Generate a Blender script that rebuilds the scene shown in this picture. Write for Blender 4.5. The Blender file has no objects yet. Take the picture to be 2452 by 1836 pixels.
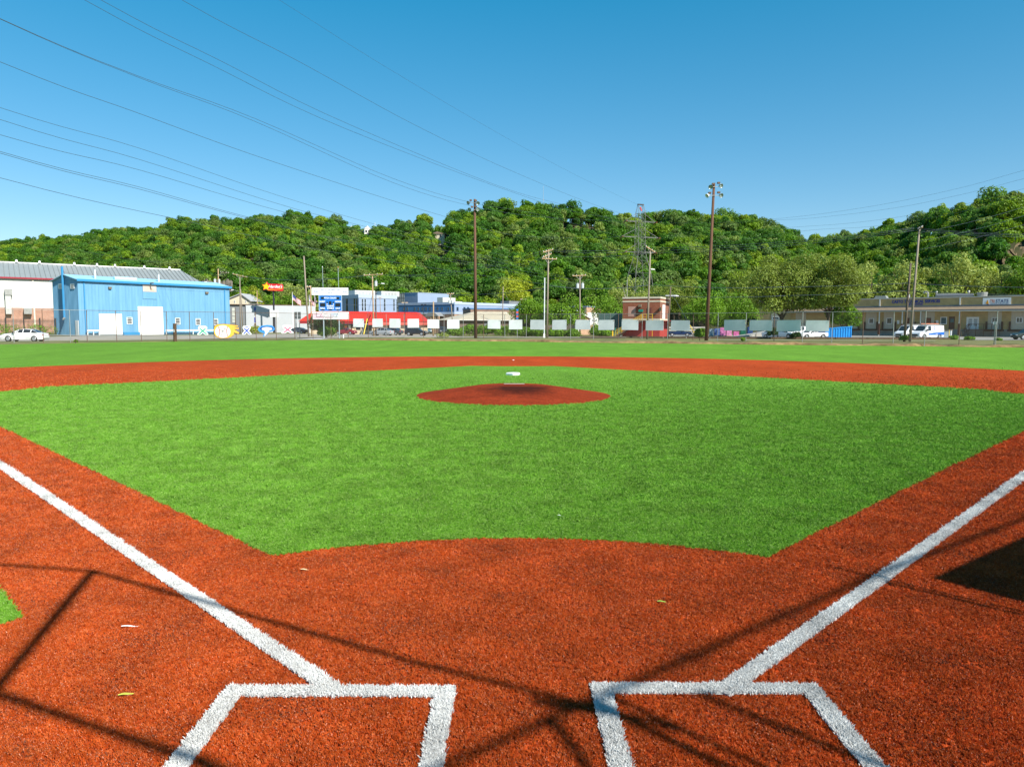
import bpy, bmesh, math, random
import numpy as np
from mathutils import Vector, Matrix
from mathutils.geometry import tessellate_polygon
R = math.radians
S = bpy.context.scene
# ------------------------------------------------------------------ camera
F = 1722.0; CX = 1226.0; CY = 918.0                       # focal length and centre, in photo pixels
CAM = Vector((-0.07, -2.61, 1.955))
PITCH = math.atan((CY - 780.0) / F); ROLL = 0.0026; YAW = -0.0012
fw = Vector((math.sin(-YAW) * math.cos(PITCH), math.cos(YAW) * math.cos(PITCH), -math.sin(PITCH)))
r0 = fw.cross(Vector((0, 0, 1))).normalized(); u0 = r0.cross(fw)
rt = r0 * math.cos(ROLL) + u0 * math.sin(ROLL); up = u0 * math.cos(ROLL) - r0 * math.sin(ROLL)
cam = bpy.data.cameras.new('camera'); camo = bpy.data.objects.new('camera', cam)
S.collection.objects.link(camo)
cam.sensor_width = 36; cam.lens = 36 * F / 2452; cam.clip_end = 6000; cam.clip_start = 0.05
camo.matrix_world = Matrix(((rt.x, up.x, -fw.x, CAM.x), (rt.y, up.y, -fw.y, CAM.y), (rt.z, up.z, -fw.z, CAM.z), (0, 0, 0, 1)))
S.camera = camo
# ------------------------------------------------------------------ sky, sun, exposure
SUN_EL = R(39); SAZ = Vector((0.70, -0.714)).normalized()   # horizontal direction towards the sun
w = bpy.data.worlds.new('World'); S.world = w; w.use_nodes = True
nt = w.node_tree; nt.nodes.clear()
sky = nt.nodes.new('ShaderNodeTexSky'); sky.sky_type = 'NISHITA'; sky.sun_disc = False
sky.sun_elevation = SUN_EL; sky.sun_rotation = math.atan2(SAZ.x, SAZ.y)
sky.altitude = 150; sky.air_density = 0.9; sky.dust_density = 0.1; sky.ozone_density = 3.0
hsv = nt.nodes.new('ShaderNodeHueSaturation'); hsv.inputs['Hue'].default_value = 0.495
hsv.inputs['Saturation'].default_value = 1.42; hsv.inputs['Value'].default_value = 1.13
bg = nt.nodes.new('ShaderNodeBackground'); bg.inputs[1].default_value = 0.145
gam = nt.nodes.new('ShaderNodeGamma'); gam.inputs[1].default_value = 0.68
wo = nt.nodes.new('ShaderNodeOutputWorld')
nt.links.new(sky.outputs[0], hsv.inputs['Color']); nt.links.new(hsv.outputs[0], gam.inputs[0]); nt.links.new(gam.outputs[0], bg.inputs[0]); nt.links.new(bg.outputs[0], wo.inputs[0])
sl = bpy.data.lights.new('sun', 'SUN'); sl.energy = 5.0; sl.angle = R(0.53); sl.color = (1.0, 0.95, 0.86)
so = bpy.data.objects.new('sun', sl); S.collection.objects.link(so)
sdir = Vector((SAZ.x * math.cos(SUN_EL), SAZ.y * math.cos(SUN_EL), math.sin(SUN_EL)))
so.rotation_euler = sdir.to_track_quat('Z', 'Y').to_euler(); so.location = (30, -30, 60)
S.view_settings.view_transform = 'Standard'; S.view_settings.look = 'None'
S.view_settings.exposure = 0.7; S.view_settings.gamma = 1.0
S.cycles.max_bounces = 6; S.cycles.transparent_max_bounces = 12
S.cycles.use_denoising = True
# ------------------------------------------------------------------ measuring helpers (photo pixel + distance -> place)
def ray(px, py):
    return fw + rt * ((px - CX) / F) + up * ((CY - py) / F)
def W(px, py, D):
    d = ray(px, py); return CAM + d * (D / d.y)
def yh(px): return 780.0 + ROLL * (px - CX)
def gp(px, D):
    p = W(px, yh(px) + F * 1.0064 * CAM.z / D, D); return (p.x, p.y)
def zh(px, py, D): return W(px, py, D).z
def ground(px, py, z=0.0):
    d = ray(px, py); return CAM + d * ((z - CAM.z) / d.z)
# ------------------------------------------------------------------ object helpers
COL = S.collection
def link(o, parent=None):
    COL.objects.link(o)
    if parent is not None: o.parent = parent
    return o
def tag(o, label=None, cat=None, group=None, kind=None):
    if label: o['label'] = label
    if cat: o['category'] = cat
    if group: o['group'] = group
    if kind: o['kind'] = kind
    return o
def thing(name, label, cat, loc=(0, 0, 0), rz=0.0, group=None):
    o = bpy.data.objects.new(name, None); link(o); o.empty_display_size = 0.2
    o.location = loc; o.rotation_euler = (0, 0, rz)
    return tag(o, label, cat, group)
def copy_tree(o, parent=None):
    c = o.copy(); link(c, parent)
    for ch in list(o.children): copy_tree(ch, c)
    return c
class MB:
    def __init__(s): s.v = []; s.f = []; s.m = []
    def add(s, vs, fs, mi=0):
        n = len(s.v); s.v += [tuple(v) for v in vs]; s.f += [tuple(i + n for i in f) for f in fs]; s.m += [mi] * len(fs); return s
    def box(s, x0, x1, y0, y1, z0, z1, mi=0):
        return s.add([(x0, y0, z0), (x1, y0, z0), (x1, y1, z0), (x0, y1, z0), (x0, y0, z1), (x1, y0, z1), (x1, y1, z1), (x0, y1, z1)],
                     [(0, 3, 2, 1), (4, 5, 6, 7), (0, 1, 5, 4), (1, 2, 6, 5), (2, 3, 7, 6), (3, 0, 4, 7)], mi)
    def bar(s, a, b, r, r2=None, n=8, mi=0, cap=True):
        a = Vector(a); b = Vector(b); r2 = r if r2 is None else r2
        d = (b - a).normalized(); t = Vector((0, 0, 1)) if abs(d.z) < 0.9 else Vector((1, 0, 0))
        x = d.cross(t).normalized(); y = d.cross(x)
        vs = []; fs = []
        for i in range(n):
            k = 2 * math.pi * i / n; o = x * math.cos(k) + y * math.sin(k)
            vs += [a + o * r, b + o * r2]
        for i in range(n):
            j = (i + 1) % n; fs.append((2 * i, 2 * j, 2 * j + 1, 2 * i + 1))
        if cap: fs += [tuple(2 * i for i in range(n)), tuple(2 * i + 1 for i in reversed(range(n)))]
        return s.add(vs, fs, mi)
    def beam(s, a, b, wd, ht=None, mi=0):
        a = Vector(a); b = Vector(b); ht = wd if ht is None else ht
        d = (b - a).normalized(); t = Vector((0, 0, 1)) if abs(d.z) < 0.95 else Vector((1, 0, 0))
        x = d.cross(t).normalized() * wd / 2; y = d.cross(x).normalized() * ht / 2
        vs = [a - x - y, a + x - y, a + x + y, a - x + y, b - x - y, b + x - y, b + x + y, b - x + y]
        return s.add(vs, [(0, 1, 2, 3), (7, 6, 5, 4), (0, 4, 5, 1), (1, 5, 6, 2), (2, 6, 7, 3), (3, 7, 4, 0)], mi)
    def tube(s, pts, r, n=5, mi=0):
        pts = [Vector(p) for p in pts]; vs = []; fs = []
        for i, p in enumerate(pts):
            d = (pts[min(i + 1, len(pts) - 1)] - pts[max(i - 1, 0)]).normalized()
            x = d.cross(Vector((0, 0, 1)))
            x = x.normalized() if x.length > 1e-4 else Vector((1, 0, 0)); y = d.cross(x)
            rr = r[i] if isinstance(r, (list, tuple)) else r
            for k in range(n):
                a = 2 * math.pi * k / n; vs.append(p + x * rr * math.cos(a) + y * rr * math.sin(a))
        for i in range(len(pts) - 1):
            for k in range(n):
                fs.append((i * n + k, i * n + (k + 1) % n, (i + 1) * n + (k + 1) % n, (i + 1) * n + k))
        fs += [tuple(range(n)), tuple((len(pts) - 1) * n + k for k in reversed(range(n)))]
        return s.add(vs, fs, mi)
    def prism_y(s, poly, y0, y1, mi=0):          # polygon in x,z pushed along y
        n = len(poly); vs = [(p[0], y0, p[1]) for p in poly] + [(p[0], y1, p[1]) for p in poly]
        tri = tessellate_polygon([[Vector((p[0], p[1], 0)) for p in poly]])
        fs = [tuple(t) for t in tri] + [tuple(i + n for i in reversed(t)) for t in tri]
        fs += [(i, (i + 1) % n, (i + 1) % n + n, i + n) for i in range(n)]
        return s.add(vs, fs, mi)
    def sheet(s, poly, z, mi=0):
        tri = tessellate_polygon([[Vector((p[0], p[1], 0)) for p in poly]])
        fs = []
        for t in tri:
            a, b, c = [Vector(poly[i]) for i in t]
            t = tuple(t)
            if (b - a).x * (c - a).y - (b - a).y * (c - a).x < 0: t = t[::-1]
            fs.append(t)
        return s.add([(p[0], p[1], z) for p in poly], fs, mi)
    def ribbed(s, u0, u1, z0, z1, y=0.0, pitch=0.6, depth=0.05, rib=0.12, mi=0):   # ribbed metal wall facing -y
        u = u0; pts = []
        while u < u1 - 1e-6:
            e = min(u + pitch, u1)
            pts += [(u, y), (max(u, e - rib - 0.04), y), (max(u, e - rib), y - depth), (max(u, e - 0.04), y - depth)]
            u = e
        pts.append((u1, y)); vs = []; fs = []
        for p in pts: vs += [(p[0], p[1], z0), (p[0], p[1], z1)]
        for i in range(len(pts) - 1): fs.append((2 * i, 2 * i + 2, 2 * i + 3, 2 * i + 1))
        return s.add(vs, fs, mi)
    def xf(s, M):
        s.v = [tuple(M @ Vector(v)) for v in s.v]; return s
    def mesh(s, name, mats):
        me = bpy.data.meshes.new(name); me.from_pydata(s.v, [], s.f)
        for m in (mats if isinstance(mats, (list, tuple)) else [mats]): me.materials.append(m)
        if any(s.m): me.polygons.foreach_set('material_index', s.m)
        me.update(); return me
    def build(s, name, mats, parent=None, smooth=False, fix=True):
        me = s.mesh(name, mats)
        if fix:
            b = bmesh.new(); b.from_mesh(me); bmesh.ops.recalc_face_normals(b, faces=b.faces); b.to_mesh(me); b.free()
        if smooth:
            for p in me.polygons: p.use_smooth = True
        return link(bpy.data.objects.new(name, me), parent)
def text_obj(name, txt, size, mat, parent, x=0, y=-0.02, z=0, shear=0.0, width=None, bold=0.0, ext=0.004, align='CENTER'):
    cu = bpy.data.curves.new('txt', 'FONT'); cu.body = txt; cu.size = size; cu.align_x = align; cu.align_y = 'CENTER'
    cu.shear = shear; cu.offset = bold; cu.extrude = ext; cu.resolution_u = 3
    to = bpy.data.objects.new('txt', cu); COL.objects.link(to)
    me = bpy.data.meshes.new_from_object(to.evaluated_get(bpy.context.evaluated_depsgraph_get()))
    bpy.data.objects.remove(to)
    n = len(me.vertices); co = np.zeros(n * 3); me.vertices.foreach_get('co', co); co = co.reshape(-1, 3)
    sx = 1.0
    if width and n: sx = width / max(1e-6, (co[:, 0].max() - co[:, 0].min()))
    out = np.stack([co[:, 0] * sx + x, -co[:, 2] + y, co[:, 1] + z], 1)
    me.vertices.foreach_set('co', out.ravel()); me.materials.clear(); me.materials.append(mat); me.update()
    me.name = name
    return link(bpy.data.objects.new(name, me), parent)
# ------------------------------------------------------------------ materials
MATS = {}
def mat(name, col, rough=0.7, var=0.12, scale=2.0, metal=0.0, bump=0.0, bscale=40.0, spec=0.3, col2=None, streak=None):
    if name in MATS: return MATS[name]
    m = bpy.data.materials.new(name); m.use_nodes = True; t = m.node_tree; b = t.nodes['Principled BSDF']
    b.inputs['Roughness'].default_value = rough; b.inputs['Metallic'].default_value = metal
    b.inputs['Specular IOR Level'].default_value = spec
    tc = t.nodes.new('ShaderNodeTexCoord'); no = t.nodes.new('ShaderNodeTexNoise')
    no.inputs['Scale'].default_value = scale; no.inputs['Detail'].default_value = 6; no.inputs['Roughness'].default_value = 0.65
    src = tc.outputs['Object']
    if streak:
        mp = t.nodes.new('ShaderNodeMapping'); mp.inputs['Scale'].default_value = streak
        t.links.new(src, mp.inputs[0]); src = mp.outputs[0]
    t.links.new(src, no.inputs['Vector'])
    rp = t.nodes.new('ShaderNodeValToRGB')
    c2 = col2 if col2 else tuple(min(1, c * (1 + var)) for c in col)
    c1 = tuple(c * (1 - var) for c in col)
    rp.color_ramp.elements[0].position = 0.3; rp.color_ramp.elements[1].position = 0.7
    rp.color_ramp.elements[0].color = (*c1, 1); rp.color_ramp.elements[1].color = (*c2, 1)
    t.links.new(no.outputs[0], rp.inputs[0]); t.links.new(rp.outputs[0], b.inputs['Base Color'])
    if bump:
        n2 = t.nodes.new('ShaderNodeTexNoise'); n2.inputs['Scale'].default_value = bscale; n2.inputs['Detail'].default_value = 4
        bp = t.nodes.new('ShaderNodeBump'); bp.inputs['Strength'].default_value = bump; bp.inputs['Distance'].default_value = 0.02
        t.links.new(tc.outputs['Object'], n2.inputs['Vector']); t.links.new(n2.outputs[0], bp.inputs['Height']); t.links.new(bp.outputs[0], b.inputs['Normal'])
    MATS[name] = m; return m
def brick_mat(name, c1, c2, mortar, sc=1.0):
    if name in MATS: return MATS[name]
    m = mat(name, c1); t = m.node_tree; b = t.nodes['Principled BSDF']; b.inputs['Roughness'].default_value = 0.9
    tc = t.nodes.new('ShaderNodeTexCoord'); mp = t.nodes.new('ShaderNodeMapping'); mp.inputs['Rotation'].default_value = (R(90), 0, 0)
    br = t.nodes.new('ShaderNodeTexBrick'); br.inputs['Scale'].default_value = 1.0 * sc
    br.inputs['Brick Width'].default_value = 0.42; br.inputs['Row Height'].default_value = 0.16; br.inputs['Mortar Size'].default_value = 0.014
    br.inputs['Color1'].default_value = (*c1, 1); br.inputs['Color2'].default_value = (*c2, 1); br.inputs['Mortar'].default_value = (*mortar, 1)
    t.links.new(tc.outputs['Object'], mp.inputs[0]); t.links.new(mp.outputs[0], br.inputs['Vector'])
    mx = t.nodes.new('ShaderNodeMixRGB'); mx.blend_type = 'MULTIPLY'; mx.inputs[0].default_value = 0.6
    no = t.nodes.new('ShaderNodeTexNoise'); no.inputs['Scale'].default_value = 0.9; no.inputs['Detail'].default_value = 7
    rp = t.nodes.new('ShaderNodeValToRGB'); rp.color_ramp.elements[0].color = (0.55, 0.55, 0.55, 1); rp.color_ramp.elements[0].position = 0.3; rp.color_ramp.elements[1].position = 0.7
    t.links.new(tc.outputs['Object'], no.inputs['Vector']); t.links.new(no.outputs[0], rp.inputs[0])
    t.links.new(br.outputs[0], mx.inputs[1]); t.links.new(rp.outputs[0], mx.inputs[2]); t.links.new(mx.outputs[0], b.inputs['Base Color'])
    return m
def glass_mat(name, col, rough=0.08):
    m = mat(name, col, rough, 0.25, 0.7, spec=0.9); return m
def foliage(name, cols, transl=0.3, rnd=0.5):
    m = bpy.data.materials.new(name); m.use_nodes = True; t = m.node_tree; t.nodes.clear()
    out = t.nodes.new('ShaderNodeOutputMaterial'); mx = t.nodes.new('ShaderNodeMixShader'); mx.inputs[0].default_value = transl
    d = t.nodes.new('ShaderNodeBsdfPrincipled'); d.inputs['Roughness'].default_value = 0.55; d.inputs['Specular IOR Level'].default_value = 0.25
    tr = t.nodes.new('ShaderNodeBsdfTranslucent')
    oi = t.nodes.new('ShaderNodeObjectInfo'); at = t.nodes.new('ShaderNodeAttribute'); at.attribute_name = 'rnd'
    rp = t.nodes.new('ShaderNodeValToRGB'); e = rp.color_ramp.elements
    while len(e) < len(cols): e.new(0.5)
    for i, c in enumerate(cols): e[i].position = i / max(1, len(cols) - (0 if len(cols) > 4 else 1)); e[i].color = (*c, 1)
    rp.color_ramp.interpolation = 'CONSTANT' if len(cols) > 4 else 'LINEAR'
    t.links.new(oi.outputs['Random'], rp.inputs[0])
    mr = t.nodes.new('ShaderNodeMapRange'); mr.inputs[3].default_value = 1 - rnd; mr.inputs[4].default_value = 1 + rnd
    t.links.new(at.outputs['Fac'], mr.inputs[0])
    ml = t.nodes.new('ShaderNodeMixRGB'); ml.blend_type = 'MULTIPLY'; ml.inputs[0].default_value = 1
    t.links.new(rp.outputs[0], ml.inputs[1]); t.links.new(mr.outputs[0], ml.inputs[2])
    br = t.nodes.new('ShaderNodeMixRGB'); br.blend_type = 'MULTIPLY'; br.inputs[0].default_value = 1; br.inputs[2].default_value = (1.5, 1.35, 0.7, 1)
    t.links.new(ml.outputs[0], br.inputs[1])
    t.links.new(ml.outputs[0], d.inputs['Base Color']); t.links.new(br.outputs[0], tr.inputs['Color'])
    t.links.new(d.outputs[0], mx.inputs[1]); t.links.new(tr.outputs[0], mx.inputs[2]); t.links.new(mx.outputs[0], out.inputs[0])
    MATS[name] = m; return m
def turf_mat(name, dark, mid, light, speck, gs=1.0, wear=None):
    """synthetic turf: fibre grain, soft brushed patches, dark rubber crumbs"""
    m = bpy.data.materials.new(name); m.use_nodes = True; t = m.node_tree; b = t.nodes['Principled BSDF']
    b.inputs['Roughness'].default_value = 0.9; b.inputs['Specular IOR Level'].default_value = 0.04
    b.inputs['Sheen Weight'].default_value = 0.0
    geo = t.nodes.new('ShaderNodeNewGeometry')
    def noise(sc, det, rough=0.6, stretch=None):
        n = t.nodes.new('ShaderNodeTexNoise'); n.inputs['Scale'].default_value = sc; n.inputs['Detail'].default_value = det; n.inputs['Roughness'].default_value = rough
        src = geo.outputs['Position']
        if stretch:
            mp = t.nodes.new('ShaderNodeMapping'); mp.inputs['Scale'].default_value = stretch; t.links.new(src, mp.inputs[0]); src = mp.outputs[0]
        t.links.new(src, n.inputs['Vector']); return n.outputs[0]
    def ramp(src, p0, c0, p1, c1):
        r = t.nodes.new('ShaderNodeValToRGB'); e = r.color_ramp.elements
        e[0].position = p0; e[0].color = (*c0, 1); e[1].position = p1; e[1].color = (*c1, 1); t.links.new(src, r.inputs[0]); return r.outputs[0]
    def mix(a, c, fac, mode='MULTIPLY'):
        x = t.nodes.new('ShaderNodeMixRGB'); x.blend_type = mode
        if isinstance(fac, float): x.inputs[0].default_value = fac
        else: t.links.new(fac, x.inputs[0])
        t.links.new(a, x.inputs[1])
        if isinstance(c, tuple): x.inputs[2].default_value = (*c, 1)
        else: t.links.new(c, x.inputs[2])
        return x.outputs[0]
    grain = noise(90 * gs, 3, 0.8)
    base = ramp(grain, 0.33, dark, 0.62, mid)
    r = t.nodes[-1] if False else None
    base = mix(base, light, ramp(noise(160 * gs, 2, 0.9), 0.62, (0, 0, 0), 0.74, (0.8, 0.8, 0.8)), 'MIX')
    patch = ramp(noise(1.1, 5, 0.6, (1.0, 2.2, 1)), 0.35, (0.80, 0.80, 0.80), 0.65, (1.08, 1.08, 1.08))
    base = mix(base, patch, 1.0)
    patch2 = ramp(noise(6.0, 4, 0.65, (1.0, 1.8, 1)), 0.3, (0.84, 0.84, 0.84), 0.7, (1.1, 1.1, 1.1))
    base = mix(base, patch2, 1.0)
    base = mix(base, ramp(noise(0.5, 4, 0.65, (0.8, 0.3, 1)), 0.32, (0.84, 0.84, 0.84), 0.68, (1.12, 1.12, 1.12)), 1.0)
    for sc_, lo, hi in ((22.0, 0.80, 1.16), (45.0, 0.74, 1.2)):
        base = mix(base, ramp(noise(sc_, 2, 0.7, (1.0, 0.6, 1)), 0.34, (lo, lo, lo), 0.66, (hi, hi, hi)), 1.0)
    if speck:
        sp = ramp(noise(70 * gs, 2, 0.7), 0.60, (0, 0, 0), 0.68, (1, 1, 1))
        zone = ramp(noise(2.2, 4, 0.6), 0.5, (0, 0, 0), 0.66, (0.85, 0.85, 0.85))
        x = t.nodes.new('ShaderNodeMath'); x.operation = 'MULTIPLY'; t.links.new(sp, x.inputs[0]); t.links.new(zone, x.inputs[1])
        base = mix(base, speck, x.outputs[0], 'MIX')
    if wear:
        vm = t.nodes.new('ShaderNodeVectorMath'); vm.operation = 'SUBTRACT'; vm.inputs[1].default_value = wear[0]; t.links.new(geo.outputs['Position'], vm.inputs[0])
        vs = t.nodes.new('ShaderNodeVectorMath'); vs.operation = 'MULTIPLY'; vs.inputs[1].default_value = wear[1]; t.links.new(vm.outputs[0], vs.inputs[0])
        vl = t.nodes.new('ShaderNodeVectorMath'); vl.operation = 'LENGTH'; t.links.new(vs.outputs[0], vl.inputs[0])
        ad = t.nodes.new('ShaderNodeMath'); ad.operation = 'MULTIPLY_ADD'; ad.inputs[1].default_value = 0.45; t.links.new(noise(2.6, 5, 0.7), ad.inputs[0]); t.links.new(vl.outputs['Value'], ad.inputs[2])
        base = mix(base, wear[2], ramp(ad.outputs[0], 0.40, (0.92, 0.92, 0.92), 0.66, (0, 0, 0)), 'MIX')
    t.links.new(base, b.inputs['Base Color'])
    bp = t.nodes.new('ShaderNodeBump'); bp.inputs['Strength'].default_value = 0.6; bp.inputs['Distance'].default_value = 0.012
    t.links.new(grain, bp.inputs['Height']); t.links.new(bp.outputs[0], b.inputs['Normal'])
    MATS[name] = m; return m
def blade_mat(name, cols, spec=0.3, rough=0.4, painted_glint=None, crumb=None):
    m = bpy.data.materials.new(name); m.use_nodes = True; t = m.node_tree; b = t.nodes['Principled BSDF']
    b.inputs['Roughness'].default_value = rough; b.inputs['Specular IOR Level'].default_value = spec
    oi = t.nodes.new('ShaderNodeObjectInfo'); rp = t.nodes.new('ShaderNodeValToRGB'); e = rp.color_ramp.elements
    while len(e) < len(cols): e.new(0.5)
    for i, c in enumerate(cols): e[i].position = 1.0 * i / (len(cols) - 1); e[i].color = (*c, 1)
    t.links.new(oi.outputs['Random'], rp.inputs[0])
    geo = t.nodes.new('ShaderNodeNewGeometry'); n = t.nodes.new('ShaderNodeTexNoise'); n.inputs['Scale'].default_value = 2.4; n.inputs['Detail'].default_value = 5
    t.links.new(geo.outputs['Position'], n.inputs['Vector'])
    mr = t.nodes.new('ShaderNodeMapRange'); mr.inputs[1].default_value = 0.3; mr.inputs[2].default_value = 0.7; mr.inputs[3].default_value = 0.72; mr.inputs[4].default_value = 1.15
    t.links.new(n.outputs[0], mr.inputs[0])
    ml = t.nodes.new('ShaderNodeMixRGB'); ml.blend_type = 'MULTIPLY'; ml.inputs[0].default_value = 1
    t.links.new(rp.outputs[0], ml.inputs[1]); t.links.new(mr.outputs[0], ml.inputs[2]); out = ml.outputs[0]
    def pnoise(sc, det=2, rough=0.7):
        q = t.nodes.new('ShaderNodeTexNoise'); q.inputs['Scale'].default_value = sc; q.inputs['Detail'].default_value = det; q.inputs['Roughness'].default_value = rough
        t.links.new(geo.outputs['Position'], q.inputs['Vector']); return q.outputs[0]
    def pick(src, lo, hi, col, amount=None):
        r_ = t.nodes.new('ShaderNodeMapRange'); r_.inputs[1].default_value = lo; r_.inputs[2].default_value = hi; t.links.new(src, r_.inputs[0]); f_ = r_.outputs[0]
        if amount is not None:
            mm = t.nodes.new('ShaderNodeMath'); mm.operation = 'MULTIPLY'; t.links.new(f_, mm.inputs[0]); t.links.new(amount, mm.inputs[1]); f_ = mm.outputs[0]
        mx = t.nodes.new('ShaderNodeMixRGB'); mx.inputs[2].default_value = (*col, 1); t.links.new(f_, mx.inputs[0]); t.links.new(out, mx.inputs[1]); return mx.outputs[0]
    if crumb:
        zr = t.nodes.new('ShaderNodeMapRange'); zr.inputs[1].default_value = 0.47; zr.inputs[2].default_value = 0.63; zr.inputs[3].default_value = 0.10; zr.inputs[4].default_value = 1.0
        t.links.new(pnoise(1.9, 6, 0.7), zr.inputs[0]); out = pick(pnoise(80.0), 0.53, 0.59, crumb, zr.outputs[0])
    if painted_glint: out = pick(pnoise(120.0), 0.635, 0.69, painted_glint)  # fibre highlights painted into the base colour as pale flecks
    t.links.new(out, b.inputs['Base Color'])
    MATS[name] = m; return m
def instancer(name, pts, scale, rotz, protos, idx, mats_kind='stuff', tilt=None):
    """one object: many small copies of the prototypes at the given points"""
    me = bpy.data.meshes.new(name); me.from_pydata([tuple(p) for p in pts], [], [])
    n = len(pts)
    a = me.attributes.new('sc', 'FLOAT', 'POINT'); a.data.foreach_set('value', np.asarray(scale, dtype=np.float32))
    a = me.attributes.new('rt', 'FLOAT_VECTOR', 'POINT')
    rv = np.zeros((n, 3), dtype=np.float32); rv[:, 2] = rotz
    if tilt is not None: rv[:, 0] = tilt[:, 0]; rv[:, 1] = tilt[:, 1]
    a.data.foreach_set('vector', rv.ravel())
    a = me.attributes.new('ix', 'INT', 'POINT'); a.data.foreach_set('value', np.asarray(idx, dtype=np.int32))
    c = bpy.data.collections.new(name + '_kinds')
    for i, p in enumerate(protos):
        p.name = name + '_kind_%02d' % i
        c.objects.link(p)
    g = bpy.data.node_groups.new(name, 'GeometryNodeTree')
    g.interface.new_socket('Geometry', in_out='INPUT', socket_type='NodeSocketGeometry'); g.interface.new_socket('Geometry', in_out='OUTPUT', socket_type='NodeSocketGeometry')
    gi = g.nodes.new('NodeGroupInput'); go = g.nodes.new('NodeGroupOutput'); ip = g.nodes.new('GeometryNodeInstanceOnPoints')
    ci = g.nodes.new('GeometryNodeCollectionInfo'); ci.inputs['Collection'].default_value = c; ci.inputs['Separate Children'].default_value = True; ci.inputs['Reset Children'].default_value = True
    def na(nm, ty):
        x = g.nodes.new('GeometryNodeInputNamedAttribute'); x.data_type = ty; x.inputs['Name'].default_value = nm; return x.outputs['Attribute']
    er = g.nodes.new('FunctionNodeEulerToRotation')
    L = g.links.new
    L(gi.outputs[0], ip.inputs['Points']); L(ci.outputs[0], ip.inputs['Instance']); ip.inputs['Pick Instance'].default_value = True
    L(na('ix', 'INT'), ip.inputs['Instance Index']); L(na('rt', 'FLOAT_VECTOR'), er.inputs[0]); L(er.outputs[0], ip.inputs['Rotation']); L(na('sc', 'FLOAT'), ip.inputs['Scale'])
    L(ip.outputs[0], go.inputs[0])
    o = link(bpy.data.objects.new(name, me)); md = o.modifiers.new('scatter', 'NODES'); md.node_group = g
    o['kind'] = 'stuff'
    return o
# ================================================================== THE FIELD
RED_D = (0.27, 0.032, 0.006); RED_M = (0.52, 0.078, 0.016); RED_L = (0.80, 0.28, 0.14)
GRN_D = (0.09, 0.22, 0.008); GRN_M = (0.165, 0.335, 0.046); GRN_L = (0.38, 0.56, 0.13)
m_red = turf_mat('red_turf', RED_D, RED_M, RED_L, (0.035, 0.020, 0.018))
m_grn = turf_mat('green_turf', GRN_D, GRN_M, GRN_L, None)
m_mound = turf_mat('mound_turf', (0.18, 0.022, 0.006), (0.34, 0.050, 0.016), (0.5, 0.17, 0.10), (0.05, 0.025, 0.02), wear=((0.12, 16.9, 0.15), (0.36, 0.30, 0.0), (0.040, 0.010, 0.006)))
m_wht = turf_mat('white_turf', (0.30, 0.29, 0.28), (0.60, 0.60, 0.58), (0.72, 0.72, 0.70), None)
HR = 3.8; PERP = 0.90; ARC_C = 17.8; ARC_R = 25.8
def arc(cx, cy, r, a0, a1, n):
    return [(cx + r * math.cos(a0 + (a1 - a0) * i / n), cy + r * math.sin(a0 + (a1 - a0) * i / n)) for i in range(n + 1)]
# turf edge towards the fence: photo column -> distance
TE = [(-700, 50), (-300, 62), (0, 70.3), (150, 75.5), (300, 80.6), (450, 85.5), (600, 90), (800, 96), (1000, 92.5), (1200, 90), (1400, 85), (1600, 81.6), (1800, 78), (2000, 75), (2200, 72.7), (2452, 68.6), (2800, 61), (3200, 52)]
tep = [gp(*q) for q in TE]
def wob(poly, amp, step=0.12, seed=1):
    """a real cut edge is never dead straight: resample a polyline with small offsets"""
    rnd = random.Random(seed); out = []
    for a, b in zip(poly[:-1], poly[1:]):
        a = Vector(a); b = Vector(b); L = (b - a).length; n = max(1, int(L / step)); nrm = Vector((-(b - a).y, (b - a).x)).normalized()
        for i in range(n):
            t = i / n; out.append(tuple(a.lerp(b, t) + nrm * rnd.uniform(-amp, amp)))
    out.append(tuple(poly[-1])); return out
outf = [(-75, -25)] + tep + [(75, -25)]
tag(MB().sheet(outf, 0.0).build('outfield_turf', m_grn), kind='structure')
# red skin: along both base paths, round the plate and out to the arc
s2 = math.sqrt(2)
off = PERP * s2
def arc_hit(o):                                            # where x = y + o meets the outer arc
    a = 2; b = 2 * o - 2 * ARC_C; c = o * o + ARC_C ** 2 - ARC_R ** 2
    y = (-b + math.sqrt(b * b - 4 * a * c)) / (2 * a); return (y + o, y)
offr = 2.2 * s2
ax, ay = arc_hit(off); bx_, by_ = arc_hit(offr)
ang = math.atan2(ay - ARC_C, ax); angr = math.atan2(by_ - ARC_C, bx_)
outer = arc(0, ARC_C, ARC_R, angr, math.pi - ang, 60)
def circ_hit(o):
    b = 2 * o - 0.4; c = o * o + 0.04 - HR ** 2
    y = (-b + math.sqrt(b * b - 8 * c)) / 4; return (y + o, y)
hx, hy = circ_hit(off); ha = math.atan2(hy - 0.2, hx)
hxr, hyr = circ_hit(offr); har = math.atan2(hyr - 0.2, hxr)
back = arc(0, 0.2, HR, math.pi - ha, 2 * math.pi + har, 40)
skin = outer + wob([outer[-1], back[0]], 0.006, 0.3) + back[1:] + wob([back[-1], outer[0]], 0.006, 0.3)[:-1]
tag(MB().sheet(skin, 0.004).build('infield_dirt', m_red), kind='structure')
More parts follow.
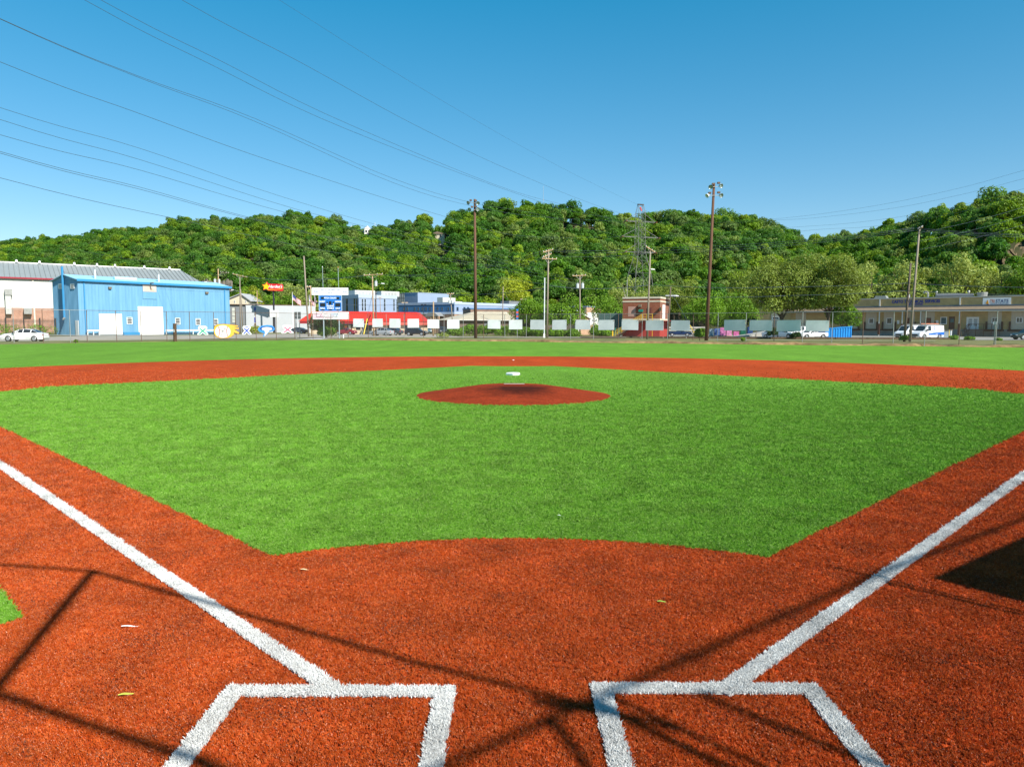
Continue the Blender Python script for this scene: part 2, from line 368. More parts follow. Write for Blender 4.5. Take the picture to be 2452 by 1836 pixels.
# infield grass
gc = (0, -0.64); gr = 4.50
right = [(2.1, 3.34), (15.33, 16.5)] + [(15.33 - 0.9 * math.sin(math.pi * t) * 0.25 - 0.66 * t, 16.5 + 3.3 * t) for t in (0.2, 0.4, 0.6, 0.8)] + [(14.67, 19.8), (2.0, 32.4)]
a0 = math.atan2(3.34 - gc[1], 2.1)
front = arc(gc[0], gc[1], gr, math.pi - a0, a0, 24)
back2 = [(x, 38.8 - math.sqrt(6.7 ** 2 - x * x)) for x in (2.0, 1.2, 0.4, -0.4, -1.2, -2.0)]
left = [(-x, y) for x, y in right][::-1]
gpoly = wob(front, 0.006, 0.12, 3)[:-1] + wob(right, 0.012, 0.15, 4)[:-1] + back2[:-1] + wob(left, 0.012, 0.15, 5)[:-1]
tag(MB().sheet(gpoly, 0.008).build('infield_grass', m_grn), kind='structure')
# white lines sewn into the turf
LW = 0.10
def strip(a, b, wd, seed, amp=0.005):
    a = Vector(a); b = Vector(b); n = Vector((-(b - a).y, (b - a).x)).normalized() * wd / 2
    l1 = wob([tuple(a + n), tuple(b + n)], amp, 0.03 if (b - a).length < 3 else 0.06, seed); l2 = wob([tuple(b - n), tuple(a - n)], amp, 0.03 if (b - a).length < 3 else 0.06, seed + 50)
    return l1 + l2
FD = 1.13; BK = -0.70; XI = 0.368; XO = 1.588
stripes = []
def line(name, a, b, z, seed):
    poly = strip(a, b, LW, seed); stripes.append((Vector(a), Vector(b)))
    o = MB().sheet(poly, z).build(name, m_wht); return tag(o, kind='structure')
line('foul_line', (-1.03, 1.107), (-34.4, 34.48), 0.012, 11)
line('foul_line', (1.12, 1.13), (34.0, 34.01), 0.012, 12)
for sgn, sd in ((-1, 20), (1, 30)):
    fo = -0.01 if sgn < 0 else 0.025
    bx = [(sgn * XO, FD + fo - LW / 2), (sgn * XI, FD + fo - LW / 2)]
    line('batters_box_line', bx[0], bx[1], 0.016, sd)
    line('batters_box_line', (sgn * (XI + LW / 2), FD + fo - LW), (sgn * (XI + LW / 2), BK), 0.014, sd + 1)
    line('batters_box_line', (sgn * (XO - LW / 2), FD + fo - LW), (sgn * (XO - LW / 2), BK), 0.014, sd + 2)
# pitcher's mound
mo = MB(); NR, NA = 26, 72; MC = Vector((0, 17.55)); MR = 2.72; PT = Vector((0.0, 18.45))
for i in range(NR + 1):
    for k in range(NA):
        a = 2 * math.pi * k / NA; edge = MC + Vector((math.cos(a), math.sin(a))) * MR * (1 + 0.006 * math.sin(7 * a))
        p = PT.lerp(edge, i / NR); d = (p - PT); inside = max(abs(d.x) / 0.85, abs(d.y) / 0.5)
        t = i / NR; flat = min(1.0, 0.30 if False else 1.0)
        ee = max(0.0, (MR - (p - MC).length) / MR); h = 0.254 * min(1.0, ee / 0.60) * (1 - 0.06 * max(0, ee / 0.6 - 1))
        hole = -0.035 * math.exp(-((p.x - 0.12) ** 2 / 0.09 + (p.y - 17.75) ** 2 / 0.05)) - 0.02 * math.exp(-((p.x + 0.25) ** 2 / 0.2 + (p.y - 17.1) ** 2 / 0.06))
        mo.v.append((p.x, p.y, 0.010 + max(0.0, h + hole * (1 - t))))
for i in range(NR):
    for k in range(NA):
        j = (k + 1) % NA; mo.f.append((i * NA + k, (i + 1) * NA + k, (i + 1) * NA + j, i * NA + j)); mo.m.append(0)
md = thing('pitchers_mound', 'raised round brick-red turf mound in the middle of the infield', 'mound', (0, 0, 0))
mo.build('slope', m_mound, md, smooth=True)
m_rub = mat('white_rubber', (0.42, 0.36, 0.33), 0.6, 0.1, 20)
b = MB().box(-0.305, 0.305, -0.075, 0.075, 0, 0.03); o = b.build('pitching_rubber', m_rub); o.location = (0.02, 18.40, 0.236)
tag(o, 'thin dirty white pitching rubber on top of the red mound', 'pitching rubber')
def base_plate(name, label, x, y, sz, h):
    m = MB(); k = sz / 2; c = 0.035
    m.add([(-k, -k, 0), (k, -k, 0), (k, k, 0), (-k, k, 0), (-k + .004, -k + .004, h - c), (k - .004, -k + .004, h - c), (k - .004, k - .004, h - c), (-k + .004, k - .004, h - c),
           (-k + c, -k + c, h), (k - c, -k + c, h), (k - c, k - c, h), (-k + c, k - c, h)],
          [(0, 1, 5, 4), (1, 2, 6, 5), (2, 3, 7, 6), (3, 0, 4, 7), (4, 5, 9, 8), (5, 6, 10, 9), (6, 7, 11, 10), (7, 4, 8, 11), (8, 9, 10, 11)])
    o = m.build(name, mat('white_vinyl', (0.85, 0.85, 0.84), 0.45, 0.04, 8)); o.location = (x, y, 0.009); o.rotation_euler = (0, 0, R(45)); return tag(o, label, 'base')
base_plate('base', 'white square base standing on the green turf behind the mound', 0.0, 25.87, 0.40, 0.10)
pl = MB(); pl.bar((0, 0, 0), (0, 0, 0.02), 0.06, 0.05, 14); o = pl.build('base_plug', mat('white_vinyl', (0, 0, 0))); o.location = (0.05, 38.3, 0.006)
tag(o, 'small white base plug in the far red dirt behind second base', 'base plug')
# ---- turf fibres near the camera
rng = np.random.default_rng(7)
def tuft(name, m, n, h, wd, seed, lean=0.9):
    r = random.Random(seed); mb = MB()
    for i in range(n):
        a = r.uniform(0, 6.28); q = r.uniform(0, 0.012); x0 = q * math.cos(a); y0 = q * math.sin(a)
        b = r.uniform(0, 6.28); hh = h * r.uniform(0.55, 1.15); ln = r.uniform(0.25, lean) * hh
        dx, dy = math.cos(b), math.sin(b); px, py = -dy * wd / 2, dx * wd / 2
        mb.add([(x0 - px, y0 - py, -0.002), (x0 + px, y0 + py, -0.002), (x0 + dx * ln * 0.4 + px, y0 + dy * ln * 0.4 + py, hh * 0.65), (x0 + dx * ln, y0 + dy * ln, hh), (x0 + dx * ln * 0.4 - px, y0 + dy * ln * 0.4 - py, hh * 0.65)], [(0, 1, 2, 3, 4)])
    return bpy.data.objects.new(name, mb.mesh(name, m))
mb_red = blade_mat('red_fibre', [(0.34, 0.045, 0.006), (0.46, 0.070, 0.009), (0.55, 0.096, 0.014), (0.63, 0.15, 0.04)], painted_glint=(0.82, 0.50, 0.38), crumb=(0.055, 0.028, 0.022))
mb_grn = blade_mat('green_fibre', [(0.082, 0.230, 0.014), (0.125, 0.310, 0.022), (0.17, 0.370, 0.036), (0.23, 0.42, 0.07)], painted_glint=(0.66, 0.74, 0.42))
mb_wht = blade_mat('white_fibre', [(0.60, 0.60, 0.58), (0.72, 0.72, 0.70), (0.80, 0.80, 0.78)], 0.2, 0.5, crumb=(0.36, 0.34, 0.33))
def sample(dens0, d0, dmin, dmax, seed):
    g = np.random.default_rng(seed); out = []
    d = dmin
    while d < dmax:
        st = d * 0.08; wdt = 2 * d * 0.76; rho = dens0 * min(1.0, (d0 / d) ** 2) * min(1.0, max(0.0, (dmax - d) / (dmax * 0.62))) ** 1.5; n = int(rho * wdt * st)
        yy = g.uniform(d, d + st, n); xx = g.uniform(-1, 1, n) * yy * 0.76
        out.append(np.stack([xx + CAM.x, yy + CAM.y], 1)); d += st
    return np.concatenate(out)
def poly_in(pts, poly):
    x, y = pts[:, 0], pts[:, 1]; ins = np.zeros(len(pts), bool); j = len(poly) - 1
    for i in range(len(poly)):
        xi, yi = poly[i]; xj, yj = poly[j]
        if yi != yj:
            c = ((yi > y) != (yj > y)) & (x < (xj - xi) * (y - yi) / (yj - yi) + xi); ins ^= c
        j = i
    return ins
def near_line(pts, half):
    res = np.zeros(len(pts), bool)
    for a, b in stripes:
        d = b - a; L = d.length; t = ((pts[:, 0] - a.x) * d.x + (pts[:, 1] - a.y) * d.y) / (L * L)
        q = np.abs((pts[:, 0] - a.x) * d.y - (pts[:, 1] - a.y) * d.x) / L
        res |= (t > -0.002) & (t < 1.002) & (q < half)
    return res
P = sample(5200, 4.6, 3.0, 34.0, 3)
inw = near_line(P, LW / 2 - 0.004); ing = poly_in(P, gpoly); ins_ = poly_in(P, skin)
inm = np.hypot(P[:, 0] - MC.x, P[:, 1] - MC.y) < MR
redp = P[ins_ & ~ing & ~inw]; grnp = P[((ing | ~ins_) & ~inw & ~inm)]
Pw = sample(16000, 5.0, 3.0, 22.0, 5); whp = Pw[near_line(Pw, LW / 2 - 0.002)]
def scatter(name, p, z, protos, seed, s0=0.8, s1=1.25):
    g = np.random.default_rng(seed); n = len(p)
    d = np.hypot(p[:, 0] - CAM.x, p[:, 1] - CAM.y); grow = np.clip(d / 6.0, 1.0, 1.8)
    o = instancer(name, np.column_stack([p, np.full(n, z)]), g.uniform(s0, s1, n) * grow, g.uniform(0, 6.28, n), protos, g.integers(0, len(protos), n)); return o
o = scatter('red_turf_fibres', redp, 0.004, [tuft('t', mb_red, 8, 0.017, 0.0027, s) for s in range(4)], 11)
o = scatter('green_turf_fibres', grnp, 0.008, [tuft('t', mb_grn, 8, 0.021, 0.0027, 20 + s) for s in range(4)], 12)
o = scatter('white_turf_fibres', whp, 0.014, [tuft('t', mb_wht, 6, 0.018, 0.0040, 40 + s) for s in range(4)], 13)
# small things dropped on the turf
def leaf_bit(name, label, cat, px, py, ln, wd, col, rz, z=0.02):
    g = ground(px, py); m = MB()
    for i in range(6):
        t = i / 6; t2 = (i + 1) / 6
        f = lambda s: wd * math.sin(math.pi * min(0.98, max(0.05, s)))
        m.add([(ln * (t - .5), -f(t), 0.003 * math.sin(5 * t)), (ln * (t2 - .5), -f(t2), 0.003 * math.sin(5 * t2)), (ln * (t2 - .5), f(t2), 0.003 * math.sin(5 * t2) + .004), (ln * (t - .5), f(t), 0.003 * math.sin(5 * t) + .004)], [(0, 1, 2, 3)])
    o = m.build(name, mat(name + str(px), col, 0.6, 0.2, 30)); o.location = (g.x, g.y, z); o.rotation_euler = (0, 0.1, rz); return tag(o, label, cat)
leaf_bit('fallen_leaf', 'yellow-green fallen leaf on the red turf left of the batter\'s box', 'leaf', 302, 1670, 0.075, 0.008, (0.42, 0.42, 0.06), 0.5)
leaf_bit('fallen_leaf', 'small green fallen leaf on the red dirt in front of the plate', 'leaf', 1584, 1446, 0.065, 0.007, (0.20, 0.33, 0.05), 0.2)
leaf_bit('twig', 'pale dry twig on the red dirt near the left grass corner', 'twig', 730, 1369, 0.065, 0.006, (0.65, 0.52, 0.28), 0.1)
leaf_bit('plastic_scrap', 'thin white scrap on the red dirt left of the foul line', 'scrap', 311, 1506, 0.10, 0.004, (0.8, 0.76, 0.74), 0.25)
leaf_bit('plastic_scrap', 'tiny white scrap on the green turf near its front edge', 'scrap', 1342, 1239, 0.06, 0.006, (0.8, 0.85, 0.85), -0.4)
# ================================================================== GROUND BEYOND
m_verge = mat('verge_grass', (0.125, 0.155, 0.035), 0.95, 0.35, 0.25, bump=0.6, bscale=6, col2=(0.235, 0.21, 0.075))
m_dirt = mat('bare_dirt', (0.20, 0.115, 0.05), 0.95, 0.4, 1.2, bump=0.8, bscale=8, col2=(0.34, 0.22, 0.10))
m_asph = mat('old_asphalt', (0.30, 0.27, 0.22), 0.95, 0.18, 0.12, bump=0.3, bscale=20, col2=(0.40, 0.36, 0.29))
m_lot = mat('lot_asphalt', (0.25, 0.235, 0.205), 0.95, 0.18, 0.12, bump=0.3, bscale=20, col2=(0.33, 0.31, 0.27))
m_conc = mat('concrete', (0.40, 0.38, 0.34), 0.9, 0.15, 0.6, bump=0.2)
m_grav = mat('white_gravel', (0.50, 0.47, 0.43), 0.95, 0.25, 3.0, bump=1.0, bscale=9, col2=(0.66, 0.63, 0.58))
gm = MB()
N = 40
gm.box(-2500, 2500, -1500, 4000, -1.0, -0.03)
tag(gm.build('ground', m_verge), kind='structure')
# raised verge behind the turf edge, with an eroded brown lip
FEN = [(-900, 44), (-500, 58), (-200, 68), (34, 75), (169, 77.5), (339, 83), (513, 88), (662, 92), (740, 98), (834, 101), (968, 100), (1108, 100.5), (1260, 99), (1421, 95), (1537, 92), (1659, 88), (1786, 83.5), (1921, 79), (2065, 75.5), (2213, 72.5), (2452, 69.5), (2800, 62), (3200, 53)]
def fd(px):
    for a, b in zip(FEN[:-1], FEN[1:]):
        if a[0] <= px <= b[0]: return a[1] + (b[1] - a[1]) * (px - a[0]) / (b[0] - a[0])
    return 60
def td(px):
    for a, b in zip(TE[:-1], TE[1:]):
        if a[0] <= px <= b[0]: return a[1] + (b[1] - a[1]) * (px - a[0]) / (b[0] - a[0])
    return 55
vb = MB(); rr = random.Random(4); cols = list(range(-880, 3180, 7)); rows = 6
for c in cols:
    wv = 0.5 + 0.25 * math.sin(c * .021) + 0.15 * math.sin(c * .063 + 1) + 0.1 * math.sin(c * .13); t0 = td(c) + 0.4 * math.sin(c * .037); lip = 0.0 if c < 690 else min(1, (c - 690) / 260.0); t1 = max(fd(c) + 12, t0 + 14)
    hgt = 0.03 + 0.22 * lip * (0.35 + wv)
    prof = [(t0, -0.02), (t0 + 0.12, hgt * 0.55), (t0 + 0.5, hgt), (t0 + 2.8, hgt * 1.05 + 0.02), (fd(c) + 1.0, hgt + 0.03), (t1, 0.0)]
    for (D, z) in prof:
        x, y = gp(c, D); vb.v.append((x, y, z))
for i in range(len(cols) - 1):
    for k in range(rows - 1):
        a = i * rows + k; vb.f.append((a, a + rows, a + rows + 1, a + 1)); vb.m.append(1 if (k <= 1 and cols[i] > 800) else 0)
tag(vb.build('verge', [m_verge, m_dirt]), kind='structure')
def gsheet(name, pts, z, m):
    return tag(MB().sheet([gp(*q) for q in pts], z).build(name, m), kind='structure')
gsheet('road', [(-500, 60), (0, 79), (200, 86), (400, 97), (600, 108), (735, 114), (900, 118.5), (1060, 119), (1480, 120), (1480, 128), (1100, 127), (1060, 160), (1000, 172), (760, 172), (540, 150), (470, 134), (330, 127), (200, 124), (0, 104), (-500, 92)], 0.010, m_asph)
gsheet('gravel_pad', [(700, 95.2), (760, 104.5), (830, 105.5), (905, 98.8), (880, 96), (800, 96.1)], 0.10, m_grav)
gsheet('sidewalk', [(860, 115.6), (1500, 116.6), (1500, 118.2), (860, 117.2)], 0.14, m_conc)
gsheet('footpath', [(1690, 99.5), (2080, 96.0), (2240, 95.0), (2240, 96.2), (2080, 97.2), (1690, 101.3)], 0.12, m_conc)
gsheet('parking_lot', [(1480, 121), (1700, 116), (1840, 114.5), (2290, 114), (2330, 108), (2900, 104), (2900, 150), (2452, 141), (2060, 161), (1808, 177), (1650, 170), (1480, 150)], 0.012, m_lot)
gsheet('side_yard', [(60, 127), (200, 131), (330, 137), (420, 147), (330, 127), (200, 124)], 0.02, m_lot)
# yellow centre stripes of the road on the left
m_yel = mat('road_yellow', (0.55, 0.33, 0.07), 0.8, 0.2, 3)
for dx in (0, 0.28):
    a = Vector(gp(-150, 72)); b = Vector(gp(430, 112)); n = Vector((-(b - a).y, (b - a).x)).normalized(); a += n * dx; b += n * dx
    q = n * 0.06; tag(MB().sheet([tuple(a - q), tuple(b - q), tuple(b + q), tuple(a + q)], 0.016).build('road_marking', m_yel), kind='structure')
# ---- timber kerb along the right-hand lot
m_timb = mat('old_timber', (0.11, 0.075, 0.045), 0.95, 0.3, 3, bump=0.4)
tk = thing('timber_kerb', 'long low brown timber kerb in front of the right-hand parking lot', 'kerb', (0, 0, 0))
kp = [gp(px, d) for px, d in [(1390, 120), (1480, 119), (1700, 114.6), (1840, 113), (2000, 112.6), (2150, 112.4), (2275, 112.2)]]
for a, b_ in zip(kp[:-1], kp[1:]):
    L = (Vector(b_) - Vector(a)).length; n = max(1, int(L / 3.6))
    for i in range(n):
        p = Vector(a).lerp(Vector(b_), i / n + 0.004); q = Vector(a).lerp(Vector(b_), (i + 1) / n - 0.004)
        MB().beam((p.x, p.y, 0.16), (q.x, q.y, 0.16 + rr.uniform(-.01, .02)), 0.26, 0.28).build('timber', m_timb, tk)
# ================================================================== HILL
SK = [(-900, 640, 900), (-400, 605, 760), (0, 580, 620), (100, 574, 600), (200, 566, 570), (300, 548, 540), (400, 541, 510), (470, 528, 480), (560, 530, 470), (690, 517, 450), (780, 523, 440), (870, 548, 430), (930, 542, 425), (1010, 530, 415), (1060, 520, 410), (1110, 512, 405), (1150, 498, 400), (1200, 492, 400), (1300, 495, 395), (1400, 500, 390), (1470, 513, 385), (1530, 528, 385), (1600, 515, 380), (1640, 507, 378), (1700, 513, 375), (1760, 522, 378), (1850, 538, 390), (1900, 562, 410), (1935, 576, 430), (1990, 570, 420), (2060, 552, 395), (2130, 543, 365), (2200, 520, 330), (2260, 494, 300), (2330, 482, 275), (2390, 464, 260), (2430, 482, 255), (2500, 485, 250), (2700, 450, 235), (3100, 400, 220), (3400, 400, 220)]
BS = [(-900, 420), (0, 330), (500, 262), (900, 250), (1300, 232), (1700, 222), (1950, 225), (2200, 205), (2452, 185), (3400, 160)]
def lerp_tab(tab, px, k=1):
    for a, b in zip(tab[:-1], tab[1:]):
        if a[0] <= px <= b[0]:
            t = (px - a[0]) / (b[0] - a[0]); return a[k] + (b[k] - a[k]) * t
    return tab[-1][k] if px > tab[-1][0] else tab[0][k]
TREE_H = 13.0
def hill_h(px, D):
    Dr = lerp_tab(SK, px, 2); Db = lerp_tab(BS, px, 1); ys = lerp_tab(SK, px, 1)
    top = (yh(px) - ys) * Dr / F + 1.966 - TREE_H * 0.74
    if D <= Db: return 0.0
    if D <= Dr:
        t = (D - Db) / (Dr - Db); return top * (t ** 0.92)
    return max(top - (D - Dr) * 0.22, top * 0.45)
m_hill = mat('forest_floor', (0.045, 0.060, 0.018), 1.0, 0.4, 0.08, col2=(0.085, 0.075, 0.03))
hb = MB(); hc = list(range(-900, 3401, 50)); hr_ = [i / 22 for i in range(23)]
for c in hc:
    Db = lerp_tab(BS, c, 1); Dr = lerp_tab(SK, c, 2)
    for t in hr_:
        D = Db - 4 + (Dr * 1.35 - Db + 4) * t; x, y = gp(c, D); hb.v.append((x, y, hill_h(c, D) - (0.5 if t == 0 else 0.0)))
nr = len(hr_)
for i in range(len(hc) - 1):
    for k in range(nr - 1):
        a = i * nr + k; hb.f.append((a, a + nr, a + nr + 1, a + 1)); hb.m.append(0)
tag(hb.build('hill', m_hill, smooth=True), kind='structure')
bs_ = MB(); bc = list(range(2390, 2560, 6)); br_ = 10
for i, c in enumerate(bc):
    for k in range(br_):
        D = 212 + 26 * k / (br_ - 1) + 3 * math.sin(i * .7 + k); x, y = gp(c, D); bs_.v.append((x, y, hill_h(c, D) + 0.25 + 0.3 * math.sin(i * 1.3 + k * 2.1)))
for i in range(len(bc) - 1):
    for k in range(br_ - 1): q = i * br_ + k; bs_.f.append((q, q + br_, q + br_ + 1, q + 1)); bs_.m.append(0)
tag(bs_.build('bare_slope', mat('bare_earth', (0.10, 0.075, 0.045), 1.0, 0.4, 0.3, bump=0.8, bscale=1.5, col2=(0.20, 0.15, 0.08))), kind='structure')
# ------------------------------------------------------------------ trees
def crown_mesh(name, m, seed, rx, rz, zc, n, leaf, lobes=16, lobe_r=0.38, dens_top=0.35, droop=0.0, flat=0.9):
    g = np.random.default_rng(seed); C = []
    for i in range(lobes):
        v = g.normal(size=3); v /= np.linalg.norm(v); q = g.uniform(0.35, 0.78)
        if v[2] < -0.55: v[2] *= 0.4
        C.append(np.array([v[0] * rx * q, v[1] * rx * q, zc + v[2] * rz * q]))
    C = np.array(C); Rl = rx * lobe_r * g.uniform(0.7, 1.35, lobes)
    k = g.integers(0, lobes, n * 2); v = g.normal(size=(n * 2, 3)); v /= np.linalg.norm(v, axis=1)[:, None]
    v[:, 2] = np.where(v[:, 2] < -0.75, np.abs(v[:, 2]) * dens_top, v[:, 2])
    rad = Rl[k] * (g.uniform(0.74, 1.06, n * 2) + np.abs(g.normal(0, 0.09, n * 2))) ; p = C[k] + v * rad[:, None] * np.array([1, 1, flat])
    p[:, 2] -= droop * np.hypot(p[:, 0], p[:, 1]) ** 2 / rx
    dd = np.linalg.norm(p[:, None, :] - C[None], axis=2) / Rl[None]
    keep = dd.min(1) > 0.55; p = p[keep][:n]; v = v[keep][:n]; n = len(p)
    nrm = v + g.normal(size=(n, 3)) * 0.42; nrm /= np.linalg.norm(nrm, axis=1)[:, None]
    t = np.cross(nrm, g.normal(size=(n, 3))); t /= np.linalg.norm(t, axis=1)[:, None]; b = np.cross(nrm, t)
    s = (leaf * g.uniform(0.55, 1.3, n))[:, None]
    V = np.stack([p - t * s, p - b * s * 0.6 + nrm * s * 0.12, p + t * s, p + b * s * 0.6 + nrm * s * 0.12], 1).reshape(-1, 3)
    me = bpy.data.meshes.new(name); me.vertices.add(4 * n); me.vertices.foreach_set('co', V.astype(np.float32).ravel())
    me.loops.add(4 * n); me.loops.foreach_set('vertex_index', np.arange(4 * n, dtype=np.int32))
    me.polygons.add(n); me.polygons.foreach_set('loop_start', np.arange(0, 4 * n, 4, dtype=np.int32)); me.polygons.foreach_set('loop_total', np.full(n, 4, dtype=np.int32))
    me.materials.append(m); me.update(calc_edges=True)
    a = me.attributes.new('rnd', 'FLOAT', 'FACE'); lob = g.uniform(0.2, 0.8, lobes)
    kk = k[keep][:n]; a.data.foreach_set('value', np.clip(lob[kk] + g.uniform(-0.25, 0.25, n), 0, 1).astype(np.float32))
    return me
m_bark = mat('bark', (0.10, 0.075, 0.05), 0.95, 0.3, 4, bump=0.5, bscale=12)
m_bark_pale = mat('pale_bark', (0.38, 0.34, 0.27), 0.95, 0.3, 4)
def limbs_mesh(name, m, seed, h, r, zc, rx, rz, n=7):
    g = random.Random(seed); mb = MB(); fork = zc - rz * 0.75
    top = zc + rz * 0.45
    pts = [(0, 0, -0.4), (g.uniform(-.1, .1), g.uniform(-.1, .1), fork * 0.5), (g.uniform(-.2, .2), g.uniform(-.2, .2), max(fork, 0.4)), (g.uniform(-.5, .5), g.uniform(-.5, .5), top)]
    mb.tube(pts, [r * 1.25, r, r * 0.85, r * 0.2], 7)
    for i in range(n):
        a = 6.28 * i / n + g.uniform(-.4, .4); q = g.uniform(0.45, 0.8); z0 = max(0.3, fork + (top - fork) * g.uniform(0.0, 0.5)); e = (math.cos(a) * rx * q, math.sin(a) * rx * q, zc + g.uniform(-0.35, 0.6) * rz)
        mid = (e[0] * 0.45, e[1] * 0.45, z0 + (e[2] - z0) * 0.55); mb.tube([(pts[2][0] * .8, pts[2][1] * .8, z0), mid, e], [r * 0.55, r * 0.35, r * 0.1], 5)
    return mb.mesh(name, m)
HILLG = [(0.052, 0.142, 0.013), (0.098, 0.216, 0.013), (0.076, 0.185, 0.021), (0.156, 0.266, 0.013), (0.058, 0.161, 0.016), (0.11, 0.222, 0.029), (0.186, 0.266, 0.052), (0.087, 0.204, 0.01), (0.07, 0.173, 0.013), (0.214, 0.321, 0.018), (0.128, 0.21, 0.046)]
m_leaf_hill = foliage('hill_leaf', HILLG, 0.38, 0.45)
protos = []
for s in range(9):
    rx = (4.6, 5.3, 4.0, 5.8, 4.4, 3.3, 5.0, 4.8, 3.8)[s]; rz = (4.6, 4.4, 5.2, 4.6, 5.0, 5.6, 3.9, 5.4, 4.4)[s]; zc = TREE_H - rz
    protos.append((crown_mesh('crown', m_leaf_hill, 100 + s, rx, rz, zc, 2400, 0.40, 19 + s % 4 * 5, 0.31), limbs_mesh('trunk', m_bark_pale if s in (2, 5) else m_bark, s, TREE_H, 0.22, zc, rx, rz, 5)))
def make_tree(name, label, loc, sc, rz, pr, group=None, sz=None):
    t = thing(name, label, 'tree', loc, rz, group); t.scale = (sc, sc, sz if sz else sc)
    link(bpy.data.objects.new('crown', pr[0]), t); link(bpy.data.objects.new('trunk', pr[1]), t); return t
# wooded slope: jittered rows, nearest ones as single trees
g = np.random.default_rng(21); spots = []
D = 190.0
while D < 800:
    step = 5.3 + max(0, D - 300) * 0.006; dpx = step / D * F
    px = -420 + g.uniform(0, dpx)
    while px < 2900:
        q = px + g.uniform(-.38, .38) * dpx; dd = D + g.uniform(-.42, .42) * step
        Db = lerp_tab(BS, q, 1); Dr = lerp_tab(SK, q, 2)
        if Db + 1 < dd < Dr + 22: spots.append((q, dd, Db, Dr))
        px += dpx
    D += step * 0.92
NOTREE = [(2392, 2520, 212, 238), (868, 905, 424, 445), (1020, 1080, 382, 420), (1040, 1075, 300, 382), (1335, 1450, 340, 372)]
cliff = lambda q, dd, Db: 455 < q < 560 and dd < Db + 14
single = []; mass = []
for (q, dd, Db, Dr) in spots:
    if cliff(q, dd, Db): continue
    sc = g.uniform(0.55, 1.02) * (1.0 if dd < Dr - 12 else g.uniform(0.75, 1.15))
    if any(a < q < b and c < dd < d for a, b, c, d in NOTREE): 
        if g.uniform() < 0.75: continue
        sc *= 0.4
    x, y = gp(q, dd); z = hill_h(q, dd) - 0.3
    e = (x, y, z, sc, g.uniform(0, 6.28), int(g.integers(0, 9)))
    front_row = dd < Db + 34 and 0 < q < 2452
    (single if front_row else mass).append(e + (dd,))
single.sort(key=lambda e: e[6]); mass += single[230:]; single = single[:230]
for e in single:
    make_tree('hillside_tree', 'leafy green tree low on the wooded hillside behind the buildings', e[:3], e[3], e[4], protos[e[5]], 'trees on the lower hillside')
def joined(pr):
    me = pr[0].copy(); b = bmesh.new(); b.from_mesh(me); b.from_mesh(pr[1]); b.to_mesh(me); nf = len(pr[0].polygons); b.free()
    me.materials.append(pr[1].materials[0])
    mi = np.zeros(len(me.polygons), dtype=np.int32); mi[nf:] = 1; me.polygons.foreach_set('material_index', mi); me.update(); return me
fo = instancer('hill_forest', [e[:3] for e in mass], [e[3] for e in mass], np.array([e[4] for e in mass]), [bpy.data.objects.new('k', joined(p)) for p in protos], [e[5] for e in mass])
tag(fo, 'dense green broadleaf forest covering the whole hill behind the field', 'forest', kind='stuff')
print('trees', len(single), len(mass))
# ------------------------------------------------------------------ nearer trees and bushes, each its own
m_locust = foliage('locust_leaf', [(0.16, 0.215, 0.030), (0.17, 0.225, 0.034)], 0.3, 0.4)
m_pale = foliage('pale_leaf', [(0.26, 0.32, 0.07), (0.28, 0.34, 0.075)], 0.3, 0.35)
m_mid = foliage('mid_leaf', [(0.12, 0.235, 0.012), (0.135, 0.25, 0.016)], 0.3, 0.4)
m_yel_leaf = foliage('yellow_leaf', [(0.30, 0.35, 0.02), (0.32, 0.37, 0.025)], 0.3, 0.35)
m_dark_leaf = foliage('dark_leaf', [(0.028, 0.060, 0.012), (0.032, 0.066, 0.014)], 0.2, 0.5)
def tree(name, label, px, D, top_y, wpx, m, seed, n=5200, leaf=0.26, base_y=None, lobes=24, lobe_r=0.30, low=0.12, bark=None, droop=0.0, cat='tree', trunk=True, z=0.0):
    """px = column of the trunk, wpx = crown width in the photo at distance D"""
    x, y = gp(px, D); h = zh(px, top_y, D) - z; rx = wpx / 2 * D / F; rz = h * (1 - low) / 2; zc = h - rz
    t = thing(name, label, cat, (x, y, z), random.Random(seed).uniform(0, 6))
    me = crown_mesh('crown' if trunk else 'leaves', m, seed, rx / 0.86, rz, zc, n, leaf, lobes, lobe_r, droop=droop); link(bpy.data.objects.new('crown' if trunk else 'leaves', me), t)
    link(bpy.data.objects.new('trunk' if trunk else 'stem', limbs_mesh('trunk', bark or m_bark, seed, h, max(0.05, h * 0.02), zc, rx, rz, 8)), t)
    return t
tree('locust_tree', 'tall airy olive-green tree left of the two beside the dumpster', 1872, 128, 594, 170, m_locust, 31, 24000, 0.17, lobes=60, lobe_r=0.24, low=0.04)
tree('locust_tree', 'tall airy tree standing right behind the blue dumpster', 1985, 124, 600, 150, m_locust, 32, 20000, 0.17, lobes=54, lobe_r=0.24, low=0.04)
tree('leafy_shrub', 'bright green leafy bush in front of the warehouse end beside the dumpster', 2018, 126, 712, 70, m_mid, 33, 3600, 0.18, low=0.05, cat='shrub', trunk=False)
tree('cottonwood_tree', 'pale green tree behind the warehouse, left of the tall grey pole', 2085, 190, 605, 125, m_pale, 34, 6000, 0.28, lobes=30, lobe_r=0.26)
tree('cottonwood_tree', 'pale green tree behind the blue warehouse lettering', 2165, 186, 612, 110, m_pale, 35, 5600, 0.28, lobes=30, lobe_r=0.26)
tree('cottonwood_tree', 'broad pale green tree behind the middle of the warehouse roof', 2290, 182, 595, 135, m_pale, 36, 6400, 0.28, lobes=32, lobe_r=0.26)
tree('cottonwood_tree', 'pale green tree rising behind the white and orange warehouse sign', 2390, 178, 618, 100, m_pale, 37, 5000, 0.28, lobes=28, lobe_r=0.27)
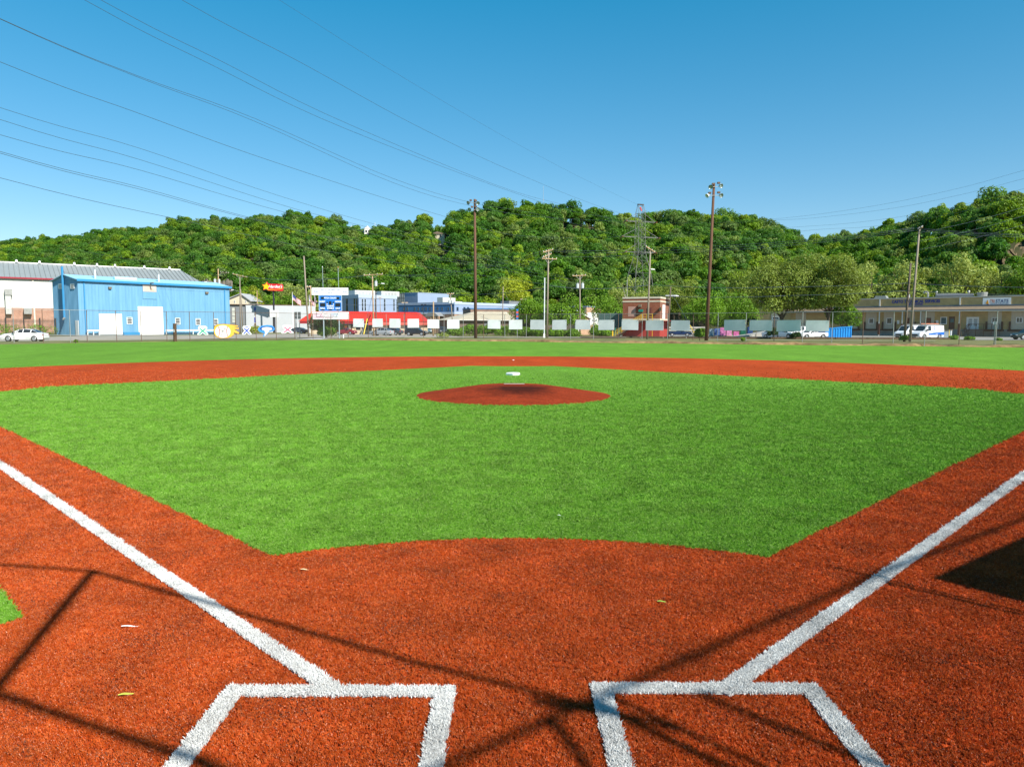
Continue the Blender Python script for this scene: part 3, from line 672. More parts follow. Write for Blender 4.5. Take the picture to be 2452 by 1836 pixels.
tree('roadside_tree', 'green tree behind the far right end of the warehouse roof', 2462, 174, 598, 110, m_mid, 38, 5000, 0.28, lobes=26)
tree('roadside_tree', 'olive tree directly right of the red brick building', 1625, 170, 655, 110, m_locust, 39, 5600, 0.22, lobes=28, low=0.08)
tree('roadside_tree', 'bright green bushy tree behind the tall dark light pole', 1680, 164, 700, 110, m_mid, 40, 5200, 0.22, low=0.03)
tree('roadside_tree', 'bright green tree between the light pole and the locust trees', 1750, 168, 690, 120, m_mid, 41, 5400, 0.22, low=0.03)
tree('roadside_tree', 'olive-green tree behind the fence panel right of the light pole', 1795, 182, 640, 120, m_locust, 42, 5600, 0.24, low=0.08)
tree('roadside_tree', 'grey-green bare-branched tree in front of the pylon foot', 1500, 190, 652, 95, m_pale, 43, 2600, 0.24, lobes=24, lobe_r=0.24, low=0.1, bark=m_bark_pale)
tree('roadside_tree', 'olive tree in front of the right leg of the pylon', 1560, 196, 662, 85, m_locust, 143, 3600, 0.24, lobes=26, low=0.05)
tree('roadside_tree', 'green tree behind the left wall of the red brick building', 1465, 160, 706, 80, m_mid, 44, 3600, 0.2, low=0.05)
tree('roadside_tree', 'dark green tree between the two wooden poles above the hedge', 1420, 178, 668, 90, m_mid, 45, 4200, 0.24, low=0.05)
tree('roadside_tree', 'big round leafy bush right of the white conduit pole', 1345, 140, 702, 115, m_mid, 46, 5600, 0.2, low=0.02)
tree('roadside_tree', 'leafy bush left of the white conduit pole behind the fence', 1268, 150, 706, 90, m_mid, 47, 4600, 0.2, low=0.02)
tree('sycamore_tree', 'yellow-green spreading tree standing above the tan roof building', 1230, 215, 652, 95, m_yel_leaf, 48, 3600, 0.28, lobes=26, lobe_r=0.25, low=0.25, bark=m_bark_pale)
tree('roadside_tree', 'light green tree behind the glass block of the blue office', 1010, 238, 678, 75, m_pale, 49, 3000, 0.3)
tree('willow_tree', 'drooping pale green willow behind the burger sign pole', 705, 225, 655, 85, m_pale, 50, 5200, 0.28, lobes=28, lobe_r=0.27, droop=0.12, low=0.05)
tree('roadside_tree', 'round green tree behind the cream gabled house', 605, 222, 680, 75, m_yel_leaf, 51, 3200, 0.28, low=0.05)
tree('roadside_tree', 'dark green tree directly behind the red burger sign pole', 655, 212, 694, 70, m_mid, 52, 3400, 0.26, low=0.04)
tree('roadside_tree', 'bright green tree between the burger sign and the flag', 690, 205, 690, 50, m_mid, 53, 2800, 0.24, low=0.03)
tree('roadside_tree', 'pale tree behind the tall leaning wooden pole', 745, 215, 680, 50, m_pale, 54, 2600, 0.26, low=0.04)
tree('scoreboard_bush', 'dark dense bush growing under the scoreboard', 782, 110, 752, 80, m_dark_leaf, 55, 7000, 0.10, lobes=26, lobe_r=0.3, low=0.0, cat='bush', trunk=False, z=0.05)
tree('leafy_shrub', 'bright green shrub in front of the dark bush under the scoreboard', 782, 106.5, 784, 42, m_mid, 56, 2600, 0.09, low=0.0, cat='shrub', trunk=False, z=0.1)
tree('pole_bush', 'bushy green shrub at the foot of the tall right-hand light pole', 1677, 91.5, 782, 30, m_mid, 57, 2800, 0.09, low=0.0, cat='bush', trunk=False, z=0.12)
tree('pole_bush', 'dark shrub behind the fence beside the parked white cars', 1850, 112, 780, 26, m_dark_leaf, 58, 2200, 0.10, low=0.0, cat='bush', trunk=False)
tree('pole_bush', 'small dark shrub between the white car and the white pickup', 1905, 112, 793, 20, m_dark_leaf, 59, 1600, 0.10, low=0.0, cat='bush', trunk=False)
tree('pole_bush', 'low green shrub at the foot of the twin poles near the vans', 2166, 95.5, 804, 26, m_mid, 60, 1500, 0.07, low=0.0, cat='bush', trunk=False, z=0.1)
tree('weed', 'small green weed clump at the fence foot right of the light pole', 1779, 82.5, 806, 12, m_mid, 61, 700, 0.05, low=0.0, cat='weed', trunk=False, z=0.1)
tree('weed', 'small green weed at the fence foot near the blue warehouse corner', 182, 76, 812, 9, m_mid, 62, 600, 0.05, low=0.0, cat='weed', trunk=False)
tree('clipped_hedge', 'low yellow-green clipped bush in front of the grey building', 612, 160, 782, 34, m_yel_leaf, 63, 1500, 0.14, low=0.0, cat='bush', trunk=False)
for i, (px, D, ty, wp) in enumerate([(1092, 133, 786, 44), (1125, 136, 777, 52), (1165, 136, 776, 50), (1205, 135, 781, 50), (1245, 134, 786, 50), (1285, 132, 788, 48), (1330, 130, 790, 52), (1370, 130, 791, 44), (1425, 134, 780, 40), (1445, 130, 792, 36)]):
    lab = ['leftmost green bush of the long row behind the centre fence', 'second green bush from the left in the row behind the centre fence', 'tall green bush just right of the dark centre light pole', 'green bush below the tan roof, left of the blue road shields', 'green bush around the post of the blue road shields', 'low green bush left of the white conduit pole', 'low green bush right of the white conduit pole', 'low green bush at the foot of the transformer pole', 'dark green bush in front of the tan garage', 'low green bush left of the yellow bollard'][i]
    tree('roadside_bush', lab, px, D, ty, wp, m_mid, 70 + i, 2600, 0.13, lobes=20, low=0.0, cat='bush', trunk=False)
for i, (px, D, ty, wp, lab) in enumerate([(2282, 113, 806, 26, 'ragged green weeds at the lot edge right of the vans'), (2320, 110, 809, 24, 'ragged green weeds in front of the wooden dock stairs'), (2392, 106, 812, 18, 'ragged green weeds near the square road sign'), (1062, 120, 800, 26, 'tall grass clump left of the centre bushes'), (24, 128, 780, 60, 'green weeds along the dark picket fence on the far left'), (98, 131, 782, 60, 'green weeds at the corner between the brick wall and the blue warehouse')]):
    tree('weed_clump', lab, px, D, ty, wp, m_mid if i != 3 else m_pale, 90 + i, 900, 0.11, low=0.0, cat='weeds', trunk=False)
# ================================================================== OUTFIELD FENCE AND WHAT HANGS ON IT
m_galv = mat('galvanised', (0.33, 0.33, 0.31), 0.5, 0.15, 3, metal=0.4)
m_rust = mat('rusty_steel', (0.16, 0.10, 0.07), 0.8, 0.3, 3, metal=0.2)
m_chain = bpy.data.materials.new('chain_link'); m_chain.use_nodes = True; t = m_chain.node_tree; t.nodes.clear()
_o = t.nodes.new('ShaderNodeOutputMaterial'); _m = t.nodes.new('ShaderNodeMixShader'); _t = t.nodes.new('ShaderNodeBsdfTransparent'); _d = t.nodes.new('ShaderNodeBsdfDiffuse')
_d.inputs[0].default_value = (0.16, 0.15, 0.13, 1); _m.inputs[0].default_value = 0.10
t.links.new(_t.outputs[0], _m.inputs[1]); t.links.new(_d.outputs[0], _m.inputs[2]); t.links.new(_m.outputs[0], _o.inputs[0])
FZ = 0.10; FTOP = 3.52
def fpt(px, z): x, y = gp(px, fd(px)); return Vector((x, y, z))
fence = thing('outfield_fence', 'tall chain-link outfield fence running round the whole green field', 'fence', (0, 0, 0))
posts = [-330, -250, -175, -105, -36, 34, 104, 169, 209, 280, 339, 400, 455, 513, 566, 614, 662, 706, 750, 793, 834, 882, 926, 968, 1014, 1063, 1109, 1158, 1209, 1260, 1312, 1366, 1421, 1480, 1537, 1598, 1659, 1718, 1786, 1853, 1921, 1991, 2065, 2138, 2213, 2296, 2383, 2470, 2560, 2660]
pm = {}
for i, px in enumerate(posts):
    rusty = 200 < px < 900 or i % 3 == 0
    p = fpt(px, -0.1); m = MB().bar((0, 0, 0), (0.0, 0, FTOP + 0.12), 0.036, n=7)
    o = m.build('post', m_rust if rusty else m_galv, fence); o.location = p; o.rotation_euler = (random.Random(i).uniform(-.012, .012), random.Random(i + 99).uniform(-.012, .012) + (0.02 if px == 209 else 0), 0)
for a, b in zip(posts[:-1], posts[1:]):
    MB().bar(fpt(a, FTOP), fpt(b, FTOP), 0.025, n=6).build('top_rail', m_galv if a > 1300 or a < 200 else m_rust, fence)
    pa, pb = fpt(a, FZ), fpt(b, FZ); MB().add([pa, pb, (pb.x, pb.y, FTOP), (pa.x, pa.y, FTOP)], [(0, 1, 2, 3)]).build('chain_link', m_chain, fence)
for a, b in zip(posts[4:9], posts[5:10]):
    MB().bar(fpt(a, 0.86), fpt(b, 0.86), 0.02, n=5).build('lower_rail', m_galv, fence)
def onfence(px, dy=-0.06):
    p = fpt(px, 0); q = fpt(px + 6, 0); d = (q - p).normalized(); n = Vector((d.y, -d.x, 0)); n = n if n.y < 0 else -n
    return p + n * 0.07, math.atan2(d.y, d.x)
# grey sheets
m_panel = mat('grey_sheet', (0.62, 0.65, 0.65), 0.65, 0.08, 1.5, bump=0.08, bscale=4)
PAN = [(846.5, 872.6, 763, 783.2), (892.5, 918, 763, 783), (933, 960, 763, 785), (976.5, 1003.6, 763.5, 784.6), (1024, 1052, 764.8, 786), (1071, 1100, 765, 787), (1168, 1198.5, 765.6, 787), (1219, 1250.7, 765.8, 788.5), (1270.4, 1302, 765.8, 789), (1323, 1356, 766, 789.3), (1379, 1413, 765.8, 789), (1434, 1469.4, 766, 790), (1490, 1526.4, 765.8, 790), (1549, 1586, 767, 791), (1609.6, 1648, 767, 792), (1739, 1778.5, 765.8, 791.5), (1800.6, 1841.6, 766.4, 792), (1866.7, 1908.7, 766.4, 793.3), (1934, 1977, 767, 793.3)]
ORD = ['first', 'second', 'third', 'fourth', 'fifth', 'sixth', 'seventh', 'eighth', 'ninth', 'tenth', 'eleventh', 'twelfth', 'thirteenth', 'fourteenth', 'fifteenth', 'sixteenth', 'seventeenth', 'eighteenth', 'nineteenth']
for i, (a, b, y0, y1) in enumerate(PAN):
    c = (a + b) / 2; D = fd(c); loc, rz = onfence(c); wd = (b - a) * D / F / max(0.5, abs(math.cos(rz - 0))); z1 = zh(c, y0, D); z0 = zh(c, y1, D)
    wd *= 1.0
    ob = thing('fence_panel', 'blank pale grey sheet on the outfield fence, %s counted from the scoreboard' % ORD[i], 'panel', (loc.x, loc.y, z0), rz, 'blank sheets on the fence')
    r_ = random.Random(i); m = MB(); nx, nz = 8, 6; hh = z1 - z0
    for k in range(nz + 1):
        for j in range(nx + 1):
            u = j / nx - .5; v = k / nz; bow = 0.014 * math.sin(3.1 * v + i) * (u + .5) + 0.010 * math.sin(5 * u + 2 * i)
            m.v.append((u * wd + r_.uniform(-.004, .004), bow - 0.02, v * hh + 0.03 * u * r_.uniform(0.6, 1) * (1 if i % 2 else -1)))
    for k in range(nz):
        for j in range(nx):
            q = k * (nx + 1) + j; m.f.append((q, q + 1, q + nx + 2, q + nx + 1)); m.m.append(0)
    s = m.build('sheet', m_panel, ob); md_ = s.modifiers.new('t', 'SOLIDIFY'); md_.thickness = 0.02; md_.offset = -1
    for sx in (-1, 1):
        MB().box(sx * (wd / 2 - .08) - .02, sx * (wd / 2 - .08) + .02, -0.055, -0.02, hh - 0.12, hh - 0.06).build('clip', m_rust, ob)
# awareness ribbons: cut-out boards
m_wb = mat('white_board', (0.82, 0.83, 0.83), 0.5, 0.04, 2)
def ribbon(px0, px1, y0, y1, col, cname, label):
    c = (px0 + px1) / 2; D = fd(c); loc, rz = onfence(c); wd = (px1 - px0) * D / F / abs(math.cos(rz)); z0 = zh(c, y1, D); hh = zh(c, y0, D) - z0
    o = thing('ribbon_sign', label, 'sign', (loc.x, loc.y, z0), rz)
    m = mat('ribbon_' + cname, col, 0.5, 0.06, 3)
    def limb(mb, k, y):      # crossing legs plus closed top
        for sx in (-1, 1):
            a = (sx * wd * 0.36, hh * 0.10); b_ = (-sx * wd * 0.22, hh * 0.72)
            mb.beam((a[0], y, a[1]), (b_[0], y, b_[1]), 0.02, wd * k)
        mb.beam((-wd * 0.22, y, hh * 0.76), (wd * 0.22, y, hh * 0.76), 0.02, wd * k * 0.95)
    for y, k, mm, nm in ((0.0, 0.44, m_wb, 'board'), (-0.03, 0.17, m, 'ribbon')):
        mb = MB()
        if nm == 'board':
            poly = [(-.5, 0), (-.22, 0), (0, .2), (.22, 0), (.5, 0), (.5, .12), (.24, .42), (.42, .72), (.40, .92), (.25, 1), (-.25, 1), (-.40, .92), (-.42, .72), (-.24, .42), (-.5, .12)]
            mb.prism_y([(p[0] * wd, p[1] * hh) for p in poly], -0.015, 0.015)
            mb.build(nm, mm, o)
        else:
            for sx in (-1, 1):
                x0, x1, k2 = sx * 0.34, -sx * 0.26, 0.09
                mb2 = MB().prism_y([((x0 - k2) * wd, .06 * hh), ((x0 + k2) * wd, .06 * hh), ((x1 + k2) * wd, .72 * hh), ((x1 - k2) * wd, .72 * hh)], -0.022 - 0.004 * (sx > 0), -0.0155); mb2.build('ribbon_leg', m, o)
            MB().prism_y([(-.20 * wd, .80 * hh), (.20 * wd, .80 * hh), (.16 * wd, .90 * hh), (-.16 * wd, .90 * hh)], -0.022, -0.0155).build('ribbon_loop', m, o)
    return o
ribbon(476, 495.5, 780.5, 801.5, (0.01, 0.33, 0.19), 'green', 'white cut-out sign with a green awareness ribbon on the left fence')
ribbon(582, 600, 780, 801, (0.015, 0.05, 0.42), 'blue', 'white cut-out sign with a dark blue awareness ribbon on the fence')
ribbon(680, 696, 778.5, 798, (0.72, 0.13, 0.22), 'pink', 'white cut-out sign with a pink awareness ribbon on the fence')
def cut(px0, px1, y0, y1, name, label):
    c = (px0 + px1) / 2; D = fd(c); loc, rz = onfence(c); wd = (px1 - px0) * D / F / abs(math.cos(rz)); z0 = zh(c, y1, D); hh = zh(c, y0, D) - z0
    return thing(name, label, 'sign', (loc.x, loc.y, z0), rz), wd, hh
def flat(o, name, poly, wd, hh, y, m, t=0.006):
    return MB().prism_y([(p[0] * wd - wd / 2, p[1] * hh) for p in poly], y - t, y).build(name, m, o)
def ell(cx, cy, rx, ry, n=28, a0=0): return [(cx + rx * math.cos(a0 + 2 * math.pi * i / n), cy + ry * math.sin(a0 + 2 * math.pi * i / n)) for i in range(n)]
m_flame = mat('flame_orange', (0.78, 0.38, 0.05), 0.5, 0.12, 5); m_blk = mat('black_paint', (0.02, 0.02, 0.025), 0.5, 0.1, 3)
m_ball = mat('ball_white', (0.62, 0.58, 0.55), 0.5, 0.05, 3); m_seam = mat('seam_red', (0.55, 0.04, 0.06), 0.5, 0.1, 3)
o, wd, hh = cut(518, 567, 776, 809.5, 'flaming_baseball_sign', 'cut-out fence sign of a white baseball trailing orange flames')
flame = [(.02, .55), (.05, .85), (.16, .97), (.40, 1), (.62, .98), (.95, .90), (.97, .84), (.80, .80), (1, .72), (.98, .66), (.80, .64), (1, .38), (.97, .30), (.78, .42), (.80, .28), (.68, .10), (.55, .02), (.25, 0), (.10, .12), (.03, .30)]
flat(o, 'outline_board', [(0.5 + (x - .5) * 1.03, 0.5 + (y - .5) * 1.04) for x, y in flame], wd, hh, 0.0, m_blk, 0.015)
flat(o, 'flame', flame, wd, hh, -0.016, m_flame)
flat(o, 'ball', ell(.36, .47, .30, .45), wd, hh, -0.0235, m_ball)
for k in range(2):
    cxk = (.14, .60)[k]; pts = [(cxk + (.09 if k == 0 else -.09) * math.cos(a), .47 + .40 * math.sin(a)) for a in [(-1 + i / 4.5) * 1.1 for i in range(10)]]
    mb = MB()
    for p, q in zip(pts[:-1], pts[1:]): mb.beam((p[0] * wd - wd / 2, -0.033, p[1] * hh), (q[0] * wd - wd / 2, -0.033, q[1] * hh), 0.006, 0.07)
    mb.build('seam', m_seam, o)
for k in range(9):
    rr_ = random.Random(k + 5); x0 = rr_.uniform(.14, .5); z0_ = rr_.uniform(.2, .75); MB().beam(((x0) * wd - wd / 2, -0.034 - k * .0005, z0_ * hh), ((x0 + rr_.uniform(.04, .12)) * wd - wd / 2, -0.034 - k * .0005, (z0_ + rr_.uniform(-.1, .1)) * hh), 0.004, 0.035).build('ink_stroke', m_blk, o)
m_sw1 = mat('swirl_blue', (0.03, 0.22, 0.62), 0.5, 0.1, 3); m_sw2 = mat('swirl_navy', (0.015, 0.05, 0.22), 0.5, 0.1, 3)
o, wd, hh = cut(621, 655, 778, 806, 'swirl_sign', 'cut-out fence sign of a blue and white tapering storm swirl')
swl = [(.0, .62), (.08, .80), (.25, .93), (.55, 1), (.82, .97), (.96, .82), (1, .62), (.90, .48), (.78, .44), (.62, .38), (.56, .22), (.42, .10), (.38, 0), (.30, .02), (.32, .16), (.40, .28), (.25, .34), (.08, .45)]
flat(o, 'outline_board', swl, wd, hh, 0.0, m_sw1, 0.015)
flat(o, 'dark_band', ell(.52, .68, .40, .20), wd, hh, -0.016, m_sw2)
flat(o, 'white_swirl', ell(.54, .66, .30, .15), wd, hh, -0.0235, m_wb)
flat(o, 'white_tail', [(.40, .56), (.66, .50), (.54, .30), (.44, .12), (.37, .06), (.42, .28)], wd, hh, -0.0235, m_wb)
# ------------------------------------------------------------------ scoreboard
D = 103.5; X0, Y0 = gp(793, D)
sb = thing('scoreboard', 'blue baseball scoreboard on two grey posts with white banners above and below', 'scoreboard', (X0, Y0, 0.08), 0)
k = D / F
def sx(px): return (px - 793) * k
def sz(py): return zh(793, py, D) - 0.08
m_sb = mat('score_blue', (0.02, 0.16, 0.52), 0.45, 0.08, 2); m_dkp = mat('dark_lamp_panel', (0.02, 0.022, 0.025), 0.4, 0.2, 10)
m_post = mat('grey_post', (0.36, 0.43, 0.46), 0.5, 0.1, 2, metal=0.2); m_prn = mat('faded_print', (0.16, 0.18, 0.34), 0.6, 0.1, 3)
m_white = mat('white_paint', (0.80, 0.80, 0.79), 0.5, 0.05, 2); m_navy = mat('navy_print', (0.06, 0.08, 0.2), 0.6, 0.1, 3); m_pinkp = mat('red_print', (0.55, 0.18, 0.24), 0.6, 0.1, 3)
for px, top in ((775.5, 640), (812.5, 641)):
    MB().bar((sx(px), 0.06, -0.3), (sx(px), 0.06, sz(689)), 0.085, n=10).build('post', m_post, sb)
    f_ = MB().bar((sx(px) - 0.0, 0.06, sz(689)), (sx(px) - .03, 0.06, sz(top)), 0.035, n=7).build('mast', m_post, sb)
    MB().bar((sx(px) - .03, 0.06, sz(top)), (sx(px) - .03, 0.06, sz(top) + 0.14), 0.06, 0.04, 8).build('mast_cap', m_white if px < 800 else mat('red_cap', (0.5, 0.05, 0.05)), sb)
bn = MB().box(sx(749), sx(836), -0.12, -0.04, sz(706.5), sz(689)).build('top_banner', m_white, sb)
MB().box(sx(748.5), sx(836.5), -0.13, -0.03, sz(689), sz(689) + .05).build('frame', m_rust, bn)
text_obj('lettering', 'CAPITAL-MIDWESTERN', 0.42, m_prn, bn, 0, -0.125, sz(694.5), width=3.0)
text_obj('lettering', 'MVA', 0.30, m_prn, bn, 0.0, -0.125, sz(701.5))
for q in (758.5, 827): text_obj('emblem', 'C', 0.55, m_prn, bn, sx(q), -0.125, sz(697.5), width=0.5); text_obj('emblem', 'MV', 0.3, m_prn, bn, sx(q + 3), -0.127, sz(698.5), shear=0.3)
bd = MB().box(sx(766.5), sx(820), -0.16, 0.0, sz(744.5), sz(707.5)).build('board', m_sb, sb)
fr = MB()
for a, b_ in (((766.3, 744.7), (820.2, 744.7)), ((766.3, 707.3), (820.2, 707.3)), ((766.3, 744.7), (766.3, 707.3)), ((820.2, 744.7), (820.2, 707.3))): fr.beam((sx(a[0]), -0.15, sz(a[1])), (sx(b_[0]), -0.15, sz(b_[1])), 0.07)
fr.build('board_frame', mat('pale_blue_trim', (0.45, 0.58, 0.75)), sb)
for (cx, cy, w_, h_) in ((775, 713.8, 7, 5), (811.5, 714, 7, 5), (775, 730, 12, 8), (811, 730, 12, 8), (793, 725.5, 6, 8), (785.8, 724.5, 3, 3.4), (800.4, 724.5, 3, 3.4), (775, 741.8, 7.5, 2.6), (793, 741.9, 8, 2.2), (811, 742.3, 7.5, 2)):
    MB().box(sx(cx - w_ / 2), sx(cx + w_ / 2), -0.19, -0.155, sz(cy + h_ / 2), sz(cy - h_ / 2)).build('digit_window', m_dkp, sb)
for s_, cx, cy, sz_ in (('PITCH COUNT', 793, 713.8, 0.25), ('GUEST', 773.5, 722.5, 0.28), ('HOME', 811.5, 722.5, 0.28), ('H', 785.6, 728.5, 0.24), ('E', 800.6, 728.5, 0.24), ('INNING', 793, 733, 0.27), ('BALL', 775, 738.2, 0.29), ('STRIKE', 793.2, 738.4, 0.29), ('OUT', 811, 738.6, 0.29)):
    text_obj('lettering', s_, sz_ * 1.1, m_white, bd, sx(cx), -0.165, sz(cy), bold=0.012)
for px in (770, 805): MB().beam((sx(px), -0.14, sz(709)), (sx(px + 6), -0.1, sz(704)), 0.05).build('brace', m_blk, sb)
b2 = MB().box(sx(749.5), sx(836.5), -0.12, -0.04, sz(764.5), sz(747)).build('bottom_banner', m_white, sb)
MB().box(sx(752), sx(774), -0.126, -0.121, sz(763), sz(749)).build('pink_print', mat('pink_wash', (0.72, 0.52, 0.58), 0.6, 0.3, 1.2), b2)
MB().box(sx(794), sx(811), -0.126, -0.121, sz(757), sz(748)).build('blue_print', mat('blue_wash', (0.55, 0.63, 0.72), 0.6, 0.2, 1.2), b2)
for s_, cx, cy in (('ENERGY', 785, 750.5), ('CORPORATION', 785.5, 756), ('OF AMERICA', 785, 761.6)): text_obj('lettering', s_, 0.27, m_pinkp, b2, sx(cx), -0.128, sz(cy))
for a, b_ in (((759, 759), (812, 759.5)), ((759, 759), (760, 748)), ((768, 758), (774.5, 747.5)), ((806, 758.5), (812, 747.5))): MB().beam((sx(a[0]), -0.14, sz(a[1])), (sx(b_[0]), -0.14, sz(b_[1])), 0.04).build('brace', m_blk, sb)
o = MB().bar((0, 0, 0), (0, 0, 0.55), 0.07, n=8).build('white_pipe', m_white); o.location = (*gp(822.5, 104), 0.1); tag(o, 'short white standpipe on the gravel beside the scoreboard', 'pipe')
st = thing('stump_post', 'thick dark brown timber post with a white painted mark at the left fence', 'post', (*gp(419.5, 84.5), 0.0))
MB().bar((0, 0, -0.2), (0.02, 0, 2.12), 0.20, 0.19, 12).build('shaft', mat('creosote_wood', (0.085, 0.05, 0.03), 0.9, 0.4, 3, streak=(6, 6, 0.5)), st)
mk = MB(); mk.beam((-0.06, -0.205, 1.45), (0.06, -0.205, 1.12), 0.01, 0.035); mk.beam((0.0, -0.206, 1.28), (-0.06, -0.206, 1.12), 0.01, 0.035); mk.beam((0.01, -0.204, 1.33), (0.07, -0.204, 1.42), 0.01, 0.03); mk.build('painted_mark', m_white, st)
# ------------------------------------------------------------------ tall floodlight poles
m_dpole = mat('dark_pole', (0.13, 0.065, 0.04), 0.9, 0.35, 2, streak=(8, 8, 0.4), bump=0.3)
m_shade = mat('lamp_shade', (0.30, 0.34, 0.33), 0.35, 0.15, 3, metal=0.6); m_shw = mat('lamp_white', (0.75, 0.75, 0.72), 0.4, 0.05, 3)
m_wire = mat('black_cable', (0.06, 0.08, 0.10), 0.6, 0.1, 3)
def floodpole(label, pb, D, base_y, ptop, ytop, arms, lamps, r, white=()):
    x, y = gp(pb, D); zt = zh(ptop, ytop, D); dx = (ptop - pb) * D / F
    t = thing('floodlight_pole', label, 'light pole', (x, y, 0.05))
    MB().tube([(0, 0, -0.3), (dx * .5, 0, zt * .5), (dx, 0, zt)], [r, r * .82, r * .62], 12).build('pole', m_dpole, t, smooth=True)
    q = D / F
    for ay, a, b_ in arms:
        z = zh(ptop, ay, D) - 0.05; MB().beam(((a - pb) * q, -0.22, z), ((b_ - pb) * q, -0.22, z), 0.06).build('crossarm', m_galv, t)
    for i, (lx, ly, yaw, tilt) in enumerate(lamps):
        z = zh(ptop, ly, D) - 0.05; xx = (lx - pb) * q
        M = Matrix.Translation((xx, -0.32, z)) @ Matrix.Rotation(yaw, 4, 'Z') @ Matrix.Rotation(tilt, 4, 'X')
        bl = MB(); n = 16; prof = [(0.0, 0.42), (0.08, 0.40), (0.10, 0.30), (0.20, 0.16), (0.275, 0.0), (0.28, -0.02), (0.25, 0.0), (0.18, 0.14), (0.06, 0.26)]
        for (rr_, yy) in prof:
            for k_ in range(n):
                a_ = 2 * math.pi * k_ / n; bl.v.append((rr_ * math.cos(a_), yy, rr_ * math.sin(a_)))
        for j in range(len(prof) - 1):
            for k_ in range(n):
                bl.f.append((j * n + k_, j * n + (k_ + 1) % n, (j + 1) * n + (k_ + 1) % n, (j + 1) * n + k_)); bl.m.append(0)
        lo = bl.xf(M).build('floodlight', m_shw if i in white else m_shade, t, smooth=True)
        MB().bar((0, 0.1, 0), (0, 0.14, 0), 0.17, 0.12, 12).xf(M).build('lens', mat('lens_glass', (0.25, 0.32, 0.30), 0.15, 0.2, 4, spec=0.8), lo)
        MB().box(-0.16, 0.16, -0.05, 0.25, 0.28, 0.48).xf(Matrix.Translation((xx + (0.35 if lx < ptop else -0.3), -0.3, z))).build('ballast', m_rust, t)
    return t
floodpole('tall dark brown floodlight pole in the middle of the outfield, four round lamps', 1139, 103.5, 810, 1137.2, 478, [(486, 1127, 1145), (503, 1129, 1145)], [(1122, 487, -.75, .35), (1145, 487.8, .2, .4), (1125, 503, -.35, .45), (1145, 502, .25, .2)], 0.24)
floodpole('taller dark brown floodlight pole on the right, leaning slightly, four round lamps', 1691, 90, 818, 1700.5, 439.6, [(448.5, 1694, 1710), (469, 1689, 1712)], [(1691, 449, -.15, .5), (1716, 446.5, .5, .3), (1683, 470.5, -1.1, .6), (1716.7, 469.4, .35, .35)], 0.24, white=(2,))
# ------------------------------------------------------------------ utility poles
m_wood = mat('grey_wood', (0.26, 0.215, 0.165), 0.9, 0.3, 2, streak=(8, 8, 0.4)); m_tan = mat('tan_wood', (0.40, 0.27, 0.15), 0.9, 0.25, 2, streak=(8, 8, 0.4)); m_dwood = mat('dark_wood', (0.13, 0.10, 0.075), 0.9, 0.3, 2, streak=(8, 8, 0.4))
m_ins = mat('porcelain', (0.62, 0.62, 0.60), 0.25, 0.08, 4); m_can = mat('transformer_grey', (0.50, 0.53, 0.54), 0.4, 0.08, 3)
POLETOP = {}
def upole(key, label, pb, D, ptop, ytop, r=0.15, m=None, arms=(), cans=(), lamp=None, z0=0.0, name='utility_pole'):
    """arms: (y, x0, x1, dz, dy) in photo pixels; cans: (px, y0, y1); lamp: (y, px_end)"""
    x, y = gp(pb, D); q = D / F; zt = zh(ptop, ytop, D); dx = (ptop - pb) * q
    t = thing(name, label, 'utility pole', (x, y, z0)); m = m or m_wood
    MB().tube([(0, 0, -0.3), (dx * .5, 0, zt * .5), (dx, 0, zt)], [r, r * .85, r * .68], 9).build('pole', m, t, smooth=True)
    def lx(px): return (px - pb) * q
    for (ay, a, b_, dz, dy) in arms:
        z = zh(ptop, ay, D); p0 = Vector((lx(a), -0.16 - dy, z + dz)); p1 = Vector((lx(b_), -0.16 + dy, z - dz))
        ar = MB().beam(p0, p1, 0.11, 0.13).build('crossarm', m_tan, t)
        for f_ in (0.03, 0.3, 0.7, 0.97):
            c = p0.lerp(p1, f_) + Vector((0, 0, 0.06)); MB().bar(c, c + Vector((0, 0, 0.16)), 0.06, 0.045, 7).build('insulator', m_ins, ar)
        c = p0.lerp(p1, 0.5)
        for f_ in (0.2, 0.8): MB().beam(p0.lerp(p1, f_) + Vector((0, 0.02, 0)), (dx * 0.9, -0.12, z - 0.75), 0.04).build('brace', m_galv, t)
    for (px, y0, y1) in cans:
        z1 = zh(px, y0, D); z_ = zh(px, y1, D); c = MB().bar((lx(px), -0.1, z_), (lx(px), -0.1, z1), 0.26, n=14).build('transformer', m_can, t)
        MB().bar((lx(px), -0.1, z1), (lx(px), -0.1, z1 + 0.08), 0.27, 0.12, 14).build('lid', m_can, c); MB().bar((lx(px) + .08, -0.1, z1 + .08), (lx(px) + .08, -0.1, z1 + 0.3), 0.035, n=6).build('bushing', m_ins, c)
    if lamp:
        ay, pe = lamp; z = zh(ptop, ay, D); sgn = 1 if pe > pb else -1; xe = lx(pe)
        a = MB().tube([(dx * .8, 0, z - 0.5), (xe * 0.5, -0.1, z - 0.05), (xe - sgn * 0.6, -0.15, z)], 0.03, 6).build('lamp_arm', m_galv, t)
        hd = MB(); hd.add([(xe - sgn * .65, -.22, z - .04), (xe, -.24, z - .08), (xe, -.06, z - .08), (xe - sgn * .65, -.08, z - .04), (xe - sgn * .6, -.2, z + .1), (xe - sgn * .1, -.2, z + .06), (xe - sgn * .1, -.1, z + .06), (xe - sgn * .6, -.1, z + .1)], [(0, 1, 2, 3), (4, 5, 6, 7), (0, 1, 5, 4), (1, 2, 6, 5), (2, 3, 7, 6), (3, 0, 4, 7)])
        hd.build('lamp_head', m_shw, t)
    POLETOP[key] = (x, y, z0)
    return t
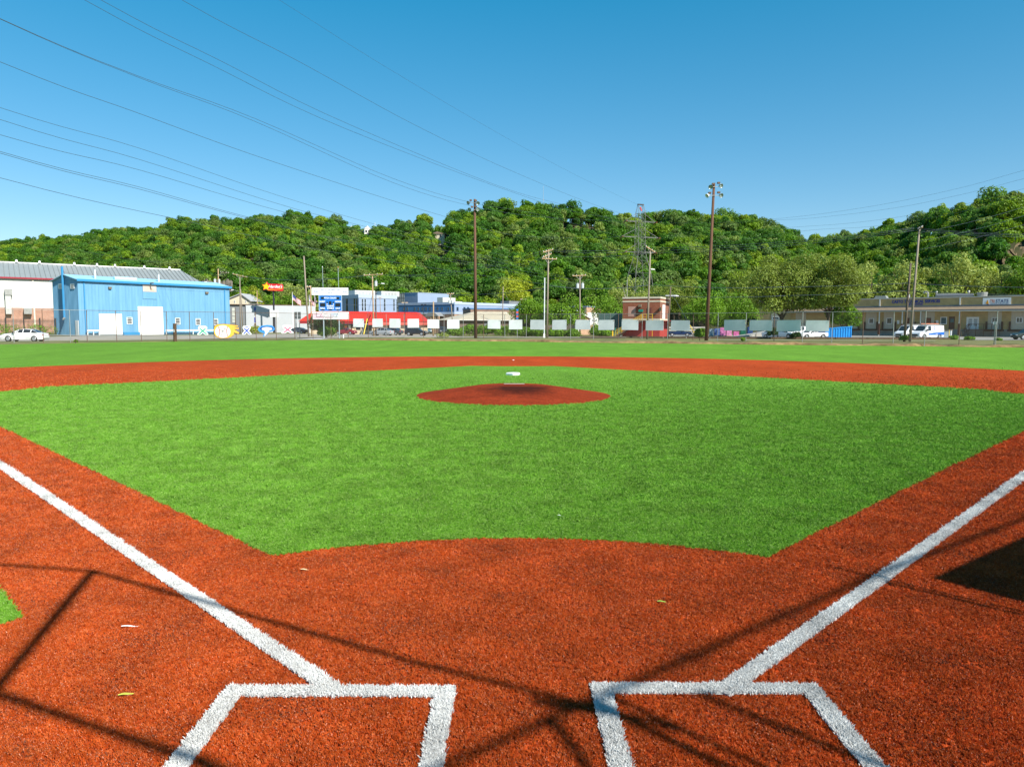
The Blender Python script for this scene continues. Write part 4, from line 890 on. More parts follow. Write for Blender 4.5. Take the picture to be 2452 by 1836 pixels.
upole('u1', 'wooden pole with transformers rising behind the right end of the blue warehouse', 524, 178, 527, 643.5, 0.17, m_tan, [(653, 529, 556, 0.15, -1.0)], [(518.5, 669, 679), (529, 670, 680)], (675, 494))
upole('u2', 'grey wooden pole with street lamp just right of the blue warehouse', 575.5, 168, 578, 663, 0.15, m_wood, [(660, 564, 594, 0.35, .6)], [], (694.5, 557))
upole('u2b', 'leaning bare wooden pole beside the grey building', 582.5, 169, 579, 692, 0.13, m_wood)
upole('u2c', 'far thin wooden pole between the house and the burger sign', 617, 215, 618, 695, 0.14, m_tan, [], [])
upole('u3', 'tall plain wooden pole leaning left of the scoreboard', 739.5, 124, 731.5, 613, 0.16, m_wood)
upole('u3b', 'short tan wooden pole directly left of the scoreboard banner', 746.5, 127, 746, 684, 0.12, m_tan, [(687, 737, 747, 0, .2)])
upole('u4', 'wooden pole with transformer and street lamp in front of the red roof', 895, 133, 893.5, 657, 0.15, m_tan, [(658, 874, 918, -0.12, .3)], [(902, 674, 685)], (679, 923))
upole('u5', 'plain shorter pole beside the lamp pole in front of the red roof', 900.5, 134.5, 901.5, 698, 0.13, m_dwood)
upole('u5b', 'thin leaning far pole in front of the pale blue office wall', 912, 172, 911, 711, 0.11, m_wood, [(712, 906, 917, 0, .2)])
upole('u6', 'orange-tan wooden pole in front of the dark blue office wing', 1037.5, 135, 1038.5, 722, 0.15, m_tan)
upole('u7', 'leaning pole with transformers at the corner of the blue office', 1086, 150, 1078.5, 703, 0.13, m_wood, [(703.5, 1071, 1087, -0.05, .4)], [(1077, 719, 726), (1083.5, 720, 726)])
upole('u8', 'thin bare pole in front of the tan roof building', 1203, 160, 1204.6, 686, 0.12, m_wood)
upole('u9', 'tall weathered pole with double crossarm left of the transformer pole', 1309.5, 109, 1312, 597, 0.16, m_wood, [(601, 1299, 1323, -0.25, .5), (612, 1299, 1319, -0.3, .4), (620, 1296, 1332, 0.02, .3)], [])
cp = thing('conduit_pole', 'slim white metal pole beside the tall weathered pole', 'pole', (*gp(1303, 109), 0.05))
MB().tube([(0, 0, -0.2), (0.02, 0, zh(1305, 666, 109))], 0.085, 9).build('pole', mat('pole_white', (0.66, 0.69, 0.72), 0.4, 0.06, 2), cp); MB().box(-.12, .12, -.12, .12, -0.1, 0.75).build('base_sleeve', m_white, cp)
upole('u10', 'wooden pole with two grey transformers above the centre bushes', 1389, 133, 1387, 659, 0.15, m_wood, [(660, 1369, 1402, -0.1, .5)], [(1381.5, 680, 691), (1393.5, 679, 690)])
upole('u11', 'tall grey pole in front of the red brick building with a small lamp', 1549.5, 108, 1553.5, 597, 0.16, m_wood, [(597.5, 1541, 1566, 0.35, .6)], [], (645, 1565))
upole('u12', 'short brown pole right of the brick building with a guy wire', 1598.5, 113, 1603.5, 687, 0.14, m_dwood)
upole('u13', 'tall grey pole standing before the warehouse lettering', 2178.5, 94.5, 2189, 545, 0.17, m_wood, [(547, 2183, 2195, 0, 1.1)], [])
upole('u14', 'shorter dark pole just left of the tall pole at the vans', 2165, 95.5, 2172, 630, 0.17, m_dwood, [], [])
# guy wire with yellow guard
gw = thing('guy_wire', 'guy wire with yellow guard slanting down from the short brown pole', 'guy wire', (0, 0, 0))
ga = W(1606, 697, 113); gb = W(1664, 800, 108); MB().bar(ga, gb, 0.02, n=5).build('wire', m_wire, gw); MB().bar(ga.lerp(gb, .80), ga.lerp(gb, .97), 0.06, n=7).build('guard', mat('guard_yellow', (0.75, 0.52, 0.03), 0.5, 0.06, 3), gw)
gw = thing('guy_wire', 'guy wires with yellow guards slanting in front of the burger restaurant', 'guy wire', (0, 0, 0))
ga = W(893.5, 700, 132); gb = W(871, 800, 128); MB().bar(ga, gb, 0.02, n=5).build('wire', m_wire, gw); MB().bar(ga.lerp(gb, .64), ga.lerp(gb, 1), 0.09, n=7).build('guard', mat('guard_yellow', (0, 0, 0)), gw)
gb2 = W(864, 806, 124); MB().bar(ga, gb2, 0.02, n=5).build('wire', m_wire, gw); MB().bar(ga.lerp(gb2, .72), ga.lerp(gb2, .98), 0.05, n=7).build('guard', m_galv, gw)
# ------------------------------------------------------------------ pylon
D = 228.0; q = D / F; xb, yb = gp(1529, D)
py_ = thing('lattice_pylon', 'tall steel lattice power pylon with red-brown insulators above the trees', 'pylon', (xb, yb, 0.0), R(18))
m_lat = mat('pylon_steel', (0.17, 0.17, 0.16), 0.7, 0.2, 1, metal=0.0); m_insr = mat('red_insulator', (0.26, 0.055, 0.03), 0.4, 0.15, 3)
def zz(y): return zh(1529, y, D)
lv = [(0.0, 4.2), (zz(700), 3.3), (zz(655), 2.6), (zz(625), 1.75), (zz(604), 1.25), (zz(585), 1.2), (zz(568), 1.2), (zz(550), 1.15), (zz(531), 1.1), (zz(512), 1.15), (zz(491), 0.8)]
body = MB(); brc = MB()
def cnr(i, k_):
    z, h_ = lv[i]; s_ = ((-1, -1), (1, -1), (1, 1), (-1, 1))[k_ % 4]; yy = 1.0 if i < len(lv) - 1 else 0.55
    return (s_[0] * h_, s_[1] * h_ * yy, z)
for i in range(len(lv) - 1):
    for k_ in range(4):
        body.beam(cnr(i, k_), cnr(i + 1, k_), 0.11 if i < 4 else 0.085)
        brc.beam(cnr(i, k_), cnr(i + 1, k_ + 1), 0.04); brc.beam(cnr(i, k_ + 1), cnr(i + 1, k_), 0.04); brc.beam(cnr(i + 1, k_), cnr(i + 1, k_ + 1), 0.05)
body.build('legs', m_lat, py_); brc.build('bracing', m_lat, py_)
MB().beam((-1.1, 0, zz(490)), (1.1, 0, zz(490)), 0.35, 0.3).build('top_beam', m_blk, py_)
ARMS = []
for ay, hw in ((531, 5.2), (568, 6.4), (604, 5.2)):
    z = zz(ay)
    for s_ in (-1, 1):
        a = MB(); a.beam((s_ * 1.2, -1, z), (s_ * hw, 0, z), 0.13); a.beam((s_ * 1.2, 1, z), (s_ * hw, 0, z), 0.13); a.beam((s_ * 1.2, 0, z + 2.6), (s_ * hw, 0, z), 0.10); a.beam((s_ * 2.6, -.6, z), (s_ * 2.6, .6, z), .1); a.build('crossarm', m_lat, py_)
        for e in (-1, 1):
            MB().bar((s_ * hw, 0, z - 0.05), (s_ * hw + e * 0.5, e * 2.0, z - 0.25), 0.16, n=8).build('insulator', m_insr, py_)
        p = Matrix.Rotation(R(18), 4, 'Z') @ Vector((s_ * hw, 0, z)); ARMS.append((xb + p.x, yb + p.y, z - .2))
MB().beam((-0.2, 0, zz(496)), (0.35, 0, zz(505)), 0.3).build('warning_plate', mat('red_plate', (0.6, 0.05, 0.04)), py_)
# ------------------------------------------------------------------ wires
def cable(name, label, pts, r, group=None, m=None):
    P_ = [Vector(p) for p in pts]; out = []
    for i in range(len(P_) - 1):
        p0 = P_[max(i - 1, 0)]; p1 = P_[i]; p2 = P_[i + 1]; p3 = P_[min(i + 2, len(P_) - 1)]
        for s_ in range(6):
            t_ = s_ / 6; out.append(0.5 * ((2 * p1) + (p2 - p0) * t_ + (2 * p0 - 5 * p1 + 4 * p2 - p3) * t_ * t_ + (3 * p1 - p0 - 3 * p2 + p3) * t_ ** 3))
    out.append(P_[-1]); o = MB().tube(out, r, 4).build(name, m or m_wire, smooth=True); return tag(o, label, 'cable', group)
def plane_pts(pix, p0, d):
    """points where photo rays meet the upright plane through p0 along d"""
    n = Vector((-d[1], d[0], 0)); out = []
    for (px, py) in pix:
        rr_ = ray(px, py); tt = (Vector((p0[0], p0[1], 0)) - Vector((CAM.x, CAM.y, 0))).dot(n) / rr_.dot(n); out.append(CAM + rr_ * tt)
    return out
dl = (-0.435, -1.0)
HV = [([(0, 46), (332, 186), (610, 291), (942, 438), (1128, 493), (1300, 520)], 0), ([(0, 45), (332, 183), (610, 284), (942, 428), (1128, 485), (1300, 516)], 2),
      ([(0, 148.5), (332, 271.6), (665, 391), (1053, 515), (1260, 566)], 2), ([(202, 0), (499, 152), (831, 310), (1226, 460), (1400, 512)], 1), ([(241, 0), (520, 142), (840, 300), (1226, 457), (1420, 510)], 3), ([(435, 0), (720, 150), (998, 302), (1226, 410), (1431, 493)], 1),
      ([(0, 258), (333, 355), (665, 468), (942, 549), (1200, 610)], 4), ([(0, 286.5), (333, 382), (665, 488), (831, 532), (1200, 622)], 4), ([(0, 323), (333, 407), (687, 510), (1000, 585), (1250, 640)], 4), ([(0, 363), (333, 448), (610, 524), (900, 590), (1290, 655)], 4), ([(0, 367), (333, 453), (610, 527), (900, 594), (1290, 662)], 4), ([(0, 426), (443, 529), (776, 600), (1090, 650), (1300, 680)], 4)]
off_ = [-5, -3, -1, 1, 3, 5, -4, -2, 0, 2, 3, 4]
for i, (pix, a) in enumerate(HV):
    p0 = (xb + off_[i] * 0.9, yb); P_ = plane_pts(pix, p0, dl)
    d = (P_[0] - P_[1]).normalized(); first = P_[0] + d * 26 + Vector((0, 0, 1.5)); last = P_[-1]
    end = ARMS[(0, 1, 2, 3, 4, 5)[a if a < 4 else 4 + i % 2]] if i < 6 else (P_[-1] + (P_[-1] - P_[-2]).normalized() * 25)
    cable('power_line', 'dark high-voltage wire sweeping from the upper left sky down towards the pylon' if i < 6 else 'thin overhead wire crossing the left sky below the high-voltage wires', [first] + P_ + [end], 0.019 if i < 6 else 0.016, 'high-voltage wires' if i < 6 else 'lower overhead wires')
P_ = plane_pts([(668, 0), (942, 172), (1226, 338), (1400, 430), (1524, 489)], (xb, yb), dl); cable('shield_wire', 'faint thin wire running down to the very top of the pylon', [P_[0] + (P_[0] - P_[1]).normalized() * 20] + P_, 0.014)
dr = (0.577, -0.817)
for i, pix in enumerate([[(1720, 533), (1900, 520), (2100, 492), (2300, 450), (2452, 408)], [(1760, 535), (1950, 522), (2150, 497), (2320, 462), (2452, 428)], [(1850, 548), (2050, 533), (2250, 503), (2452, 452)], [(1900, 556), (2080, 543), (2270, 514), (2452, 470)]]):
    P_ = plane_pts(pix, (xb + 4 + i, yb), dr); cable('power_line', 'faint high-voltage wire climbing to the right above the hill gap', [Vector(ARMS[(1, 3, 3, 5)[i]])] + P_ + [P_[-1] + (P_[-1] - P_[-2]).normalized() * 20], 0.018, 'right-hand high-voltage wires')
def span(label, a, b, sag, r=0.02, group=None, n=8):
    a = Vector(a); b = Vector(b); pts = [a.lerp(b, i / n) - Vector((0, 0, sag * 4 * (i / n) * (1 - i / n))) for i in range(n + 1)]
    o = MB().tube(pts, r, 4).build('street_wire', m_wire, smooth=True); return tag(o, label, 'cable', group)
def P3(px, py, D): return W(px, py, D)
for i, (ya, yb_, yc) in enumerate(((597, 594, 545), (601, 600, 548), (612, 606, 552))):
    span('street wire strung between the weathered pole and the pole at the brick building', P3(1312 + 6 * (i - 1), ya, 109), P3(1553 + 6 * (i - 1), yb_, 108), 0.35, 0.02, 'street wires over the centre')
    span('street wire strung between the brick building pole and the pole at the vans', P3(1553 + 6 * (i - 1), yb_, 108), P3(2189, yc, 94.5), 0.6, 0.02, 'street wires over the right')
    span('street wire leaving the tall pole at the vans to the right', P3(2189, yc, 94.5), P3(2700, yc + 8, 86), 0.6, 0.02, 'street wires at the right edge')
    span('street wire running left from the weathered pole across the hill foot', P3(1312 + 6 * (i - 1), ya + 2, 109), P3(893.5 + 8 * (i - 1), 657, 133), 1.4, 0.018, 'street wires over the centre left')
    span('street wire left of the scoreboard running to the lamp pole', P3(893.5 + 8 * (i - 1), 657, 133), P3(578 + 8 * (i - 1), 661, 168), 1.0, 0.018, 'street wires over the left')
for i, (y0, y1, y2, y3) in enumerate(((681, 687, 678, 685), (706, 708, 696, 703))):
    span('thick low cable crossing in front of the trees between the brick building and the vans', P3(1551, y0, 108), P3(1880, y1, 101), 0.3, 0.03, 'low cables on the right')
    span('thick low cable crossing in front of the locust trees', P3(1880, y1, 101), P3(2176, y2, 95), 0.1, 0.03, 'low cables before the locust trees')
    span('low cable running along the warehouse roof to the right edge', P3(2176, y2, 95), P3(2600, y3 + 2, 86), 0.25, 0.03, 'low cables at the right edge')
span('thick black cable over the tan roof between two wooden poles', P3(1080, 706, 150), P3(1312, 690, 109), 0.3, 0.03); span('black cable with splice box over the red roof', P3(735, 722, 124), P3(1040, 724, 135), 0.6, 0.03)
span('black cable from the weathered pole to the transformer pole', P3(1312, 684, 109), P3(1552, 683, 108), 0.5, 0.035)
for i in range(3): span('faint wire from the tall pole at the vans towards the upper right hill', P3(2189, 560 + 20 * i, 94.5), P3(2600, 440 + 22 * i, 120), 0.8, 0.016, 'wires to the right hill')
for i in range(2): span('faint wire from the tall leaning pole across the blue warehouse', P3(731.5, 618 + 70 * i, 124), P3(150, 590 + 60 * i, 160), 2.2, 0.016, 'wires behind the blue warehouse')
# ================================================================== BUILDINGS
class Face:
    """an upright wall from A to B (photo column, distance); local x runs along it, y goes inside"""
    def __init__(s, name, label, A, B, cat='building', xyA=None, xyB=None):
        s.a = Vector(xyA if xyA else gp(*A)); s.b = Vector(xyB if xyB else gp(*B)); s.d = (s.b - s.a); s.L = s.d.length; s.d.normalize()
        s.rz = math.atan2(s.d.y, s.d.x); s.n = Vector((-s.d.y, s.d.x))
        s.o = thing(name, label, cat, (s.a.x, s.a.y, 0), s.rz) if name else None
    def loc(s, px, py, back=0.0):
        r = ray(px, py); o = s.a + s.n * back; t = (o - Vector((CAM.x, CAM.y))).dot(s.n) / (r.x * s.n.x + r.y * s.n.y); p = CAM + r * t
        return (Vector((p.x, p.y)) - s.a).dot(s.d), p.z
    def wpt(s, u, v): p = s.a + s.d * u + s.n * v; return (p.x, p.y)
m_glass = mat('dark_glass', (0.03, 0.035, 0.04), 0.12, 0.3, 0.8, spec=0.8); m_glassb = mat('blue_glass', (0.05, 0.11, 0.15), 0.12, 0.3, 0.8, spec=0.8)
m_cream = mat('cream_wall', (0.62, 0.50, 0.34), 0.85, 0.08, 0.8)
def rect(f, px0, px1, y0, y1, back=0.0):
    u0, za = f.loc(px0, (y0 + y1) / 2, back); u1, zb = f.loc(px1, (y0 + y1) / 2, back); z1 = f.loc((px0 + px1) / 2, y0, back)[1]; z0 = f.loc((px0 + px1) / 2, y1, back)[1]
    return u0, u1, z0, z1
def window(f, r, frame=None, pane=None, t=0.08, y=0.0, mull=(0, 0), name='window', parent=None):
    u0, u1, z0, z1 = r; frame = frame or m_white; fr = MB()
    fr.box(u0, u1, y - 0.06, y - 0.003, z0, z0 + t); fr.box(u0, u1, y - 0.06, y - 0.003, z1 - t, z1); fr.box(u0, u0 + t, y - 0.058, y - 0.003, z0 + t, z1 - t); fr.box(u1 - t, u1, y - 0.058, y - 0.003, z0 + t, z1 - t)
    for i in range(mull[0]): c = u0 + (u1 - u0) * (i + 1) / (mull[0] + 1); fr.box(c - t / 3, c + t / 3, y - 0.05, y - 0.003, z0 + t, z1 - t)
    for i in range(mull[1]): c = z0 + (z1 - z0) * (i + 1) / (mull[1] + 1); fr.box(u0 + t, u1 - t, y - 0.052, y - 0.003, c - t / 3, c + t / 3)
    w_ = fr.build(name, frame, parent or f.o); MB().box(u0 + t * .9, u1 - t * .9, y - 0.022, y - 0.004, z0 + t * .9, z1 - t * .9).build('pane', pane or m_glass, w_); return w_
def door(f, r, m, y=0.0, ribs=0, name='door', frame=None):
    u0, u1, z0, z1 = r; d = MB().box(u0, u1, y - 0.05, y - 0.003, z0, z1).build(name, m, f.o)
    if ribs:
        for i in range(ribs): zc = z0 + (z1 - z0) * (i + 0.5) / ribs; MB().box(u0 + .05, u1 - .05, y - 0.062, y - 0.051, zc - (z1 - z0) / ribs * .44, zc + (z1 - z0) / ribs * .44).build('panel', m, d)
    if frame:
        fm = MB(); t = 0.14; fm.box(u0 - t, u0, y - 0.09, y - 0.003, z0, z1 + t); fm.box(u1, u1 + t, y - 0.09, y - 0.003, z0, z1 + t); fm.box(u0, u1, y - 0.088, y - 0.003, z1, z1 + t); fm.build('door_frame', frame, d)
    return d
# ---- blue metal warehouse
m_blue = mat('blue_metal', (0.13, 0.32, 0.50), 0.6, 0.14, 1.1, spec=0.25, col2=(0.165, 0.36, 0.53), streak=(1, 1, 0.12)); m_blue2 = mat('blue_trim', (0.035, 0.23, 0.46), 0.5, 0.08, 0.5)
bw = Face('blue_warehouse', 'long bright blue ribbed-metal warehouse with white roller doors', (192, 132), (552, 157)); f = bw
eh = f.loc(192, 669)[1]; dp = 10.4; pk = eh + 1.1
MB().box(0.06, f.L - .06, 0.06, dp - .06, -.2, eh - .06).build('core_wall', m_blue, f.o)
MB().ribbed(0, f.L, -.2, eh, 0.0, 0.61, 0.045).build('front_wall', m_blue, f.o)
sw = MB().ribbed(0, dp, -.2, eh, 0.0, 0.46, 0.05); sw.xf(Matrix(((0, 1, 0, 0), (-1, 0, 0, dp), (0, 0, 1, 0), (0, 0, 0, 1)))).build('end_wall', m_blue, f.o)
MB().prism_y([(0, eh), (dp, eh), (dp / 2, pk - .12)], -0.02, 0.02).xf(Matrix(((0, 1, 0, 0), (1, 0, 0, 0), (0, 0, 1, 0), (0, 0, 0, 1)))).build('gable', m_blue, f.o)
rf = MB()
rf.add([(-.35, -.45, eh - .02), (f.L + .3, -.45, eh - .02), (f.L + .3, dp / 2, pk), (-.35, dp / 2, pk), (-.35, dp + .4, eh - .02), (f.L + .3, dp + .4, eh - .02)], [(0, 1, 2, 3), (3, 2, 5, 4)])
r_ = rf.build('roof', mat('roof_paleblue', (0.30, 0.55, 0.72), 0.5, 0.1, 0.6), f.o); md_ = r_.modifiers.new('t', 'SOLIDIFY'); md_.thickness = 0.12
MB().box(-.36, f.L + .32, -.52, -.40, eh - .34, eh + .06).build('fascia', m_blue2, r_)
for u in (0.9, f.L - 1.3): MB().box(u, u + .16, -.16, -.05, 0, eh - .3).build('downspout', m_blue2, f.o)
a = f.loc(280, 661)[0]; b_ = f.loc(333, 668)[0]
mo_ = MB().bar((a, 1.2, eh + .55), (b_, 1.2, eh + .55), 0.42, n=12); mo_.build('ridge_vent', mat('vent_blue', (0.42, 0.68, 0.85), .5), r_, smooth=False)
for px, top in ((228, 645), (380, 656)):
    u = f.loc(px, 665, 2.0)[0]; v_ = MB().bar((u, 2.0, eh + .2), (u, 2.0, f.loc(px, top, 2.0)[1]), 0.16, n=9).build('stack', mat('stack_grey', (.55, .58, .58)), r_); MB().bar((u, 2, f.loc(px, top, 2.0)[1]), (u, 2, f.loc(px, top, 2)[1] + .2), .24, .1, 9).build('stack_cap', m_galv, v_)
fl_ = MB(); uu = dp * .5; fl_.bar((-.35, uu, 3.2), (-.35, uu, pk + 1.4), 0.2, n=10); fl_.build('flue', m_blue2, f.o); MB().bar((-.35, uu, 3.2), (-.8, uu - .5, 2.9), .2, .14, 9).build('flue_elbow', m_galv, f.o)
m_rdoor = mat('roller_white', (0.80, 0.80, 0.78), 0.5, 0.04, 1.0)
door(f, rect(f, 239, 290, 753, 801.5), m_rdoor, -.06, 9, 'roller_door', m_white); door(f, rect(f, 332, 388.5, 736, 801.5), m_rdoor, -.06, 12, 'roller_door', m_white)
for (a, b_, c, d) in ((303, 316.5, 759.5, 776), (303.5 + 15.5, 0, 0, 0), (419, 431, 761, 777), (468, 479.5, 762.5, 778), (511, 521.5, 763, 778)):
    if b_: window(f, rect(f, a, b_, c, d), m_wb, m_glass, 0.10, -.05, (0, 3))
w_ = rect(f, 341, 374.5, 681.5, 716); hz_ = MB().box(w_[0], w_[1], -.10, -.05, w_[2], w_[3]).build('loading_hatch', m_blue, f.o)
MB().box(w_[0] + .05, w_[1] - .05, -.13, -.101, (w_[2] + w_[3]) / 2, w_[3]).build('rusty_panel', mat('rusty_white', (0.62, 0.64, 0.64), 0.7, 0.25, 0.7, col2=(0.55, 0.35, 0.22)), hz_)
MB().beam(((w_[0] + w_[1]) / 2, -.4, w_[3] + .25), ((w_[0] + w_[1]) / 2, -1.6, w_[3] + .25), .2).build('hoist_beam', m_rust, f.o)
for px in (262, 494): c = rect(f, px - 3.5, px + 3.5, 687 if px < 300 else 699, 692 if px < 300 else 703.5); MB().box(c[0], c[1], -.35, -.06, c[2], c[3]).build('wall_lamp', mat('bronze', (.16, .13, .09)), f.o)
for a, b_ in ((203, 236), (392, 520)):
    c = rect(f, a, b_, 796, 799); g_ = MB().box(c[0], c[1], -.9, -.75, .75, 1.0).build('guard_rail', m_white, f.o)
    for u in (c[0] + .2, (c[0] + c[1]) / 2, c[1] - .2): MB().box(u - .07, u + .07, -.74, -.6, 0, .98).build('rail_post', m_white, g_)
c = rect(f, 293, 331, 797, 801); MB().box(c[0], c[1], -.7, -.1, .0, .55).build('low_plinth', m_blue2, f.o)
# shaded end wall details
ew = Face(None, '', None, None, xyA=bw.wpt(0, dp), xyB=bw.wpt(0, 0))
def onend(name, px0, px1, y0, y1, m, t=.06):
    u0, u1, z0, z1 = rect(ew, px0, px1, y0, y1); v0, v1 = dp - u0, dp - u1; return MB().box(-t - .05, -.05, min(v0, v1), max(v0, v1), z0, z1).build(name, m, bw.o)
for a, b_ in ((141, 150), (169.5, 179)):
    w0 = onend('window', a, b_, 679, 691.5, m_wb); onend('pane', a + 1.5, b_ - 1.2, 681, 690, mat('pale_pane', (.35, .35, .33), .3), .075).parent = w0
dd = onend('door', 182, 189.5, 767, 803, m_white)
# ---- white and brick hall behind it
wh = Face('white_hall', 'white-walled hall with brick base and long grey ribbed metal roof', (-60, 162), (486, 190)); f = wh
m_wwall = mat('white_cladding', (0.60, 0.59, 0.55), 0.6, 0.05, 0.5); m_brk = brick_mat('brick_salmon', (0.42, 0.19, 0.12), (0.50, 0.25, 0.16), (0.5, 0.42, 0.36))
eh = f.loc(0, 663)[1]; bt = f.loc(20, 737)[1]; dp = 26
MB().box(0, f.L, 0.05, dp, -.2, bt - .02).build('brick_base', m_brk, f.o); MB().box(.05, f.L - .05, .2, dp - .2, bt - .02, eh - .05).build('core_wall', m_wwall, f.o)
MB().ribbed(0, f.L, bt, eh, 0.0, 0.9, .03, .06).build('front_wall', m_wwall, f.o)
rz_ = f.loc(0, 628, 13)[1]; ur = f.loc(432, 656, 13)[0]; m_rib = mat('grey_roof_metal', (0.30, 0.32, 0.31), 0.5, 0.06, 0.4, metal=0.2)
rf = MB(); ul = -.3
rf.add([(ul, -.5, eh), (f.L + .5, -.5, eh), (ur, 13, rz_), (ul, 13, rz_), (f.L + .5, dp + .5, eh), (ul, dp + .5, eh)], [(0, 1, 2, 3), (1, 4, 2), (3, 2, 4, 5)])
r_ = rf.build('roof', m_rib, f.o)
rb = MB(); u = 0.0
while u < f.L + .3:
    t_ = 1.0 if u <= ur else max(0, 1 - (u - ur) / (f.L + .5 - ur)); rb.beam((u, -.5, eh + .06), (u, -.5 + 13.5 * t_, eh + .06 + (rz_ - eh) * t_), .09, .13); u += 1.0
rb.build('roof_seams', mat('seam_grey', (0.20, 0.215, 0.21), .5), r_)
MB().beam((ul, 13, rz_ + .1), (ur, 13, rz_ + .1), .5, .22).build('ridge_cap', m_white, r_)
MB().box(ul, f.L + .5, -.62, -.5, eh - .32, eh + .03).build('fascia', mat('maroon_trim', (0.30, 0.03, 0.05)), r_)
for px in (80,): u = f.loc(px, 700)[0]; MB().box(u - .15, u + .15, -.2, -.04, 0, eh - .3).build('downspout', mat('cream_pipe', (.66, .62, .5)), f.o)
c = rect(f, 13, 27, 705, 752); MB().box(c[0], c[1], -1.1, -.05, c[2], c[3]).build('duct', mat('duct_metal', (.55, .54, .50), .4, metal=.3), f.o); c = rect(f, 11, 29, 693, 707); MB().box(c[0], c[1], -1.3, -.05, c[2], c[3]).build('fan_unit', m_galv, f.o)
for px in (40, 95, 178, 232, 275, 345, 405): u = f.loc(px, 640, 13)[0]; MB().bar((u, 12.6, rz_ + .15), (u, 12.6, rz_ + .75), .3, .2, 9).build('roof_vent', m_white, r_)
c = rect(f, 57, 76, 738, 752); MB().box(c[0], c[1], -1.4, -.05, c[2], c[3]).build('intake_hood', m_galv, f.o)
# ---- dark picket fence on the far left
pf = thing('picket_fence', 'black steel picket fence in front of the brick-based hall', 'fence', (*gp(-40, 126), 0), math.atan2(gp(135, 134)[1] - gp(-40, 126)[1], gp(135, 134)[0] - gp(-40, 126)[0]))
L = (Vector(gp(135, 134)) - Vector(gp(-40, 126))).length; m_blkm = mat('black_metal', (.025, .022, .02), .5)
i = 0; pk_me = MB().box(-.022, .022, -.022, .022, .1, 2.95).mesh('picket', m_blkm)
while i * .20 < L and i < 80: o = link(bpy.data.objects.new('picket', pk_me), pf); o.location = (i * .20, 0, 0); i += 1
for z in (.35, 2.35, 2.62): MB().box(0, L, -.03, .03, z, z + .06).build('rail', m_blkm, pf)
for px in (13, 56, 95, 134): d = (px + 40) / 175 * L; MB().box(d - .1, d + .1, -.1, .1, 0, 3.15).build('post', m_blkm, pf)
# ---- cream gabled house
hs = Face('gabled_house', 'small cream house with grey gable roof behind the grey building', (552, 214), (600, 214)); f = hs
m_hcream = mat('house_cream', (0.62, 0.55, 0.40), .85); eh = f.loc(560, 718)[1]; pkz = f.loc(577, 703)[1]; L = f.L
MB().prism_y([(-1.5, 0), (L, 0), (L, eh), (f.loc(577, 703)[0], pkz), (-1.5, eh)], 0, 9).build('wall', m_hcream, f.o)
uc = f.loc(577, 703)[0]; rf = MB(); rf.add([(-2.2, -.5, eh - .3), (uc, -.5, pkz + .1), (uc, 9.5, pkz + .1), (-2.2, 9.5, eh - .3), (L + .7, -.5, eh - .35), (L + .7, 9.5, eh - .35)], [(0, 1, 2, 3), (1, 4, 5, 2)])
o = rf.build('roof', mat('shingle_grey', (.36, .37, .38), .8), f.o); o.modifiers.new('t', 'SOLIDIFY').thickness = .22
window(f, rect(f, 560.5, 563.5, 719, 726)); window(f, rect(f, 587, 590, 720, 725))
o = MB().box(0, 3.0, 0, 3, 6.2, 8.2).build('rooftop_unit', m_galv, f.o); o.location = (L + .2, -2, 0)
# ---- long grey flat-roofed building
gb_ = Face('grey_building', 'long flat-roofed pale grey building behind the burger restaurant sign', (590, 190), (755, 196)); f = gb_
m_gw = mat('pale_grey_wall', (0.44, 0.46, 0.48), .8, .05, .4); m_gd = mat('dark_grey_wall', (0.17, 0.18, 0.19), .8, .08, .4); th = f.loc(590, 730)[1]
MB().box(0, f.L, 0, 20, -.2, th).build('wall', m_gw, f.o); MB().box(-4.6, -.01, 0.4, 20, -.2, th - .05).build('entrance_wing', m_gd, f.o); MB().box(-4.7, f.L + .1, -.1, 20.1, th, th + .16).build('parapet', m_rust, f.o)
for y0, y1, m_ in ((735.5, 744, mat('sign_blue', (.02, .04, .30))), (746, 755, m_gd), (760, 772, mat('sign_blue', (0, 0, 0))), (774, 783, m_rust)): c = rect(f, 609, 612.5, y0, y1); MB().box(c[0], c[1], -.08, -.003, c[2], c[3]).build('wall_sign', m_, f.o)
sq = Face(None, '', (549, 180), (566, 180)); 
ss = thing('stacked_sign', 'four stacked cream sign plates on a post beside the grey building', 'sign', (*gp(561, 176), 0)); MB().bar((.35, 0, 0), (.35, 0, zh(561, 736, 176)), .09, n=7).build('post', m_dwood, ss)
for y0, y1 in ((737, 744.5), (746, 756), (758, 766), (767, 772)): MB().box(-.35, .3, -.08, 0, zh(561, y1, 176), zh(561, y0, 176)).build('plate', mat('sign_cream', (.58, .58, .50)), ss)
# ---- burger restaurant
hd = Face('burger_restaurant', 'low restaurant with bright red sloped metal roof and cream walls', (885, 157), (1011, 157)); f = hd
m_redr = mat('red_roof', (0.52, 0.032, 0.02), .5, .06, .5); m_pinkf = mat('coral_fascia', (0.66, 0.13, 0.10), .55); L = f.L
ze = f.loc(950, 777)[1]; zf = f.loc(950, 770)[1]; zt = f.loc(950, 748)[1] + .1
ul = f.loc(722, 770, 4)[0]
MB().box(.4, L - .2, .6, 12, -.1, ze).build('wall', m_cream, f.o); MB().box(ul + 2.2, .39, 3.2, 12, -.1, ze).build('dining_wall', mat('dining_glass', (.06, .06, .06), .2, spec=.7), f.o)
MB().box(.38, L - .18, .56, .599, .55, .75).build('red_stripe', m_redr, f.o)
MB().box(-.2, L + .3, -.1, 12.5, ze - .1, zf).build('fascia', m_pinkf, f.o); MB().box(ul, -.21, 2.2, 12.4, ze + .15, zf + .05).build('fascia', mat('dark_red_fascia', (.30, .015, .02), .5), f.o)
